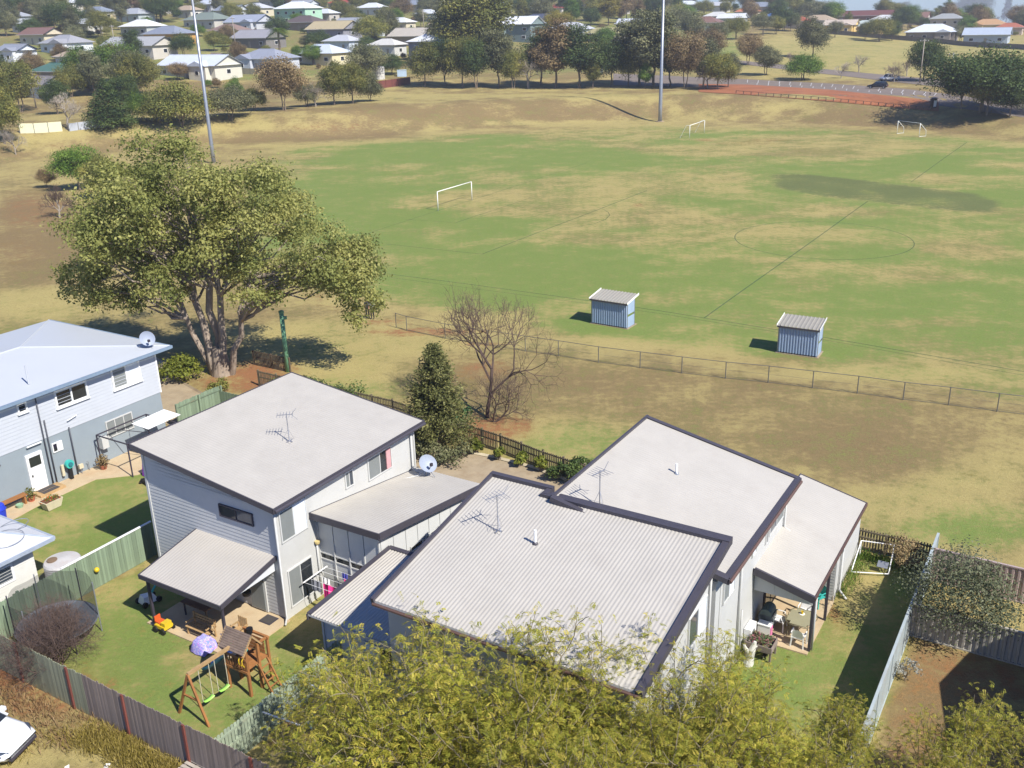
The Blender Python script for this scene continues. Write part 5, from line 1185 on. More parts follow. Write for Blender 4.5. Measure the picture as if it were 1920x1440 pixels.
# ---------------------------------------------------------------- far small things
def far_fence(name, label, a, b, h, mt, n, post, group=None):
    p, q = hit(*a), hit(*b); L = (q - p).length; T = Local(name, label, 'fence', p, math.atan2(q.y - p.y, q.x - p.x)); 
    for i in range(n):
        x0, x1 = L * i / n, L * (i + 1) / n; d = (q - p).normalized(); z = lambda x: tz(p.x + d.x * x, p.y + d.y * x) - p.z
        mb = MB(); mb.add([(x0 + .06, -.03, z(x0) - .2), (x1 - .06, -.03, z(x1) - .2), (x1 - .06, -.03, z(x1) + h), (x0 + .06, -.03, z(x0) + h), (x0 + .06, .03, z(x0) - .2), (x1 - .06, .03, z(x1) - .2), (x1 - .06, .03, z(x1) + h), (x0 + .06, .03, z(x0) + h)],
            [(0, 1, 2, 3), (7, 6, 5, 4), (3, 2, 6, 7), (4, 0, 3, 7), (1, 5, 6, 2)]); T.part('panel', mb, mt)
        mb = MB(); mb.box((x0 - .07, -.07, z(x0) - .3), (x0 + .07, .07, z(x0) + h + .06)); T.part('post', mb, post)
far_fence('panel_fence', 'bright cream panel fence at the left below the white barked tree', (38, 250), (118, 246), 1.9, pmat((214, 210, 176)), 3, pmat((120, 118, 110)))
far_fence('panel_fence', 'low pale grey metal fence right of the cream panel fence', (130, 246), (200, 238), 1.5, pmat((170, 174, 180)), 4, pmat((120, 118, 110)))
far_fence('red_fence', 'dark red fence between the tree pair and the bank tree row', (700, 168), (770, 158), 2.0, pmat((110, 62, 54)), 6, pmat((90, 56, 50)))
far_fence('timber_fence', 'grey timber fence below the grey roofed house on the hill', (425, 138), (492, 140), 1.7, pmat((118, 114, 98)), 6, pmat((100, 96, 84)))
far_fence('reserve_fence', 'long grey timber fence along the houses of the yellow reserve', (1545, 63), (1760, 81), 1.8, pmat((112, 106, 100)), 18, pmat((96, 90, 84)))
far_fence('reserve_fence', 'grey timber fence running to the right edge of the reserve', (1761, 81), (1935, 94), 1.8, pmat((104, 100, 96)), 14, pmat((90, 86, 80)))
p = hit(711, 148); T = Local('water_tank', 'white round water tank behind the dark red fence', 'water tank', p)
mb = MB(); mb.lathe([(1.7, -.3), (1.7, 3.2), (1.6, 3.35), (.2, 3.7)], 20); T.part('tank', mb, pmat((196, 194, 186)), smooth_shade=False)
mb = MB()
for z in (.8, 1.6, 2.4): mb.lathe([(1.72, z), (1.74, z + .05), (1.72, z + .1)], 20)
T.part('hoops', mb, pmat((176, 174, 168)))
p = hit(754, 143); T = Local('garden_tank', 'small pale blue tank box right of the white water tank', 'tank', p)
mb = MB(); mb.box((-1.3, -.9, -.2), (1.3, .9, 1.7)); T.part('tank', mb, pmat((176, 196, 214))); mb = MB(); mb.box((-1.36, -.96, 1.7), (1.36, .96, 1.82)); T.part('lid', mb, pmat((190, 206, 220)))
def light_mast(px, py, h, label, r=.34):
    p = hit(px, py); T = Local('light_mast', label, 'light pole', p)
    mb = MB(); mb.tube([(0, 0, -.2), (0, 0, 3), (0, 0, h)], [r, r * .92, r * .45], 14); T.part('pole', mb, M_GALV, smooth_shade=True)
    mb = MB(); mb.lathe([(r * 2.2, -.1), (r * 2.2, .12)], 14); T.part('footing', mb, M_CONC)
    mb = MB(); mb.beam((-1.8, 0, h - .3), (1.8, 0, h - .3), .14); T.part('crossarm', mb, M_GALV)
    for x in (-1.5, -.5, .5, 1.5):
        mb = MB(); mb.box((x - .28, -.5, h - .2), (x + .28, .1, h + .35)); T.part('lamp_head', mb, M_ALU)
light_mast(1237.5, 228, 33, 'grey light pole at the far side of the field, rising past the top edge', .44)
light_mast(401, 306, 33, 'grey light pole behind the crown of the spreading tree', .36)
def util_pole(px, py, hpx, label, mt=None):
    p = hit(px, py); h = hpx / ppm(p); T = Local('utility_pole', label, 'utility pole', p, R(-30)); r = .16
    mb = MB(); mb.tube([(0, 0, -.3), (0, 0, h)], [r, r * .7], 8); T.part('pole', mb, mt or pmat((150, 140, 126)), smooth_shade=True)
    mb = MB(); mb.beam((-1.1, 0, h - .5), (1.1, 0, h - .5), .12); T.part('crossarm', mb, pmat((120, 110, 98)))
    for x in (-.9, -.3, .3, .9):
        mb = MB(); mb.lathe([(.05, 0), (.07, .1), (.04, .22)], 6, (x, 0, h - .44)); T.part('insulator', mb, M_WHITE)
util_pole(1724, 156, 78, 'pale utility pole by the road right of the white ute'); util_pole(68, 203, 64, 'timber utility pole at the left below the green roof'); util_pole(217, 96, 46, 'utility pole left of the orange walled house')
util_pole(443, 98, 62, 'utility pole beside the suburban street'); util_pole(638, 36, 34, 'utility pole near the bright red roof'); util_pole(795, 60, 40, 'utility pole left of the tall gums'); util_pole(1270, 74, 28, 'white lamp pole behind the light pole'); util_pole(1780, 162, 60, 'lamp pole beside the huge dark tree', pmat((180, 176, 168)))
# rail along the verge
p0, p1 = hit(1380, 175), hit(1745, 205); T = Local('bollard_rail', 'low dark timber rail along the red verge of the car park', 'rail', p0)
mb = MB(); prev = None
for i in range(27):
    q = hit(1380 + 365 * i / 26, np.interp(1380 + 365 * i / 26, [1380, 1560, 1745], [175.5, 190, 207.5])) - p0
    mp_ = MB(); mp_.box((q.x - .07, q.y - .07, q.z - .3), (q.x + .07, q.y + .07, q.z + .72)); T.part('post', mp_, pmat((84, 70, 60)))
    if prev is not None:
        mr_ = MB(); mr_.beam(prev + Vector((0, 0, .68)), q + Vector((0, 0, .68)), .07); T.part('rail', mr_, pmat((96, 80, 68)))
    prev = q
p = hit(1749, 203); T = Local('notice_bin', 'dark bin stand with a white panel under the huge dark tree', 'bin', p, R(10))
mb = MB(); mb.box((-.55, -.4, -.1), (.55, .4, 1.9)); T.part('cabinet', mb, M_BLACK); mb = MB(); mb.box((-.2, -.44, .35), (.42, -.404, 1.6)); T.part('panel', mb, M_WHITE); mb = MB(); mb.slab([(-.7, -.55, 2.05), (.7, -.55, 2.05), (.7, .55, 2.15), (-.7, .55, 2.15)], .08); T.part('roof', mb, M_POST)

# ---------------------------------------------------------------- cars
M_TYRE = mat('tyre', (.02, .02, .02), .8); M_RIM = mat('rim', srgb(160, 162, 166), .35, .7)
def make_car(name, label, loc, rot, paint, kind='sedan', group=None):
    T = Local(name, label, 'ute' if kind == 'ute' else 'car', loc, rot)
    L, Wd = (4.7, 1.78) if kind != 'ute' else (5.2, 1.85); hx = L / 2
    if kind == 'ute': prof = [(-hx, .55, .9, .96), (-hx + .1, .42, 1.02, 1.0), (-.6, .38, 1.04, 1.0), (.9, .38, 1.06, 1.0), (1.15, .38, 1.05, 1.0), (hx - .5, .38, .98, .97), (hx - .08, .45, .84, .9), (hx, .55, .72, .84)]
    else: prof = [(-hx, .5, .82, .86), (-hx + .18, .34, .95, .93), (-hx + .9, .28, .98, 1.0), (-.5, .26, .96, 1.0), (.8, .26, .93, 1.0), (hx - 1.2, .27, .90, .99), (hx - .5, .30, .78, .95), (hx - .15, .36, .66, .86), (hx, .46, .56, .74)]
    mb = MB(); vs_, K = [], 10
    for x, zl, zh, wf in prof:
        hw = Wd / 2 * wf; zm = (zl + zh) / 2
        for yy, zz in ((-hw * .86, zl), (-hw, zl + .12), (-hw * 1.0, zm), (-hw * .95, zh - .06), (-hw * .8, zh), (hw * .8, zh), (hw * .95, zh - .06), (hw, zm), (hw, zl + .12), (hw * .86, zl)): vs_.append((x, yy, zz))
    n = len(prof)
    mb.add(vs_, [(i * K + k, i * K + (k + 1) % K, (i + 1) * K + (k + 1) % K, (i + 1) * K + k) for i in range(n - 1) for k in range(K)] + [tuple(range(K))[::-1], tuple((n - 1) * K + k for k in range(K))])
    bo = T.part('body', mb, paint, smooth_shade=True)
    # cabin
    if kind == 'ute': st = [(-.55, 1.02, .84), (-.35, 1.68, .72), (.75, 1.70, .72), (1.35, 1.03, .82)]
    elif kind == 'hatch': st = [(-hx + .15, .92, .86), (-hx + .6, 1.44, .70), (.45, 1.46, .70), (1.2, .92, .84)]
    else: st = [(-1.75, .94, .82), (-1.0, 1.40, .66), (.35, 1.42, .67), (1.15, .91, .82)]
    mb = MB(); vs_ = []
    for x, z, yw in st: vs_ += [(x, -yw, z), (x, yw, z)]
    mb.add(vs_, [(0, 1, 3, 2), (2, 3, 5, 4), (4, 5, 7, 6), (0, 2, 4, 6), (7, 5, 3, 1)]); T.part('windows', mb, M_GLASS)
    mb = MB(); (xa, za_, ya), (xb, zb_, yb) = st[1], st[2]; mb.slab([(xa - .08, -ya - .02, za_ + .02), (xb + .1, -yb - .02, zb_ + .02), (xb + .1, yb + .02, zb_ + .02), (xa - .08, ya + .02, za_ + .02)], .05)
    for s in (-1, 1):
        for i, j in ((0, 1), (2, 3)): mb.beam((st[i][0], s * st[i][2], st[i][1]), (st[j][0], s * (st[j][2] + .01), st[j][1]), .07)
        xm = (st[1][0] + st[2][0]) / 2 - .05; mb.beam((xm, s * (ya + .01), za_), (xm, s * .83, .95), .08)
    T.part('roof', mb, paint)
    for x in (-hx + .85, hx - .9):
        for s in (-1, 1):
            mb = MB(); mb.tube([(x, s * (Wd / 2 - .2), .31), (x, s * (Wd / 2 + .01), .31)], .31, 16); wo = T.part('wheel', mb, M_TYRE)
            mb = MB(); mb.tube([(x, s * (Wd / 2 + .0), .31), (x, s * (Wd / 2 + .025), .31)], .19, 12); T.part('rim', mb, M_RIM, wo)
    for s in (-1, 1):
        zf = prof[-2][2]
        mb = MB(); mb.add([(hx - .42, s * .84, zf + .06), (hx - .06, s * .60, zf - .1), (hx - .10, s * .56, zf - .0), (hx - .5, s * .76, zf + .115), (hx - .36, s * .86, zf - .06), (hx - .04, s * .62, zf - .16)], [(0, 1, 2, 3), (0, 4, 5, 1)])
        T.part('headlight', mb, M_GLASSB)
        mb = MB(); mb.box((.72 + (kind == 'ute') * .3, s * .97 - .1, .92), (.92 + (kind == 'ute') * .3, s * .97 + .1, 1.06)); T.part('mirror', mb, paint)
        mb = MB(); mb.box((-hx - .01, s * .62 - .14, .62), (-hx + .06, s * .62 + .14, .82)); T.part('tail_light', mb, pmat((150, 30, 28)))
    mb = MB(); mb.box((hx - .12, -.62, .34), (hx + .015, .62, .46)); T.part('bumper', mb, M_POST)
    if kind == 'ute':
        mb = MB(); mb.box((-hx + .12, -.78, 1.03), (-.7, .78, 1.045)); T.part('tray', mb, M_POST)
    return T
PW = mat('car_white', srgb(214, 216, 218), .25, var=.02, spec=.6)
p = hit(1667, 152); make_car('white_ute', 'white ute parked on the road in the far reserve', p + Vector((0, 0, .07)), R(197), PW, 'ute')
p = hit(1645, 166); make_car('black_car', 'small black car parked alone in the car park', p + Vector((0, 0, .07)), R(150), mat('car_black', (.012, .012, .015), .25, spec=.6), 'hatch')
p = hit(1124, 140); make_car('silver_car', 'silver car glimpsed between the bank trees', p + Vector((0, 0, .07)), R(-100), mat('car_silver', srgb(176, 182, 190), .3, .3), 'hatch')
p = gp(-45, 1420); make_car('white_sedan', 'white sedan parked in the bottom left corner, bonnet towards the fence', W(13.1, 30.75, .0), TH + R(-72), PW, 'sedan')

# ---------------------------------------------------------------- near fences (street-grid coordinates)
M_PGREEN = mat('paling_green', srgb(120, 136, 112), .9, var=.22, scale=2.5, rnd_amt=.2, stretch=(1, 1, .12), dirt=(srgb(112, 100, 78), .7, 1.2))
M_PGREY = mat('paling_grey', srgb(126, 114, 106), .92, var=.25, scale=2.5, rnd_amt=.22, stretch=(1, 1, .12), dirt=(srgb(84, 74, 66), .6, 1.5))
M_PMID = mat('paling_weathered', srgb(134, 136, 112), .92, var=.25, scale=2.5, rnd_amt=.2, stretch=(1, 1, .12), dirt=(srgb(100, 88, 70), .6, 1.2))
M_PRED = mat('post_red', srgb(112, 62, 52), .9, var=.15, rnd_amt=.12)
M_PICK = mat('picket_grey', srgb(112, 102, 80), .92, var=.2, scale=3, rnd_amt=.16, stretch=(1, 1, .12))
M_PGPALE = mat('paling_pale_green', srgb(146, 158, 136), .9, var=.2, scale=2.5, rnd_amt=.14, stretch=(1, 1, .12), dirt=(srgb(120, 110, 88), .5, 1.2))
def paling_fence(name, label, a, b, h, mt, pw=.1, gap=.004, post_mt=None, rail_mt=None, rail_side=1, post_step=2.4, post_out=0, rails=(.35, 1.45), post_w=.1, cat='fence', posts=True, mt_fn=None, cap=False, post_h=None):
    ua, va = a; ub, vb = b; L = math.hypot(ub - ua, vb - va); ang = math.atan2(vb - va, ub - ua)
    T = Local(name, label, cat, W(ua, va), TH + ang)
    mb = MB(); mb.add([(0, -.009, .02), (pw, -.009, .02), (pw, .009, .02), (0, .009, .02), (0, -.009, h - .03), (pw, -.009, h - .03), (pw, .009, h - .03), (0, .009, h - .03), (pw * .25, -.009, h), (pw * .75, -.009, h), (pw * .75, .009, h), (pw * .25, .009, h)],
        [(0, 1, 5, 4), (1, 2, 6, 5), (2, 3, 7, 6), (3, 0, 4, 7), (4, 5, 9, 8), (5, 6, 10, 9), (6, 7, 11, 10), (7, 4, 8, 11), (8, 9, 10, 11)])
    me = mb.mesh('paling'); me.materials.append(mt)
    n = int(L / (pw + gap))
    for i in range(n):
        o = link('paling', me, T.o); o.location = (i * (pw + gap), rnd.uniform(-.004, .004), 0); o.scale = (1, 1, 1 + rnd.uniform(-.02, .02)); o.rotation_euler = (0, rnd.uniform(-.006, .006), 0)
        if mt_fn:
            m2 = mt_fn(i / n)
            if m2 is not mt: o.material_slots[0].link = 'OBJECT'; o.material_slots[0].material = m2
    for z in rails:
        mb = MB(); y0, y1 = sorted((rail_side * .011, rail_side * .055)); mb.box((0, y0, z), (L, y1, z + .075)); T.part('rail', mb, rail_mt or mt)
    if posts:
        k = max(1, round(L / post_step))
        for i in range(k + 1):
            x = L * i / k; s = post_out or rail_side; y0, y1 = sorted((s * .057, s * (.057 + post_w)))
            if post_out: y0, y1 = sorted((s * .012, s * (.012 + post_w * .6)))
            mb = MB(); mb.box((x - post_w / 2, y0, 0), (x + post_w / 2, y1, post_h or h)); T.part('post', mb, post_mt or rail_mt or mt)
    if cap:
        mb = MB(); mb.box((cap[0], -.05, h + .004), (cap[1], .05, h + .05)); T.part('capping', mb, M_WHITE)
    return T
paling_fence('paling_fence', 'green stained paling fence left of the yard, with a white capping rail', (16.3, 35.5), (25.2, 35.5), 1.75, M_PGREEN, .11, rail_side=1, rails=(.3, 1.4), cap=(4.2, 8.9))
paling_fence('paling_fence', 'weathered grey paling fence with red posts along the lane', (16.3, 35.4), (16.3, 17.0), 1.82, M_PMID, .1, post_mt=M_PRED, post_out=-1, rail_side=1, post_step=2.85,
             mt_fn=lambda f: M_PMID if f < .38 else M_PGREY)
paling_fence('paling_fence', 'pale green paling fence between the play fort and the clothes line', (16.5, 22.0), (22.6, 22.0), 1.55, M_PGPALE, .12, .025, rail_side=-1, rails=(.25, .8, 1.32), post_step=2.0)
paling_fence('side_gate', 'dark timber gate between the tall house and the green paling fence', (25.3, 35.5), (25.3, 33.95), 1.6, mat('gate_dark', srgb(58, 54, 50), .9, var=.2), .12, rails=(.3, 1.3), cat='gate', post_step=1.5)
pk = [(43.9, 47.5), (43.9, 36.0), (42.95, 30.0), (42.5, 27.2), (41.75, 24.0), (41.3, 21.2)]
lbs = ['grey picket fence beyond the roof of the tall house', 'grey picket fence running behind the conifer', 'grey picket fence panel right of the conifer', 'grey picket fence panel behind the row of small shrubs', 'grey picket fence panel left of the carport house']
for (a, b), lb in zip(zip(pk, pk[1:]), lbs): paling_fence('picket_fence', lb, a, b, 1.15, M_PICK, .07, .055, rail_side=1, rails=(.12, .62, 1.0), post_step=1.6)
paling_fence('picket_fence', 'grey picket fence in the corner behind the carport house, partly in shade', (41.4, 12.0), (41.4, 3.9), 1.1, M_PICK, .07, .055, rail_side=-1, rails=(.12, .62, .95), post_step=1.9)
paling_fence('paling_fence', 'green timber fence beside the blue house behind the white awning', (36.0, 46.4), (39.6, 46.4), 1.7, M_PGREEN, .11, rail_side=-1, rails=(.3, 1.4), post_step=1.8)
paling_fence('paling_fence', 'dull green timber fence along the driveway behind the blue house', (39.5, 46.5), (39.5, 36.0), 1.4, M_PGREEN, .11, rail_side=1, rails=(.3, 1.2))
paling_fence('lattice_fence', 'short dark picket fence by the green pole and the garden bed', (46.9, 51.0), (46.9, 47.5), 1.1, mat('picket_dark', srgb(96, 84, 66), .9, var=.2, rnd_amt=.1), .07, .07, rails=(.1, .6, 1.0), post_step=1.75)
# metal sheet fences
def sheet_fence(name, label, a, b, h, mt, pitch=.2, depth=.045, nrm=1, post=None, rail=None, step=2.35):
    ua, va = a; ub, vb = b; L = math.hypot(ub - ua, vb - va); T = Local(name, label, 'fence', W(ua, va), TH + math.atan2(vb - va, ub - ua)); k = max(1, round(L / step))
    for i in range(k):
        mb = MB(); trap(mb, (L * i / k + .03, 0, .03), (L / k - .06, 0, 0), h - .06, pitch, depth, (0, -nrm, 0)); T.part('sheet', mb, mt)
    for z in (.0, h - .05):
        mb = MB(); mb.box((0, -depth - .02, z), (L, depth * .2 + .02, z + .06)); T.part('rail', mb, rail or mt)
    for i in range(k + 1):
        mb = MB(); mb.box((L * i / k - .04, -depth - .024, 0), (L * i / k + .04, .034, h + .004)); T.part('post', mb, post or rail or mt)
M_CBLUE = mat('fence_steel_blue', srgb(164, 174, 174), .5, var=.12, scale=1.5, dirt=(srgb(150, 140, 130), .5, 1))
M_CPINK = mat('fence_steel_pink', srgb(170, 152, 146), .5, var=.06); M_CGREY = mat('fence_steel_grey', srgb(164, 160, 150), .5, var=.06)
sheet_fence('steel_fence', 'pale blue steel fence down the right yard, casting a wide dark shadow', (22.0, 3.85), (41.3, 3.85), 1.75, M_CBLUE, nrm=1)
sheet_fence('steel_fence', 'pinkish ribbed steel fence at the right edge behind the grey bush', (40.2, 3.75), (40.2, -4.0), 1.6, M_CPINK, .24, .05, nrm=1)
sheet_fence('steel_fence', 'grey ribbed steel fence half shaded in the neighbour yard', (35.65, 3.75), (35.65, -4.0), 1.45, M_CGREY, .24, .05, nrm=1)
# chain link fence along the field
cpts = [(743, 614), (763, 620), (835, 635), (915, 648), (985, 659), (1047, 668), (1122, 680), (1200, 690), (1278, 700), (1360, 710), (1440, 718), (1523, 728), (1607, 738), (1693, 750), (1778, 760), (1869, 772), (1960, 783)]
cw_ = [gp(*q) for q in cpts]; T = Local('chain_link_fence', 'low chain link fence running along the near side of the field', 'fence', cw_[0])
M_WIRE = mat('fence_wire', srgb(118, 116, 108), .5, .4)
for i, q in enumerate(cw_):
    q = q - cw_[0]; mb = MB(); mb.tube([(q.x, q.y, -.1), (q.x, q.y, 1.22)], .035, 6); T.part('post', mb, M_WIRE)
    if i:
        d = q - pv
        for z, r in ((1.2, .022), (.62, .006), (.06, .012)):
            mb = MB(); mb.tube([(pv.x, pv.y, z), (q.x, q.y, z)], r, 5); T.part('rail' if z > 1 else 'wire', mb, M_WIRE)
        mb = MB(); n = int(d.length / .16)
        for j in range(n):
            for s in (1, -1):
                a = pv + d * (j / n); b = a + d.normalized() * 1.1 * s
                f0 = (b - pv).dot(d) / d.length_squared; b2 = a + (b - a); z1 = 1.18
                if f0 > 1: t = (1 - j / n) * d.length / 1.1; b2 = a + (b - a) * t; z1 = 1.18 * t
                if f0 < 0: t = (j / n) * d.length / 1.1; b2 = a + (b - a) * t; z1 = 1.18 * t
                if (b2 - a).length > .05: mb.beam((a.x, a.y, .03), (b2.x, b2.y, z1), .004)
        tag(T.part('netting', mb, M_WIRE), kind='stuff')
    pv = q

# ---------------------------------------------------------------- field furniture
M_GOAL = mat('goal_white', (.76, .76, .68), .5, var=.04)
def goal(label, a, b, back, kind, netted=False):
    pa, pb = gp(*a), gp(*b); d = (pb - pa).normalized(); n = Vector((-d.y, d.x, 0)) * back; T = Local('soccer_goal', label, 'goal', pa); q = pb - pa
    for p in (Vector((0, 0, 0)), q):
        mb = MB(); mb.tube([p, p + Vector((0, 0, 2.44))], .06, 8); T.part('post', mb, M_GOAL, smooth_shade=True)
        if kind == 'box':
            mb = MB(); mb.tube([p + Vector((0, 0, 2.44)), p + n * .7 + Vector((0, 0, 2.44)), p + n * 1.9 + Vector((0, 0, 0.03))], .035, 6); T.part('stay', mb, M_GOAL)
        if kind == 'mini':
            mb = MB(); mb.tube([p + Vector((0, 0, 2.4)), p + n * 1.5 + Vector((0, 0, 1.1)), p + n * 1.6 + Vector((0, 0, .05)), p + Vector((0, 0, .05))], .05, 6); T.part('stay', mb, M_GOAL)
    mb = MB(); mb.tube([(0, 0, 2.44), q + Vector((0, 0, 2.44))], .06 if kind != 'mini' else .03, 8); T.part('crossbar', mb, M_GOAL, smooth_shade=True)
    return T
goal('white goal frame on the left half of the field nearest the spreading tree', (821.6, 395.6), (885, 375), 1, 'frame')
goal('white goal with sloping stays at the far end, right of the light pole', (1292.7, 259.7), (1320.3, 249.3), 1, 'box')
goal('thin barred white goal with angled side frames at the far right', (1681.6, 250.7), (1723, 256.5), 1, 'mini')
M_SHED = mat('shed_blue', srgb(150, 168, 190), .45, var=.06, scale=1.5); M_SHEDT = mat('shed_roof', srgb(150, 146, 136), .5, var=.06)
def dugout(label, bl, br, bb):
    p0, p1, p2 = gp(*bl), gp(*br), gp(*bb); d = p1 - p0; L = d.length; T = Local('dugout_shed', label, 'shelter', p0, math.atan2(d.y, d.x)); D_ = 1.25; h0, h1 = 2.05, 2.3
    mb = MB(); trap(mb, (0, 0, .12), (L, 0, 0), h0 - .14, .2, .07, (0, -1, 0)); T.part('back_sheet', mb, M_SHED)
    mb = MB(); mb.box((.0, .002, .06), (L, .03, .14)); T.part('base_rail', mb, M_BLACK)
    for x in (0, L):
        mb = MB(); s = -.0 if x == 0 else 0
        for z0, z1a, z1b in ((.08, .95, .95), (1.15, h0, h0 + .18)):
            mb.add([(x - .015, 0.02, z0), (x + .015, 0.02, z0), (x + .015, D_, z0), (x - .015, D_, z0), (x - .015, 0.02, z1a), (x + .015, 0.02, z1a), (x + .015, D_, z1b), (x - .015, D_, z1b)], [(3, 2, 1, 0), (4, 5, 6, 7), (0, 1, 5, 4), (1, 2, 6, 5), (2, 3, 7, 6), (3, 0, 4, 7)])
        T.part('side_sheet', mb, M_SHED)
        for y in (.02, D_):
            mb = MB(); mb.box((x - .035, y - .03, 0), (x + .035, y + .03, h0 + .1)); T.part('post', mb, M_GALV)
    mb = MB(); trap(mb, (-.1, -.18, 0), (L + .2, 0, 0), 1, .28, .05, (0, 0, 0))
    prof = []; x = -.1
    while x < L + .1: prof += [(x, 0), (x + .2, 0), (x + .22, .05), (x + .26, .05)]; x += .28
    prof.append((L + .1, 0)); mb = MB(); vs_ = []
    for x, z in prof: vs_ += [(x, -.2, h0 + .05 + z), (x, D_ + .55, h1 + .12 + z)]
    mb.add(vs_, [(2 * i, 2 * i + 2, 2 * i + 3, 2 * i + 1) for i in range(len(prof) - 1)]); ro = T.part('roof', mb, M_SHEDT)
    for x in (-.12, L + .1):
        mb = MB(); mb.beam((x, -.22, h0 + .06), (x, D_ + .56, h1 + .14), .03, .17); T.part('barge', mb, M_GOAL, ro)
    mb = MB(); mb.beam((-.1, -.19, h0 - .02), (L + .1, -.19, h0 - .02), .03, .12); T.part('fascia', mb, M_FASC, ro)
    mb = MB(); mb.box((.1, D_ * .55, .4), (L - .1, D_ * .85, .46)); T.part('bench', mb, M_PGREY)
    mb = MB(); mb.box((-.12, -.1, -.1), (L + .12, D_ + .35, .035)); T.part('slab', mb, M_CONC)
dugout('pale blue corrugated dugout shelter, the left one of the two', (1109.2, 606.4), (1175.3, 617.2), (1187.5, 608.8))
dugout('pale blue corrugated dugout shelter, the right one of the two', (1457.2, 660.9), (1531.2, 671.2), (1539.7, 662.3))
p = gp(540, 697); T = Local('green_pole', 'bright green pole standing behind the roof of the tall house', 'pole', p)
M_GPOLE = mat('pole_green', srgb(112, 160, 124), .6, var=.12); mb = MB(); mb.tube([(0, 0, -.1), (0, 0, 4.45)], .16, 10); T.part('pole', mb, M_GPOLE, smooth_shade=True)
mb = MB(); mb.lathe([(.19, 4.35), (.19, 4.5), (.05, 4.56)], 10); T.part('cap', mb, M_GPOLE); mb = MB(); mb.box((.14, -.1, 3.9), (.34, .1, 4.1)); T.part('bracket', mb, M_GPOLE)

# ---------------------------------------------------------------- near shrubs and trees
def feathery(seed, h, cw, cb, nfrond=2600, lean=(0, 0)):
    """light feathery tree: forking limbs carrying sprays of fine drooping leaflets"""
    rs = np.random.RandomState(seed); mb = MB(); tips = []
    def grow(p, d, L, r, lv):
        n = 4; pts = [p]; q = p.copy(); dd = d.copy()
        for i in range(n): dd = unit(dd + rs.normal(size=3) * .17); q = q + dd * L / n; pts.append(q.copy())
        mb.tube([tuple(k) for k in pts], [r * (1 - .3 * i / n) for i in range(n + 1)], 6 if lv < 2 else 4, cap=False)
        if lv >= 2: tips.extend(pts[1:])
        if lv >= 4: return
        for i in range(3):
            a = 2.1 * i + rs.rand() * 1.5; sd = unit(np.cross(dd, [math.cos(a), math.sin(a), .2])); grow(pts[-1] if i == 0 else pts[rs.randint(2, n + 1)], unit(dd * .8 + sd * (.55 + .4 * rs.rand()) + np.array([0, 0, .12])), L * (.66 + .15 * rs.rand()), r * .6, lv + 1)
    k = 3
    for s in range(k):
        a = 2 * math.pi * s / k + rs.rand(); sp_ = cw * .13
        grow(np.array([math.cos(a) * .15, math.sin(a) * .15, -.2]), unit(np.array([math.cos(a) * .42 + lean[0], math.sin(a) * .42 + lean[1], 1.0])), h * .36, .085 * h / 6, 0)
    tips = np.array(tips); C, Nn, S, Tn, A_ = [], [], [], [], []
    keep = tips[tips[:, 2] > cb * .6]
    for f in range(nfrond):
        b = keep[rs.randint(len(keep))] + rs.normal(size=3) * .20; a = rs.rand() * 6.28; el = rs.uniform(-.5, .6); d = np.array([math.cos(a) * math.cos(el), math.sin(a) * math.cos(el), math.sin(el)]); L = rs.uniform(.16, .32); side = unit(np.cross(d, [0, 0, 1.0])); nn = unit(np.cross(side, d)); tn = rs.rand() * .62
        m_ = 7; t = (np.arange(m_) + .5) / m_
        pts = b + d * (t * L)[:, None] + np.array([0, 0, -1.0]) * (t ** 2 * L * .35)[:, None]
        for sg in (-1, 1):
            ax = unit(side * sg + d * .45); ll = .085 * (1.15 - .55 * t)
            C.append(pts + ax * (ll * .5)[:, None]); Nn.append(np.repeat(unit(nn + .3 * rs.normal(size=3))[None], m_, 0)); S.append(ll); A_.append(np.repeat(ax[None], m_, 0)); Tn.append(tn + .38 * rs.rand(m_))
    C, Nn, S, A_, Tn = (np.concatenate(q) for q in (C, Nn, S, A_, Tn))
    if False: pass
    return mb.mesh('trunk'), leaf_mesh('crown', C, Nn, S, Tn, rs, .3, A_)
FE = [feathery(300 + i, 6.2, 6, 2.0, 3000) for i in range(3)]
FEZ = []
for q in FE:
    zz = np.empty(len(q[1].vertices) * 3, np.float32); q[1].vertices.foreach_get('co', zz); FEZ.append(float(np.percentile(zz[2::3], 99.3)))
G_FEATH = leaf_mat('leaf_feathery', srgb(124, 132, 46), srgb(168, 166, 64), srgb(200, 182, 84), .48, .16)
M_FBARK = mat('bark_feathery', srgb(126, 116, 92), .9, var=.2)
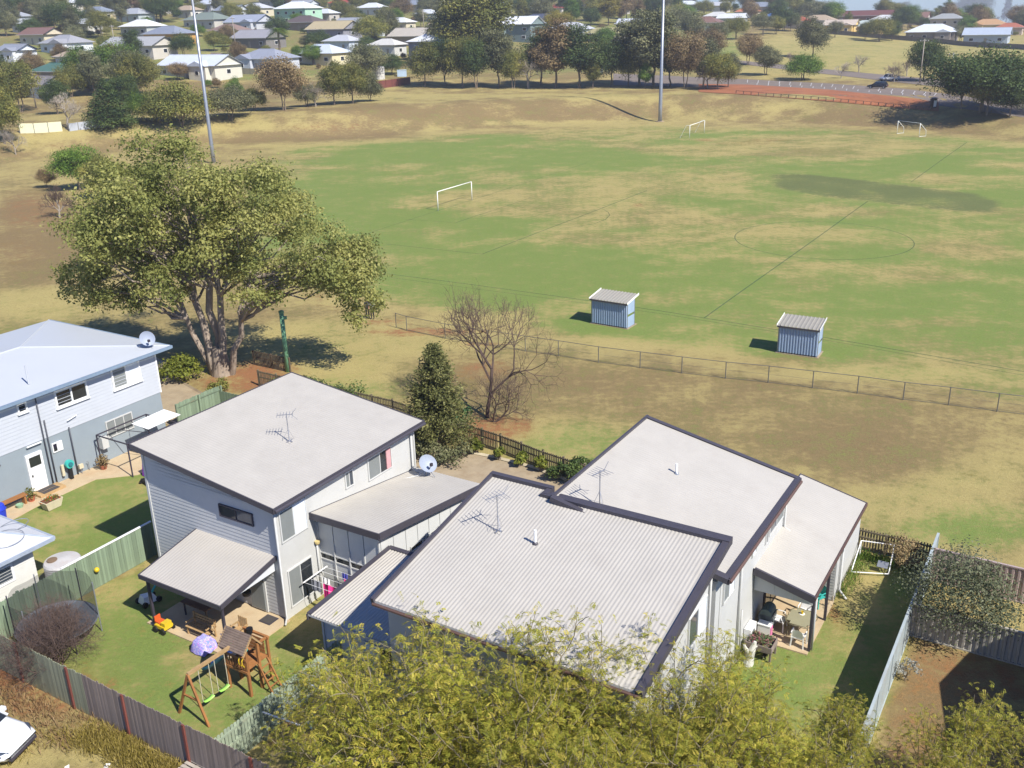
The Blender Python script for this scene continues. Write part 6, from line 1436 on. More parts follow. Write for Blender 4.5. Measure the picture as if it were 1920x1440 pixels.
FT = [ # where the top of each tree shows, its height
  (655, 1240, 4.6, 'feathery tree before the low wing of the ribbed roof house'),
  (755, 1198, 5.2, 'feathery tree below the left corner of the ribbed roof'),
  (900, 1205, 5.6, 'feathery tree below the antenna of the ribbed roof'),
  (1030, 1290, 5.6, 'feathery tree below the vent pipe of the ribbed roof'),
  (1145, 1300, 5.6, 'feathery tree reaching over the low edge of the ribbed roof'),
  (1262, 1222, 6.0, 'tallest feathery tree before the right corner of the ribbed roof'),
  (1375, 1262, 5.0, 'feathery tree beside the carport house wall'),
  (1470, 1325, 4.8, 'feathery tree below the carport yard lawn'),
  (1580, 1345, 4.4, 'feathery tree at the lower end of the carport yard'),
  (1795, 1346, 4.4, 'feathery tree before the gable shadow at the bottom right'),
  (1905, 1400, 4.4, 'feathery tree in the bottom right corner'),
  (640, 1345, 4.2, 'feathery tree at the bottom edge near the end of the lane fence'),
  (790, 1320, 5.0, 'feathery tree at the bottom edge below the low wing'),
  (930, 1320, 5.2, 'feathery tree at the bottom edge left of centre'),
  (1070, 1345, 5.2, 'feathery tree at the bottom edge in the centre'),
  (1210, 1345, 5.2, 'feathery tree at the bottom edge right of centre'),
  (1345, 1345, 5.0, 'feathery tree at the bottom edge below the tallest feathery tree')]
for k_, (px, py, h_, lb) in enumerate(FT):
    fz = FEZ[k_ % 3]; u, v = uvp(px, py, h_ * .97)
    while 8.6 < v < 19 and u > 18.9 and h_ < 8.5: h_ += .1; u, v = uvp(px, py, h_ * .97)
    place_tree('feathery_tree', lb, 'tree', W(u, v), FE[k_ % 3], (M_FBARK, G_FEATH), h_ / fz * .7, k_ * 1.7, 'feathery trees along the bottom edge', sz=1.43)
# conifer behind the driveway
rs = np.random.RandomState(77); C, Nn, S, Tn, A_ = [], [], [], [], []; mb = MB(); Hc = 6.8
mb.tube([(0, 0, -.2), (.03, 0, 3), (0, .02, Hc)], [.16, .1, .02], 8)
for i in range(150):
    t = rs.rand() ** .85; z = .3 + (Hc - .4) * t; a = rs.rand() * 6.28; L = (2.15 * (1 - t) ** .75 + .22) * rs.uniform(.65, 1.12); d = np.array([math.cos(a), math.sin(a), .22]); e = np.array([0, 0, z]) + d * L
    mb.tube([(0, 0, z), tuple(np.array([0, 0, z]) + d * L * .55), tuple(e)], [.03, .02, .006], 4, cap=False); k = int(30 + 70 * L); tt = rs.uniform(.25, 1.06, k); tn = rs.rand() * .6
    p = np.array([0, 0, z]) + d * (tt * L)[:, None] + rs.normal(size=(k, 3)) * (.13 + .06 * L); C.append(p); Nn.append(unit(rs.normal(size=(k, 3)) + np.array([0, 0, .8]))); S.append(rs.uniform(.14, .3, k)); A_.append(np.repeat(d[None], k, 0)); Tn.append(tn + .4 * rs.rand(k))
C, Nn, S, A_, Tn = (np.concatenate(q) for q in (C, Nn, S, A_, Tn))
place_tree('conifer_tree', 'dark green conical tree between the tall house and the picket fence', 'tree', W(40.9, 30.3), (mb.mesh('trunk'), leaf_mesh('crown', C, Nn, S, Tn, rs, .38, A_)), (M_BARK, leaf_mat('leaf_conifer', srgb(84, 88, 50), srgb(114, 116, 68), srgb(144, 140, 88), .35)), .88, sz=1.08)
def near_bush(name, label, u, v, w_, h, leaf, n, sz=.14, seed=1, cat='shrub', group=None, droop=0):
    m_ = make_tree(seed, h, w_, .08, 'dome', sz, n, 18, .03, 3); return place_tree(name, label, cat, W(u, v), m_, (M_TWIG, leaf), 1.0, 0, group, ('stem', 'foliage'))
near_bush('shrub', 'leafy blue green shrub against the conifer by the picket fence', 43.9, 31.4, 2.6, 2.2, leaf_mat('leaf_bluegreen', srgb(56, 84, 48), srgb(78, 108, 62), srgb(104, 128, 80)), 2600, .17, 401)
near_bush('shrub', 'dark spreading shrub at the foot of the conifer', 40.2, 32.0, 3.2, 1.3, G_DARK, 2400, .16, 402)
near_bush('shrub', 'grey green shrub on the driveway side of the conifer', 40.2, 29.4, 3.0, 1.2, G_GREY, 2200, .14, 403)
for i, (px, py) in enumerate([(895, 852), (937, 864), (975, 875), (1015, 885)]):
    u, v = uvp(px, py); near_bush('grass_shrub', ['leftmost', 'second', 'third', 'rightmost'][i] + ' of four small upright shrubs along the picket fence', u, v, .75, 1.05, leaf_mat('leaf_lime', srgb(74, 84, 26), srgb(104, 112, 38), srgb(130, 132, 52)), 900, .17, 410 + i, group='small shrubs along the driveway')
near_bush('shrub', 'dark creeper shrub at the corner of the carport house roof', 41.3, 21.4, 1.6, 1.9, G_DARK, 1700, .14, 420)
near_bush('shrub', 'low dark shrub left of the creeper at the driveway end', 41.0, 22.6, 1.2, 1.0, G_DARK, 900, .13, 421)
near_bush('shrub', 'leafy yellow green bush at the foot of the spreading tree', 42.6, 53.3, 3.4, 1.5, leaf_mat('leaf_lime', srgb(74, 84, 26), srgb(104, 112, 38), srgb(130, 132, 52)), 2600, .2, 422)
near_bush('shrub', 'small round bush by the kerb below the spreading tree', 41.6, 48.9, 1.5, .9, G_OLIVE, 900, .14, 423)
near_bush('shrub', 'dark green hedge strip behind the roof of the tall house', 43.4, 43.6, 3.6, 1.4, G_DARK, 2400, .16, 424)
near_bush('shrub', 'dark green hedge clump right of the hedge strip behind the roof', 43.2, 40.0, 3.6, 1.3, G_DARK, 2400, .16, 425)
# grey green bush overhanging the steel fences at the right
m_ = make_tree(431, 3.8, 4.6, .4, 'round', .1, 11000, 80, .07, 6); place_tree('tree', 'grey green feathery bush tree leaning over the steel fences at the right', 'tree', W(36.0, 2.3), m_, (M_BARK, leaf_mat('leaf_greybush', srgb(90, 98, 70), srgb(116, 122, 90), srgb(140, 144, 110), .35)), 1.0)
m_ = make_tree(433, 1.0, 1.0, .2, 'round', .09, 300, 14, .02, 3); place_tree('shrub', 'small grey shrub poking over the blue steel fence', 'shrub', W(32.6, 3.4), m_, (M_TWIG, leaf_mat('leaf_silver', srgb(130, 130, 120), srgb(150, 150, 140), srgb(166, 164, 152))), 1.0, 0, None, ('stem', 'foliage'))
m_ = make_tree(434, 1.4, 2.2, .2, 'round', .1, 1500, 18, .03, 3); place_tree('shrub', 'brown green shrub in the far corner of the right yard', 'shrub', W(40.8, 5.0), m_, (M_TWIG, G_BROWN), 1.0, 0, None, ('stem', 'foliage'))
# leafless trees near by
m_ = twig_tree(509, 10.5, 9, 6, .115, (3, 4), (.22, 0), 1, .23, .2); place_tree('leafless_tree', 'large leafless tree in the dry strip right of the conifer', 'tree', W(46.5, 30.6), m_, (M_TWIGD, M_TWIGD), 1.15, 0, None, ('trunk', 'twigs'), 1.2)
m_ = twig_tree(507, 7, 7, 5, .09, (3, 4), (.7, -.25), 2, .26, .1); place_tree('leafless_tree', 'low leaning leafless shrub at the foot of the large leafless tree', 'tree', W(46.1, 29.9), m_, (M_TWIGD, M_TWIGD), .72, TH - 1.2, None, ('trunk', 'twigs'))
m_ = twig_tree(511, 3.6, 5, 5, .04, (3, 5), (0, 0), 7, .34, .1); place_tree('leafless_shrub', 'brown leafless many stemmed shrub in front of the trampoline', 'shrub', W(17.3, 31.6), m_, (M_TWIGD, M_TWIGD), 1.0, .4, None, ('stems', 'twigs'))

# ---------------------------------------------------------------- yard of the tall house
M_TIMB = mat('play_timber', srgb(150, 102, 58), .8, var=.2, scale=4, rnd_amt=.1, stretch=(1, 1, .3))
M_TIMBL = mat('play_timber_pale', srgb(170, 140, 98), .85, var=.2, scale=4, rnd_amt=.1)
M_SHING = mat('play_roof_timber', srgb(116, 100, 88), .9, var=.2, scale=3, rnd_amt=.1)
M_LIME = mat('swing_lime', srgb(150, 205, 90), .4, var=.03); M_BLUEP = mat('slide_blue', srgb(70, 150, 214), .35, var=.04); M_YEL = mat('plastic_yellow', srgb(206, 176, 40), .4)
M_ROPE = mat('rope', srgb(190, 184, 160), .8); M_TEAL = mat('plastic_teal', srgb(60, 170, 160), .4); M_ORAN = mat('plastic_orange', srgb(206, 92, 44), .4)
T = Thing('play_fort', 'brown timber play fort with shingled roof, blue slide and two lime swings', 'play set', 20.5, 24.6)
f0, f1, g0, g1 = 19.98, 20.56, 24.05, 25.15      # tower footprint
dk = 1.15
for u, v, h in ((f0, g0, 1.95), (f0, g1, 1.95), (f1, g0, 2.0), (f1, g1, 2.0)):
    mb = MB(); mb.box((u - .05, v - .05, 0), (u + .05, v + .05, h)); T.part('post', mb, M_TIMB)
for i in range(9):
    v = g0 + .01 + i * (g1 - g0) / 9; mb = MB(); mb.box((f0 - .04, v, dk - .03), (f1 + .5, v + (g1 - g0) / 9 - .012, dk)); T.part('deck_board', mb, M_TIMB)
for z in (dk - .14, dk + .42):
    mb = MB(); mb.box((f0 - .075, g0 - .05, z), (f0 - .052, g1 + .05, z + .1)); T.part('rail', mb, M_TIMB)
for i in range(8):
    v = g0 + .08 + i * .145; mb = MB(); mb.box((f0 - .05, v, dk), (f0 - .03, v + .07, dk + .42)); T.part('baluster', mb, M_TIMB)
for a, b in (((f1 + .5, g0, 0), (f1 + .5, g0, 2.0)), ((f1 + .5, g1, 0), (f1 + .5, g1, 2.0))):
    mb = MB(); mb.beam(a, b, .09); T.part('post', mb, M_TIMB)
mb = MB(); mb.beam((f1 + .5, g0 - .1, 1.95), (f1 + .5, g1 + .1, 1.95), .09); T.part('rail', mb, M_TIMB)
mb = MB(); mb.beam((f1, g0, 1.95), (f1 + .5, g0, 1.95), .08); T.part('rail', mb, M_TIMB)
for i in range(4):
    mb = MB(); z = dk + .05 + i * .16; mb.box((f1 + .46, g1 - .95, z), (f1 + .485, g1, z + .13)); T.part('wall_board', mb, M_TIMB)
rz, rc = 2.55, (f0 + f1) / 2
for side in (0, 1):
    for i in range(9):
        v0 = g0 - .12; u_a, u_b = (f0 - .2, rc) if side == 0 else (f1 + .15, rc); t0, t1 = i / 9, (i + 1) / 9
        A = lambda t: (u_a + (u_b - u_a) * t, 1.95 + (rz - 1.95) * t)
        (xa, za_), (xb, zb_) = A(t0), A(t1); q = [(xa, v0, za_ + .012), (xb, v0, zb_ - .008), (xb, g1 + .12, zb_ - .008), (xa, g1 + .12, za_ + .012)]
        mb = MB(); mb.slab(q if side == 0 else q[::-1], .018); T.part('roof_board', mb, M_SHING)
for v in (g0 - .1, g1 + .08):
    mb = MB(); mb.beam((f0 - .2, v, 1.9), (rc, v, 2.5), .04, .07); mb.beam((f1 + .15, v, 1.9), (rc, v, 2.5), .04, .07); T.part('barge_board', mb, M_TIMBL)
for u in (f1 - .1, f1 + .36):     # ladder
    mb = MB(); mb.beam((u, g0 - .04, dk), (u, g0 - .62, .02), .05, .08); T.part('ladder_side', mb, M_TIMB)
for i in range(4):
    t = .18 + i * .2; mb = MB(); mb.beam((f1 - .1, g0 - .04 - .58 * t, dk * (1 - t)), (f1 + .36, g0 - .04 - .58 * t, dk * (1 - t)), .04); T.part('rung', mb, M_TIMB)
mb = MB(); n = 12; vs_ = []
for i in range(n + 1):
    t = i / n; v = g1 + .05 + 1.5 * t; z = dk * (1 - t) ** 1.15 * (1 + .1 * math.sin(t * 6)) + .14
    for du, dz in ((-.26, .14), (-.22, 0), (.22, 0), (.26, .14)): vs_.append((f0 + .27 + du, v, z + dz))
mb.add(vs_, [(i * 4 + k, i * 4 + k + 1, i * 4 + k + 5, i * 4 + k + 4) for i in range(n) for k in range(3)]); T.part('slide', mb, M_BLUEP, smooth_shade=True)
for v, mt_ in ((g0 + .04, M_YEL), (g0 + .2, M_YEL)):
    mb = MB(); mb.tube([(f0 - .1, v, dk + .2), (f0 - .18, v, dk + .35), (f0 - .18, v, dk + .5), (f0 - .1, v, dk + .6)], .02, 6); T.part('hand_grip', mb, mt_)
mb = MB(); mb.lathe([(.03, 0), (.2, .02), (.2, .04), (.03, .05)], 14, (f0 + .35, g0 + .55, dk + .45)); T.part('toy_wheel', mb, M_TEAL)
mb = MB(); mb.tube([(f1 + .44, g1 - .3, dk + .75), (f1 + .44, g1 - .3, dk + .95)], .13, 10); T.part('telescope', mb, M_BLACK)
# swing beam running from the tower towards the lane fence
sa, sb = (f0 - .03, 24.72, 2.0), (18.05, 24.9, 1.95)
mb = MB(); mb.beam(sa, sb, .1, .12); T.part('swing_beam', mb, M_TIMBL)
for v in (25.68, 24.16):
    mb = MB(); mb.beam((18.05, 24.9, 1.95), (18.02, v, 0), .08); T.part('leg', mb, M_TIMB)
mb = MB(); mb.beam((18.03, 25.28, .98), (18.03, 24.54, .98), .06); T.part('brace', mb, M_TIMB)
for t in (.30, .66):
    c = Vector(sa).lerp(Vector(sb), t); d = (Vector(sb) - Vector(sa)).normalized(); mb = MB()
    s_ = MB()
    for i in range(7):
        f = (i / 6 - .5) * 2; s_.v.append(tuple(c + d * f * .22 + Vector((0, -.09, -1.5 + .05 * f * f - .0)))); s_.v.append(tuple(c + d * f * .22 + Vector((0, .09, -1.5 + .05 * f * f))))
    for i in range(6): s_.f.append((2 * i, 2 * i + 2, 2 * i + 3, 2 * i + 1)); s_.mi.append(0)
    k = [(x, y, z - .03) for x, y, z in s_.v]; o_ = len(s_.v); s_.v += k
    for i in range(6): s_.f.append((o_ + 2 * i + 1, o_ + 2 * i + 3, o_ + 2 * i + 2, o_ + 2 * i)); s_.mi.append(0); s_.f.append((2 * i, o_ + 2 * i, o_ + 2 * i + 2, 2 * i + 2)); s_.mi.append(0); s_.f.append((2 * i + 1, 2 * i + 3, o_ + 2 * i + 3, o_ + 2 * i + 1)); s_.mi.append(0)
    so = T.part('swing_seat', s_, M_LIME, smooth_shade=True)
    for sg in (-1, 1):
        mb = MB(); mb.tube([tuple(c + d * sg * .22), tuple(c + d * sg * .22 + Vector((0, 0, -1.46)))], .014, 5); T.part('rope', mb, M_ROPE, so)
# trampoline with its net
cx_, cy_ = 18.75, 33.6
T = Thing('trampoline', 'round trampoline with dark safety net in the yard corner behind the leafless shrub', 'trampoline', cx_, cy_)
Rt = 1.55
mb = MB(); mb.tube([(cx_ + Rt * math.cos(a), cy_ + Rt * math.sin(a), .75) for a in np.linspace(0, 6.283, 33)], .03, 6); T.part('rim', mb, M_GALV)
mb = MB(); mb.lathe([(.01, .74), (Rt * .86, .74), (Rt * .86, .75), (.01, .75)], 32, (cx_, cy_, 0)); T.part('jump_mat', mb, M_BLACK)
mb = MB(); mb.lathe([(Rt * .86, .76), (Rt * 1.02, .77), (Rt * 1.02, .79), (Rt * .86, .785)], 32, (cx_, cy_, 0)); T.part('pad', mb, mat('pad_grey', srgb(96, 104, 112), .7))
for i in range(6):
    a = i * math.pi / 3 + .3; x, y = cx_ + Rt * 1.03 * math.cos(a), cy_ + Rt * 1.03 * math.sin(a)
    mb = MB(); mb.tube([(x, y, 0), (x, y, 2.35)], .025, 6); T.part('net_pole', mb, M_GALV if i % 2 else M_POST)
mb = MB(); K = 36
vs_ = [(cx_ + Rt * math.cos(2 * math.pi * k / K), cy_ + Rt * math.sin(2 * math.pi * k / K), z + (.06 * math.cos(12 * math.pi * k / K) if z > 1 else 0)) for z in (.78, 1.5, 2.28) for k in range(K)]
mb.add(vs_, [(r_ * K + k, r_ * K + (k + 1) % K, (r_ + 1) * K + (k + 1) % K, (r_ + 1) * K + k) for r_ in range(2) for k in range(K)]); T.part('safety_net', mb, net_mat('net_black', (.02, .02, .022), .42))
# toys and things round the patio
def zt(px, py, z=0): u, v = uvp(px, py, z); return u, v
u, v = zt(340, 1180)
T = Thing('toy_digger', 'yellow ride on toy digger with an orange seat at the patio post', 'toy', 21.25, 30.25)
mb = MB(); mb.box((21.0, 29.95, .2), (21.45, 30.55, .34)); mb.box((21.05, 29.95, .34), (21.4, 30.2, .5)); T.part('body', mb, M_YEL)
mb = MB(); mb.box((21.1, 30.35, .34), (21.38, 30.6, .42)); mb.box((21.1, 30.58, .34), (21.38, 30.63, .62)); T.part('seat', mb, M_ORAN)
for x in (20.98, 21.47):
    for y in (30.05, 30.48):
        mb = MB(); mb.tube([(x - .05, y, .14), (x + .05, y, .14)], .14, 12); T.part('wheel', mb, M_BLACK)
T = Thing('toy_car', 'white and black ride on toy car lying on the lawn edge by the patio shade', 'toy', 22.3, 32.6)
mb = MB(); mb.add([(21.9, 32.3, .1), (22.6, 32.2, .1), (22.75, 32.7, .1), (22.0, 32.85, .1), (22.0, 32.4, .42), (22.5, 32.35, .34), (22.6, 32.65, .34), (22.1, 32.75, .45)], [(0, 1, 5, 4), (1, 2, 6, 5), (2, 3, 7, 6), (3, 0, 4, 7), (4, 5, 6, 7), (3, 2, 1, 0)]); T.part('body', mb, M_WHITE)
for x, y in ((21.95, 32.3), (22.6, 32.2), (22.7, 32.75), (22.05, 32.88)):
    mb = MB(); mb.tube([(x, y - .05, .12), (x, y + .05, .12)], .13, 10); T.part('wheel', mb, M_BLACK)
mb = MB(); mb.tube([(22.5, 32.5, .4), (22.75, 32.5, .62)], .05, 6); T.part('handlebar', mb, M_TEAL)
# folded chairs / timber bench and the patterned cloth
T = Thing('timber_bench', 'timber garden bench at the patio edge with a patterned cloth beside it', 'bench', 21.3, 28.6)
for i in range(5):
    mb = MB(); mb.box((21.45 + i * .09, 27.9, .42), (21.52 + i * .09, 29.2, .45)); T.part('seat_slat', mb, M_TIMBL)
for i in range(3):
    mb = MB(); mb.box((21.92, 27.9, .52 + i * .13), (21.95, 29.2, .61 + i * .13)); T.part('back_slat', mb, M_TIMBL)
for y in (27.95, 29.1):
    for x in (21.48, 21.88):
        mb = MB(); mb.box((x, y, .06), (x + .06, y + .06, .42 if x < 21.6 else .92)); T.part('leg', mb, M_TIMBL)
    mb = MB(); mb.box((21.46, y, .62), (21.92, y + .06, .66)); T.part('armrest', mb, M_TIMBL)
def cloth_mat():
    M = bpy.data.materials.new('cloth_pattern'); M.use_nodes = True; t = M.node_tree; b = t.nodes['Principled BSDF']; b.inputs['Roughness'].default_value = .9
    n = N(t, 'ShaderNodeTexNoise'); n.inputs['Scale'].default_value = 6; n.inputs['Detail'].default_value = 3; n.inputs['Distortion'].default_value = 1.5
    tc = N(t, 'ShaderNodeTexCoord'); t.links.new(tc.outputs['Object'], n.inputs['Vector']); r = N(t, 'ShaderNodeValToRGB'); e = r.color_ramp.elements
    e[0].position = .3; e[0].color = (*srgb(90, 150, 220), 1); e[1].position = .7; e[1].color = (*srgb(220, 150, 200), 1)
    for pz, c in ((.42, (150, 120, 200)), (.5, (200, 190, 225)), (.58, (110, 130, 215))): k = e.new(pz); k.color = (*srgb(*c), 1)
    t.links.new(n.outputs[0], r.inputs[0]); t.links.new(r.outputs[0], b.inputs['Base Color']); return M
cm = cloth_mat(); mb = MB(); G = 14; cu, cv = zt(382, 1208, .25)
vs_ = []
for i in range(G + 1):
    for j in range(G + 1):
        a, b = i / G * 2 - 1, j / G * 2 - 1; q = max(abs(a), abs(b)); rr = q / max(math.hypot(a, b), 1e-6) if q > 0 else 0
        x, y = a * (.45 + .5 * rr * .5), b * (.45 + .5 * rr * .5); vs_.append((cu + x * .62, cv + y * .62, .52 * (1 - q ** 5) + .05 + .03 * math.sin(9 * a) * math.cos(7 * b)))
mb.add(vs_, [(i * (G + 1) + j, (i + 1) * (G + 1) + j, (i + 1) * (G + 1) + j + 1, i * (G + 1) + j + 1) for i in range(G) for j in range(G)])
o_ = mb.build('draped_cloth', cm, None, (cu, cv, 0), True); o_.location = W(cu, cv); o_.rotation_euler = (0, 0, TH); tag(o_, 'pink and blue patterned cloth draped over a seat on the patio edge', 'cloth')
T = Thing('timber_chair', 'timber armchair standing on the patio near the house wall', 'chair', 22.3, 27.0)
mb = MB(); mb.box((22.05, 26.75, .4), (22.55, 27.3, .45)); T.part('seat', mb, M_TIMBL)
for i in range(5):
    mb = MB(); mb.box((22.55, 26.78 + i * .105, .45), (22.58, 26.84 + i * .105, .95)); T.part('back_slat', mb, M_TIMBL)
for x, y in ((22.07, 26.77), (22.5, 26.77), (22.07, 27.23), (22.5, 27.23)):
    mb = MB(); mb.box((x, y, .06), (x + .05, y + .05, .64)); T.part('leg', mb, M_TIMBL)
for y in (26.75, 27.24):
    mb = MB(); mb.box((22.02, y, .64), (22.58, y + .07, .67)); T.part('armrest', mb, M_TIMBL)
T = Thing('outdoor_table', 'dark table with clutter in the shade under the patio roof', 'table', 22.8, 29.6)
mb = MB(); mb.box((22.3, 28.9, .7), (23.3, 30.4, .74)); T.part('table_top', mb, mat('table_brown', srgb(84, 58, 44), .6))
for x, y in ((22.4, 29.0), (23.2, 29.0), (22.4, 30.3), (23.2, 30.3)):
    mb = MB(); mb.box((x - .03, y - .03, .06), (x + .03, y + .03, .7)); T.part('leg', mb, M_POST)
T = Thing('door_mat', 'dark door mat on the patio in front of the screen door', 'mat', 23.85, 27.0)
mb = MB(); mb.box((23.55, 26.62, .064), (24.1, 27.25, .085)); T.part('mat', mb, M_POST); mb = MB(); mb.box((23.6, 26.67, .085), (24.05, 27.2, .09)); T.part('pile', mb, mat('mat_fibre', srgb(70, 66, 64), .95, var=.2, scale=30))
T = Thing('hanging_pot', 'dark hanging pot by the screen door of the patio', 'pot', 23.3, 28.2)
mb = MB(); mb.lathe([(.08, .98), (.17, 1.05), (.19, 1.22)], 12, (23.7, 27.9, 0)); T.part('pot', mb, M_BLACK)
for a in (0, 2.1, 4.2):
    mb = MB(); mb.tube([(23.7 + .17 * math.cos(a), 27.9 + .17 * math.sin(a), 1.2), (23.7, 27.9, 2.6)], .008, 4); T.part('chain', mb, M_BLACK)
T = Thing('toy_scooter', 'green and white kids scooter standing on the sunny patio slab', 'toy', 21.75, 26.95)
mb = MB(); mb.box((21.5, 26.95, .14), (21.9, 27.05, .17)); T.part('deck', mb, M_LIME); mb = MB(); mb.tube([(21.52, 27.0, .15), (21.48, 27.0, .75)], .02, 6); mb.tube([(21.48, 26.85, .75), (21.48, 27.15, .75)], .02, 6); T.part('steering', mb, M_WHITE)
for x in (21.5, 21.9):
    mb = MB(); mb.tube([(x, 26.98, .11), (x, 27.02, .11)], .06, 10); T.part('wheel', mb, M_ORAN)
# ball stuck on the fence
T = Thing('yellow_ball', 'yellow ball resting against the green paling fence', 'ball', 20.7, 35.3)
bm = bmesh.new(); bmesh.ops.create_icosphere(bm, subdivisions=2, radius=.12); me = bpy.data.meshes.new('ball'); bm.to_mesh(me); bm.free(); me.materials.append(M_YEL); me.polygons.foreach_set('use_smooth', [True] * len(me.polygons)); o_ = link('shell', me, T.o); 
bu, bz = 22.0, .95; o_.location = Vector((bu, 35.36, bz)) - Vector(T.org)
mb = MB(); mb.box((bu - .03, 35.37, bz - .16), (bu + .03, 35.48, bz - .1)); T.part('hook', mb, M_PGREEN)
# clothes lines with towels
M_PINK = mat('towel_pink', srgb(206, 40, 120), .9, var=.06); M_NAVY = mat('cloth_blue', srgb(66, 70, 150), .9)
T = Thing('clothes_line', 'wall mounted clothes line hung with pink towels between the houses', 'clothes line', 25.6, 24.8)
for v in (25.9, 23.6):
    mb = MB(); mb.beam((25.0, v, 1.52), (26.5, v, 1.52), .04); T.part('arm', mb, M_WHITE)
for i in range(5):
    u = 25.05 + i * .34; mb = MB(); mb.tube([(u, 25.9, 1.52), (u, 23.6, 1.52)], .008, 4); T.part('line', mb, M_WHITE)
def towel(u, v0, v1, L, mt_, label):
    mb = MB(); n = 8; vs_ = []
    for i in range(n + 1):
        v = v0 + (v1 - v0) * i / n; w_ = .03 * math.sin(i * 1.7)
        vs_ += [(u - .02 + w_, v, 1.53 - L), (u, v, 1.54), (u + .02 - w_, v, 1.53 - L * .8)]
    mb.add(vs_, [(3 * i + k, 3 * i + 3 + k, 3 * i + 4 + k, 3 * i + 1 + k) for i in range(n) for k in range(2)]); o = mb.build('towel', mt_, None, (u, v0, 0), True); o.location = W(u, v0); o.rotation_euler = (0, 0, TH); tag(o, label, 'towel', 'washing on the clothes line')
towel(25.39, 25.15, 24.25, .8, M_PINK, 'large pink towel at the front of the clothes line'); towel(26.07, 24.6, 23.75, .7, M_PINK, 'pink towel at the back of the clothes line'); towel(25.73, 25.5, 25.1, .45, M_WHITE, 'white cloth at the left end of the clothes line'); towel(26.41, 25.0, 24.7, .35, M_NAVY, 'small blue cloth pegged behind the pink towels'); towel(25.39, 25.8, 25.3, .5, mat('cloth_grey', srgb(110, 112, 120), .9), 'grey cloth at the left corner of the clothes line')
T = Thing('folding_clothes_frame', 'folding white clothes frame on the pale green fence with a blue peg bucket', 'clothes line', 19.4, 21.9)
mb = MB(); mb.beam((18.5, 21.9, 1.25), (18.9, 20.4, .95), .04); T.part('arm', mb, M_WHITE); mb = MB(); mb.beam((18.9, 20.4, .95), (20.6, 20.4, 1.0), .04); T.part('bar', mb, M_WHITE); mb = MB(); mb.beam((20.5, 21.9, 1.25), (20.5, 20.4, 1.0), .04); T.part('arm', mb, M_WHITE)
mb = MB(); mb.lathe([(.09, .62), (.12, .84)], 12, (19.3, 20.4, 0)); T.part('peg_bucket', mb, mat('bucket_blue', srgb(90, 150, 200), .4))
for y in (20.8, 21.2, 21.6):
    mb = MB(); mb.tube([(18.8, y, 1.1), (20.5, y, 1.12)], .006, 4); T.part('line', mb, M_WHITE)

# ---------------------------------------------------------------- yard of the blue house
flat('garden_path', [(24.0, 46.48), (34.0, 46.48), (33.0, 43.0), (30.5, 43.4), (29.0, 45.0), (25.5, 45.0), (22.5, 44.6), (22.5, 46.48)], M_CONC2, .03)
T = Thing('flower_planter', 'cream flared planter box with orange flowers on the lawn edge', 'planter', 25.75, 44.2)
c = (25.75, 44.15)
def frus(mb, a, b, z0, z1, c):
    mb.add([(c[0] - a[0], c[1] - a[1], z0), (c[0] + a[0], c[1] - a[1], z0), (c[0] + a[0], c[1] + a[1], z0), (c[0] - a[0], c[1] + a[1], z0), (c[0] - b[0], c[1] - b[1], z1), (c[0] + b[0], c[1] - b[1], z1), (c[0] + b[0], c[1] + b[1], z1), (c[0] - b[0], c[1] + b[1], z1)], [(3, 2, 1, 0), (0, 1, 5, 4), (1, 2, 6, 5), (2, 3, 7, 6), (3, 0, 4, 7), (4, 5, 6, 7)])
mb = MB(); frus(mb, (.36, .22), (.5, .32), .03, .5, c); T.part('box', mb, mat('planter_cream', srgb(196, 186, 158), .8))
mb = MB(); mb.box((c[0] - .44, c[1] - .27, .5), (c[0] + .44, c[1] + .27, .52)); T.part('soil', mb, M_MULCH)
rs = np.random.RandomState(9); q = np.array([c[0] - 25.75, c[1] - 44.2, .55]) + rs.normal(size=(260, 3)) * np.array([.2, .12, .07]); me = leaf_mesh('flowers', q, unit(rs.normal(size=(260, 3)) + [0, 0, 1]), rs.uniform(.06, .12, 260), rs.rand(260), rs, .6); me.materials.append(leaf_mat('leaf_flower', srgb(80, 110, 50), srgb(110, 120, 50), srgb(210, 90, 50))); link('flowers', me, T.o)
def pot_plant(name, label, u, v, r, h, potc, leafm, n, seed):
    T = Thing(name, label, 'pot plant', u, v); mb = MB(); mb.lathe([(r * .7, .02), (r, h), (r * .9, h), (r * .85, h - .05)], 14, (u, v, 0)); T.part('pot', mb, pmat(potc))
    if n: rs = np.random.RandomState(seed); q = np.array([0, 0, h + r]) + unit(rs.normal(size=(n, 3))) * rs.uniform(.3, 1.2, (n, 1)) * r * 1.5; me = leaf_mesh('foliage', q, unit(rs.normal(size=(n, 3)) + [0, 0, .8]), rs.uniform(.07, .16, n), rs.rand(n), rs, .6); me.materials.append(leafm); link('foliage', me, T.o)
u, v = zt(195, 880); pot_plant('pot_plant', 'terracotta pot with a round bushy plant by the blue wall', u, v, .22, .3, (150, 90, 66), G_BROWN, 420, 5)
u, v = zt(60, 940); pot_plant('pot_plant', 'terracotta pot beside the steps of the blue house', u, v, .2, .28, (170, 96, 70), G_OLIVE, 160, 6)
u, v = zt(38, 952); pot_plant('pot_plant', 'pale green tub at the foot of the timber bench', u, v, .2, .2, (140, 170, 140), G_OLIVE, 0, 7)
T = Thing('timber_shelf', 'long timber bench shelf against the blue wall by the white door', 'bench', 25, 45.9)
mb = MB(); mb.box((23.6, 45.7, .5), (25.5, 46.1, .56)); T.part('top', mb, M_TIMB)
for u in (23.75, 25.3):
    mb = MB(); mb.box((u, 45.75, .03), (u + .1, 46.05, .5)); T.part('leg', mb, M_TIMB)
u, v = zt(5, 945); T = Thing('blue_bin', 'bright blue covered bin at the left edge by the cottage roof', 'bin', 23.5, 45.2)
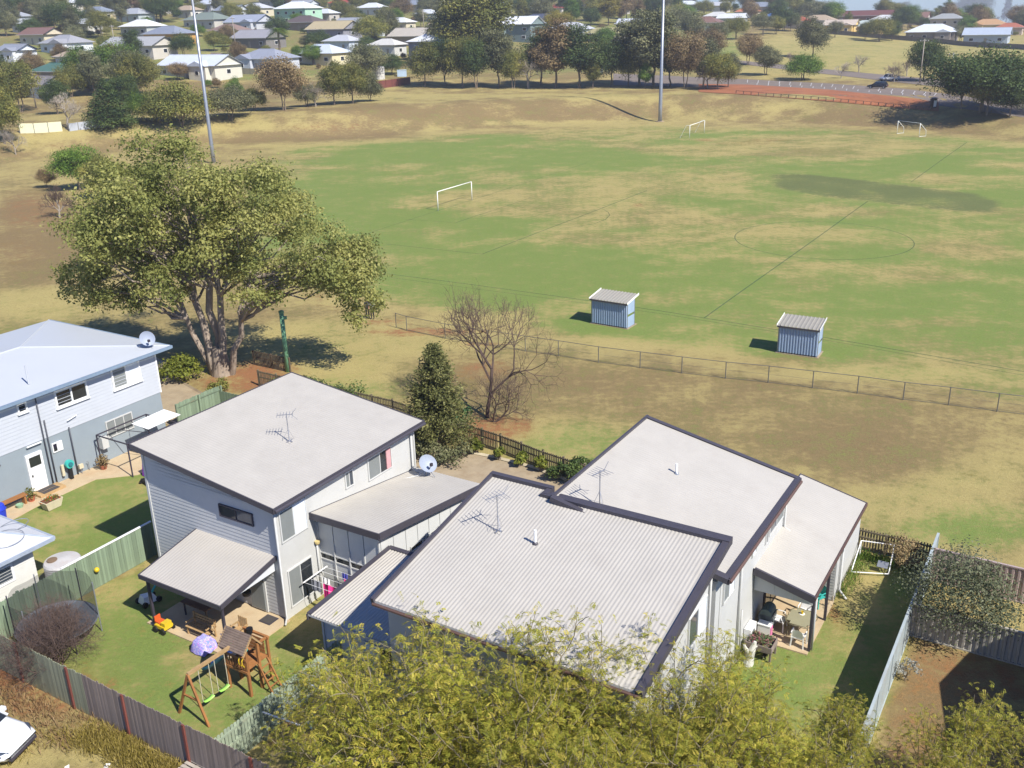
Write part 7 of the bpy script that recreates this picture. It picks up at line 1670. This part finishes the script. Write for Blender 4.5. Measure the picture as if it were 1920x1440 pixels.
mb = MB(); mb.lathe([(.34, .03), (.4, .75), (.34, .95), (.15, 1.05)], 16, (23.5, 45.2, 0)); T.part('cover', mb, mat('tarp_blue', srgb(40, 62, 190), .5, var=.1, scale=5)); mb = MB(); mb.tube([(23.5 + .41 * math.cos(a), 45.2 + .41 * math.sin(a), .72) for a in np.linspace(0, 6.283, 17)], .02, 5); T.part('hem', mb, mat('tarp_blue', srgb(40, 62, 190), .5))
T = Thing('door_step', 'timber door step with two dark mats at the white door', 'step', 26.8, 45.6)
mb = MB(); mb.box((26.1, 45.6, .03), (27.6, 46.38, .16)); T.part('step', mb, M_TIMBL)
for a in (45.66, 46.02):
    mb = MB(); mb.box((26.35, a, .162), (27.3, a + .3, .18)); T.part('mat', mb, mat('mat_fibre', srgb(70, 66, 64), .95, var=.2, scale=30))
T = Thing('hose_reel', 'teal hose reel on a stand against the blue wall', 'hose reel', 28.35, 46.2)
mb = MB(); mb.tube([(28.4, 46.1, .95), (28.4, 46.28, .95)], .24, 18); T.part('drum', mb, M_TEAL); mb = MB(); mb.tube([(28.4, 46.02, .95), (28.4, 46.1, .95)], .12, 14); T.part('hub', mb, pmat((40, 110, 120))); mb = MB(); mb.box((28.32, 46.15, .05), (28.5, 46.3, .75)); T.part('stand', mb, M_BLACK); mb = MB(); mb.box((27.98, 46.28, .35), (28.12, 46.38, 1.0)); T.part('board', mb, mat('planter_cream', srgb(196, 186, 158), .8))
T = Thing('gas_tap', 'cream tap box on the blue wall right of the hose reel', 'tap', 29.1, 46.3)
mb = MB(); mb.box((29.0, 46.25, .35), (29.25, 46.38, .6)); T.part('box', mb, mat('planter_cream', srgb(196, 186, 158), .8)); mb = MB(); mb.tube([(29.12, 46.3, .05), (29.12, 46.3, .35)], .02, 6); T.part('pipe', mb, M_GALV)
mb = MB(); mb.tube([(29.6, 46.3, .05), (29.6, 46.3, .55), (29.5, 46.3, .6)], .02, 6); T.part('tap_pipe', mb, M_GALV)
# awning frame and tent
T = Thing('awning_frame', 'dark steel frame carrying a small white shade sheet by the blue house', 'awning', 31.5, 44.5)
fr = [(30.2, 46.0), (30.2, 43.4), (33.6, 46.0), (33.6, 43.4)]
for u, v in fr:
    mb = MB(); mb.beam((u, v, .03), (u, v, 2.0), .06); T.part('post', mb, M_POST)
for a, b in ((0, 1), (2, 3), (0, 2), (1, 3)):
    mb = MB(); mb.beam((*fr[a], 2.0), (*fr[b], 2.0), .06); T.part('beam', mb, M_POST)
for a, b in (((31.2, 46.0), (31.9, 43.4)), ((32.5, 46.0), (31.9, 43.4))):
    mb = MB(); mb.beam((*a, 2.0), (*b, 2.0), .03); T.part('brace', mb, M_POST)
mb = MB(); mb.slab([(31.9, 43.7, 2.18), (34.2, 43.7, 2.22), (34.2, 45.1, 2.28), (31.9, 45.1, 2.24)], .02); T.part('shade_sheet', mb, mat('sheet_white', (.8, .8, .78), .6, var=.02))
T = Thing('purple_tent', 'purple play tent in the gap between the blue house and the tall house', 'tent', 31.6, 42.6)
tc_ = (31.3, 42.3); b4 = [(tc_[0] - .75, tc_[1] - .75, .03), (tc_[0] + .75, tc_[1] - .75, .03), (tc_[0] + .75, tc_[1] + .75, .03), (tc_[0] - .75, tc_[1] + .75, .03)]; m4 = [(tc_[0] + sx * .68, tc_[1] + sy * .68, .85) for sx, sy in ((-1, -1), (1, -1), (1, 1), (-1, 1))]
mb = MB(); mb.add(b4 + m4 + [(tc_[0], tc_[1], 1.45)], [(0, 1, 5, 4), (1, 2, 6, 5), (2, 3, 7, 6), (3, 0, 4, 7), (4, 5, 8), (5, 6, 8), (6, 7, 8), (7, 4, 8)]); T.part('canvas', mb, mat('tent_purple', srgb(128, 60, 160), .7, var=.1)); mb = MB()
for q in m4: mb.tube([q, (tc_[0], tc_[1], 1.46)], .012, 4)
T.part('tent_poles', mb, M_BLACK)
# water tank by the cottage
T = Thing('rain_tank', 'squat white corrugated rain tank between the cottage and the green fence', 'water tank', 21.3, 37.2)
tu, tv = 21.35, 36.75
prof = [(.78, .03)] + [(.78 + .012 * (i % 2), .05 + i * .06) for i in range(22)] + [(.74, 1.4), (.1, 1.48)]
mb = MB(); mb.lathe(prof, 28, (tu, tv, 0)); T.part('tank', mb, mat('tank_white', srgb(184, 182, 180), .6, var=.08, dirt=(srgb(140, 110, 90), .5, 1.5)))
mb = MB(); mb.lathe([(.22, 1.44), (.22, 1.5), (.05, 1.52)], 14, (tu - .3, tv + .25, 0)); T.part('strainer', mb, mat('strainer_rust', srgb(120, 100, 80), .8))
T = Thing('garden_hose', 'loose grey hose coils hanging over the cottage roof corner', 'hose', 20.2, 38.6)
mb = MB(); mb.tube([(20.0 + .75 * math.cos(a), 38.3 + .6 * math.sin(a), 2.72 + .1 * math.sin(a)) for a in np.linspace(0, 6.283, 33)], .018, 5); T.part('coil', mb, M_GALV)
mb = MB(); mb.tube([(20.9 + .7 * math.cos(a), 39.2 + .35 * math.sin(a), 2.66 + .06 * math.sin(a)) for a in np.linspace(0, 6.283, 33)], .018, 5); T.part('coil', mb, M_GALV)

# ---------------------------------------------------------------- carport yard at the right
M_PLAST = mat('plastic_white', (.76, .75, .72), .4, var=.02)
def plastic_chair(label, u, v, rot, mt_):
    T = Local('plastic_chair', label, 'chair', W(u, v, .06), TH + rot, 'plastic chairs in the carport yard')
    mb = MB(); mb.slab([(-.22, -.22, .43), (.22, -.24, .43), (.22, .24, .43), (-.22, .22, .43)], .03); T.part('seat', mb, mt_)
    mb = MB(); n = 8; vs_ = []
    for i in range(n + 1):
        a = math.pi * (i / n); y, z = -.24 * math.cos(a), .43 + .42 * math.sin(a) ** .6; vs_ += [(-.21, y, .44), (-.27 - .03 * math.sin(a), y, z)]
    mb.add(vs_, [(2 * i, 2 * i + 2, 2 * i + 3, 2 * i + 1) for i in range(n)]); T.part('backrest', mb, mt_)
    for x, y in ((-.2, -.22), (-.2, .22), (.2, -.24), (.2, .24)):
        mb = MB(); mb.beam((x * 1.12, y * 1.12, 0), (x, y, .42), .045); T.part('leg', mb, mt_)
    for y in (-.25, .25):
        mb = MB(); mb.tube([(-.24, y, .64), (.1, y * 1.05, .64), (.2, y * 1.02, .42)], .022, 6); T.part('armrest', mb, mt_)
tu, tv = zt(1503, 1160, .7)
T = Thing('patio_table', 'square glass topped patio table in the sunny carport', 'table', tu, tv, .06)
mb = MB(); 
b_ = bmesh.new(); bmesh.ops.create_cube(b_, size=1); bmesh.ops.scale(b_, vec=(1.15, 1.0, .03), verts=b_.verts); bmesh.ops.bevel(b_, geom=[e for e in b_.edges if abs((e.verts[0].co - e.verts[1].co).z) > .02], offset=.18, segments=4, affect='EDGES'); me = bpy.data.meshes.new('table_top'); b_.to_mesh(me); b_.free(); me.materials.append(mat('table_glass', srgb(150, 146, 120), .15, var=.05, spec=.6)); o_ = link('table_top', me, T.o); o_.location = (0, 0, .68)
mb = MB(); mb.tube([(tu + .6 * math.cos(a) * (1 + .22 * abs(math.sin(2 * a))), tv + .52 * math.sin(a) * (1 + .22 * abs(math.sin(2 * a))), .73) for a in np.linspace(0, 6.283, 33)], .018, 5); T.part('rim', mb, mat('rim_olive', srgb(110, 104, 78), .5))
for x, y in ((-.45, -.38), (.45, -.38), (-.45, .38), (.45, .38)):
    mb = MB(); mb.tube([(tu + x * 1.1, tv + y * 1.1, .06), (tu + x * .85, tv + y * .85, .72)], .022, 6); T.part('leg', mb, mat('rim_olive', srgb(110, 104, 78), .5))
T2 = Thing('yellow_cup', 'small yellow cup on the patio table', 'cup', tu + .25, tv + .05, .76); mb = MB(); mb.lathe([(.04, 0), (.055, .12), (.05, .12), (.035, .02)], 10, (tu + .25, tv + .05, .76)); T2.part('cup', mb, M_YEL); mb = MB(); mb.lathe([(.1, -.004), (.11, .004)], 12, (tu + .25, tv + .05, .757)); T2.part('saucer', mb, M_WHITE)
plastic_chair('white plastic chair on the house side of the patio table', tu - .1, tv + .82, R(-90), M_PLAST); plastic_chair('white plastic chair behind the patio table', tu + .9, tv + .1, R(180), M_PLAST); plastic_chair('white plastic chair in front of the patio table by the post', tu - .85, tv - .15, R(0), M_PLAST)
plastic_chair('teal plastic chair in the shade at the back of the carport', 35.9, 7.5, R(150), M_TEAL)
T = Thing('planter_bench', 'grey timber planter box on legs with succulents beside the air conditioner', 'planter', 31.3, 8.7)
mb = MB(); mb.box((31.15, 8.0, .42), (31.95, 9.05, .48)); T.part('shelf', mb, M_PGREY)
for a, b in (((31.15, 8.0, .48), (31.19, 9.05, .68)), ((31.91, 8.0, .48), (31.95, 9.05, .68)), ((31.19, 8.0, .48), (31.91, 8.04, .68)), ((31.19, 9.01, .48), (31.91, 9.05, .68))):
    mb = MB(); mb.box(a, b); T.part('side_board', mb, M_PGREY)
for x, y in ((31.17, 8.02), (31.86, 8.02), (31.17, 8.96), (31.86, 8.96)):
    mb = MB(); mb.box((x, y, 0), (x + .07, y + .07, .42)); T.part('leg', mb, M_PGREY)
rs = np.random.RandomState(19); n = 420; q = np.stack([rs.uniform(-.08, .58, n), rs.uniform(-.6, .28, n), .68 + rs.rand(n) * .14], 1); me = leaf_mesh('plants', q, unit(rs.normal(size=(n, 3)) + [0, 0, 1]), rs.uniform(.06, .15, n), rs.rand(n), rs, .5); me.materials.append(leaf_mat('leaf_succulent', srgb(70, 96, 60), srgb(110, 120, 80), srgb(150, 90, 100))); link('plants', me, T.o)
T = Thing('barbecue', 'dark covered barbecue in the shaded corner of the carport', 'barbecue', 33.3, 8.8)
mb = MB(); mb.box((32.95, 8.55, .3), (33.6, 9.1, .85)); T.part('cabinet', mb, mat('bbq_grey', srgb(80, 88, 92), .5)); mb = MB(); mb.tube([(32.95, 8.82, .88), (33.6, 8.82, .88)], .24, 14); T.part('lid', mb, mat('bbq_green', srgb(90, 104, 100), .5))
for x in (33.0, 33.52):
    mb = MB(); mb.box((x, 8.6, .06), (x + .05, 9.05, .3)); T.part('leg', mb, M_POST)
T = Thing('white_cart', 'white storage cart with pink front next to the barbecue', 'cart', 32.75, 8.75)
mb = MB(); mb.box((32.6, 8.5, .12), (32.9, 9.0, .6)); T.part('body', mb, M_PLAST); mb = MB(); mb.box((32.62, 8.47, .14), (32.88, 8.498, .55)); T.part('front', mb, mat('plastic_pink', srgb(206, 120, 160), .4)); mb = MB(); mb.box((32.58, 8.48, .6), (32.92, 9.02, .64)); T.part('lid', mb, M_WHITE)
T = Thing('white_stump', 'white painted twisted stump in the grass left of the planter', 'stump', 30.8, 8.7)
rs = np.random.RandomState(8); mb = MB(); mb.tube([(30.75, 8.75, 0), (30.78, 8.7, .35), (30.74, 8.62, .7), (30.82, 8.55, 1.05)], [.22, .16, .13, .06], 9); mb.tube([(30.76, 8.68, .5), (30.62, 8.85, .75), (30.58, 8.9, .95)], [.1, .08, .04], 7); T.part('trunk', mb, mat('white_bark', srgb(198, 196, 186), .8, var=.15, bump=.5)); mb = MB(); mb.tube([(30.77, 8.66, .6), (30.95, 8.5, .8)], [.07, .03], 6); T.part('branch', mb, mat('white_bark', srgb(198, 196, 186), .8))
T = Thing('black_cat', 'black cat walking under the planter box by the carport', 'cat', 31.4, 8.3)
# one continuous skin for the cat
def skin_body(name, pts, edges, parent, mts, zsplit=None, root=0, sub=2):
    me = bpy.data.meshes.new(name); me.from_pydata([p[:3] for p in pts], edges, []); o = bpy.data.objects.new(name, me); COL.objects.link(o)
    o.modifiers.new('skin', 'SKIN'); sk = me.skin_vertices[0].data
    for i, p in enumerate(pts): r = p[3]; sk[i].radius = (r, p[4] if len(p) > 4 else r); sk[i].use_root = (i == root)
    o.modifiers.new('sub', 'SUBSURF').levels = sub; o.modifiers['sub'].render_levels = sub
    dg = bpy.context.evaluated_depsgraph_get(); ev = o.evaluated_get(dg); m2 = bpy.data.meshes.new_from_object(ev); bpy.data.objects.remove(o); bpy.data.meshes.remove(me)
    for mt_ in mts: m2.materials.append(mt_)
    m2.polygons.foreach_set('use_smooth', [True] * len(m2.polygons))
    if zsplit: m2.polygons.foreach_set('material_index', [zsplit(p.center) for p in m2.polygons])
    m2.name = name; return link(name, m2, parent)
FUR = mat('fur_black', (.012, .011, .010), .8, var=.3)
skin_body('body', [(0, 0, .2, .07), (.17, 0, .21, .065), (.28, 0, .25, .04), (.34, 0, .28, .045), (.39, 0, .26, .025), (-.12, 0, .2, .06), (-.25, 0, .24, .02), (-.38, 0, .34, .015), (.18, .05, .1, .022), (.2, .05, .01, .02), (.18, -.05, .1, .022), (.15, -.05, .01, .02), (-.1, .05, .1, .025), (-.13, .05, .01, .02), (-.1, -.05, .1, .025), (-.07, -.05, .01, .02)],
    [(0, 1), (1, 2), (2, 3), (3, 4), (0, 5), (5, 6), (6, 7), (1, 8), (8, 9), (1, 10), (10, 11), (5, 12), (12, 13), (5, 14), (14, 15)], T.o, [FUR])
mb = MB()
for s in (-1, 1): mb.add([(.32, s * .01, .315), (.34, s * .05, .31), (.33, s * .035, .37)], [(0, 1, 2)])
mb.build('ears', FUR, T.o)
# dog lying on the lawn of the blue house
u, v = zt(272, 906); T = Local('dog', 'black dog lying on the lawn between the blue house and the tall house', 'dog', W(u, v), TH + R(-100))
skin_body('body', [(0, 0, .15, .15, .14), (.28, 0, .17, .15, .15), (.45, .02, .25, .09), (.58, .04, .28, .085), (.70, .05, .25, .045), (-.25, 0, .14, .13, .12), (-.42, .03, .1, .03), (-.6, .12, .05, .02), (.32, .13, .08, .05), (.5, .15, .04, .04), (.62, .15, .03, .035), (.32, -.13, .08, .05), (.5, -.13, .04, .04), (.62, -.13, .03, .035), (-.25, .14, .1, .08), (-.1, .2, .05, .045), (-.28, .24, .03, .035), (-.25, -.12, .08, .06), (-.05, -.2, .05, .04), (-.2, -.26, .03, .035)],
    [(0, 1), (1, 2), (2, 3), (3, 4), (0, 5), (5, 6), (6, 7), (1, 8), (8, 9), (9, 10), (1, 11), (11, 12), (12, 13), (5, 14), (14, 15), (15, 16), (5, 17), (17, 18), (18, 19)], T.o, [FUR, mat('fur_brown', srgb(110, 80, 50), .8)], zsplit=lambda c: 1 if (c.x > .64 or c.z < .03) else 0)
mb = MB()
for s in (-1, 1): mb.add([(.54, .04 + s * .06, .34), (.5, .04 + s * .1, .3), (.56, .04 + s * .11, .22), (.58, .04 + s * .075, .3)], [(0, 1, 2, 3)])
mb.build('ears', FUR, T.o)
# folding frame with netting behind the carport house
T = Thing('soccer_rebounder', 'white tube frame of a small kids goal lying behind the carport house', 'goal', 40, 6)
q = [(39.0, 6.85), (40.6, 6.85), (40.9, 5.5), (39.6, 5.4)]; hz = [.15, .9, .9, .15]
for i in range(4):
    a, b = q[i], q[(i + 1) % 4]; mb = MB(); mb.tube([(a[0], a[1], hz[i]), (b[0], b[1], hz[(i + 1) % 4])], .025, 6); T.part('tube', mb, M_WHITE)
for i in (1, 2):
    mb = MB(); mb.tube([(q[i][0], q[i][1], 0), (q[i][0], q[i][1], .9)], .025, 6); T.part('tube', mb, M_WHITE)
mb = MB(); mb.slab([(39.75, 5.5, .3), (40.05, 5.5, .45), (40.05, 5.95, .45), (39.75, 5.95, .3)], .02); T.part('panel', mb, M_GALV)

# ---------------------------------------------------------------- people under the spreading tree
SKIN = mat('skin', srgb(150, 110, 86), .6); HAIR = mat('hair_dark', (.02, .015, .012), .7)
def person(label, px, py, rot, shirt, pants, h=1.75):
    T = Local('person', label, 'person', gp(px, py), rot, scale=h / 1.75)
    pts = [(0, 0, .95, .14, .11), (0, 0, 1.18, .13, .1), (0, 0, 1.38, .15, .1), (0, 0, 1.5, .06), (0, .01, 1.57, .085), (0, .02, 1.68, .085), (.17, 0, 1.40, .06), (.24, .02, 1.12, .045), (.22, .14, .92, .035), (.2, .2, .84, .03), (-.17, 0, 1.40, .06), (-.24, .02, 1.12, .045), (-.2, .16, 1.05, .035), (-.1, .24, 1.08, .03), (.09, 0, .86, .095), (.1, .02, .48, .065), (.1, 0, .1, .045), (.11, .12, .04, .04), (-.09, 0, .86, .095), (-.1, .03, .48, .065), (-.11, -.02, .1, .045), (-.12, .1, .04, .04)]
    E_ = [(0, 1), (1, 2), (2, 3), (3, 4), (4, 5), (2, 6), (6, 7), (7, 8), (8, 9), (2, 10), (10, 11), (11, 12), (12, 13), (0, 14), (14, 15), (15, 16), (16, 17), (0, 18), (18, 19), (19, 20), (20, 21)]
    def zs(c):
        if c.z > 1.49: return 0
        if c.z > .97 and (abs(c.x) < .19 or c.z > 1.2): return 1
        if abs(c.x) > .16 and c.z > .8: return 0
        return 2 if c.z > .09 else 3
    skin_body('body', pts, E_, T.o, [SKIN, shirt, pants, M_BLACK], zs)
    bm = bmesh.new(); bmesh.ops.create_icosphere(bm, subdivisions=2, radius=.115); 
    for vtx in list(bm.verts):
        if vtx.co.z < -.02 and vtx.co.y > -.03: bm.verts.remove(vtx)
    me = bpy.data.meshes.new('hair'); bm.to_mesh(me); bm.free(); me.materials.append(HAIR); o = link('hair', me, T.o); o.location = (0, -.005, 1.665)
    mb = MB(); mb.add([(-.015, .095, 1.62), (.015, .095, 1.62), (0, .125, 1.615), (0, .1, 1.65)], [(0, 1, 2), (0, 2, 3), (1, 3, 2)]); mb.build('nose', SKIN, T.o)
BLK = mat('trousers_black', (.014, .014, .017), .85)
person('person in white shirt and dark trousers standing at the right tip of the spreading tree', 699, 598, R(160), mat('shirt_white', (.75, .75, .75), .8), BLK, 1.8)
person('person in dark clothes beside the white shirt, half hidden by leaves', 690, 597, R(200), mat('shirt_dark', (.03, .03, .04), .85), BLK, 1.74)

# ---------------------------------------------------------------- lane, weeds and loose bits
rs = np.random.RandomState(44)
def blades(name, label, spots, n, hgt, mt_, spread):
    C, Nn, S, A_, Tn = [], [], [], [], []
    for (u, v, k) in spots:
        c = np.array(W(u, v)); m_ = int(n * k); q = c + np.concatenate([rs.normal(size=(m_, 2)) * spread, np.zeros((m_, 1))], 1); L = hgt * rs.uniform(.4, 1.2, m_); ax = unit(np.stack([rs.normal(size=m_) * .35, rs.normal(size=m_) * .35, np.ones(m_)], 1))
        C.append(q + ax * (L * .5)[:, None]); S.append(L); A_.append(ax); Nn.append(unit(np.stack([rs.normal(size=m_), rs.normal(size=m_), np.full(m_, .4)], 1))); Tn.append(rs.rand(m_))
    C, Nn, S, A_, Tn = (np.concatenate(q) for q in (C, Nn, S, A_, Tn)); Nn = unit(Nn - A_ * np.sum(Nn * A_, 1, keepdims=True))
    me = leaf_mesh(name, C, Nn, S, Tn, rs, .09, A_); me.materials.append(mt_); tag(link(name, me), label, None, None, 'stuff')['category'] = 'weeds'
G_WEED = leaf_mat('leaf_weed', srgb(120, 108, 46), srgb(150, 134, 64), srgb(176, 158, 92), .3)
blades('weeds', 'dry yellow weeds along the lane side of the grey paling fence', [(15.7 + rs.normal() * .25, v, 1) for v in np.linspace(21.5, 27.5, 22)] + [(15.2 + rs.normal() * .5, v, .5) for v in np.linspace(20, 29, 16)], 330, .3, G_WEED, .32)
blades('brown_weeds', 'reddish brown dry weeds on the bare soil by the lane', [(15.2 + rs.normal() * .5, v, .4) for v in np.linspace(28, 35, 22)], 200, .32, leaf_mat('leaf_deadweed', srgb(116, 90, 62), srgb(146, 118, 84), srgb(166, 140, 102), .2), .35)
blades('grass', 'long green grass along the fence foot of the right yard', [(u, 7.0 - .5 * rs.rand(), .3) for u in np.linspace(37, 41, 10)] + [(40.7, v, .6) for v in np.linspace(4.4, 6.8, 8)], 300, .3, G_BRIGHT, .2)
for u, v, a, lb in ((14.75, 25.6, .4, 'white scrap of rubbish lying by the fence foot'), (14.1, 26.6, 1.2, 'crumpled white paper on the soil of the lane')):
    T = Local('litter', lb, 'litter', W(u, v), TH + a); mb = MB(); mb.box((-.16, -.06, 0), (.16, .06, .05)); T.part('scrap', mb, M_WHITE); mb = MB(); mb.add([(.16, -.06, .03), (.26, -.1, .09), (.22, .06, .1), (.14, .06, .04)], [(0, 1, 2, 3)]); T.part('flap', mb, M_WHITE)
T = Thing('pallet', 'weathered pale pallet leaning at the bottom edge below the fence', 'pallet', 13.6, 21.9)
cu, cv = zt(372, 1436, .3)
for i in range(6):
    mb = MB(); mb.box((cu - .5 + i * .17, cv - .5, .3), (cu - .38 + i * .17, cv + .5, .33)); T.part('slat', mb, mat('pallet_pale', srgb(170, 160, 146), .9, var=.2, rnd_amt=.15))
for y in (-.45, 0, .4):
    mb = MB(); mb.box((cu - .5, cv + y, .0), (cu + .5, cv + y + .08, .298)); T.part('bearer', mb, M_PGREY)

# ---------------------------------------------------------------- light haze in the air
mb = MB(); mb.box((-1950, -340, -62), (1950, 2650, 100)); hz_ = mb.build('haze', []); tag(hz_, kind='stuff')
HM = bpy.data.materials.new('haze'); HM.use_nodes = True; t = HM.node_tree; t.nodes.remove(t.nodes['Principled BSDF'])
pv_ = N(t, 'ShaderNodeVolumePrincipled'); pv_.inputs['Color'].default_value = (.95, .97, 1.0, 1); pv_.inputs['Density'].default_value = .0003; pv_.inputs['Anisotropy'].default_value = .2
t.links.new(pv_.outputs[0], t.nodes['Material Output'].inputs['Volume']); hz_.data.materials.append(HM)
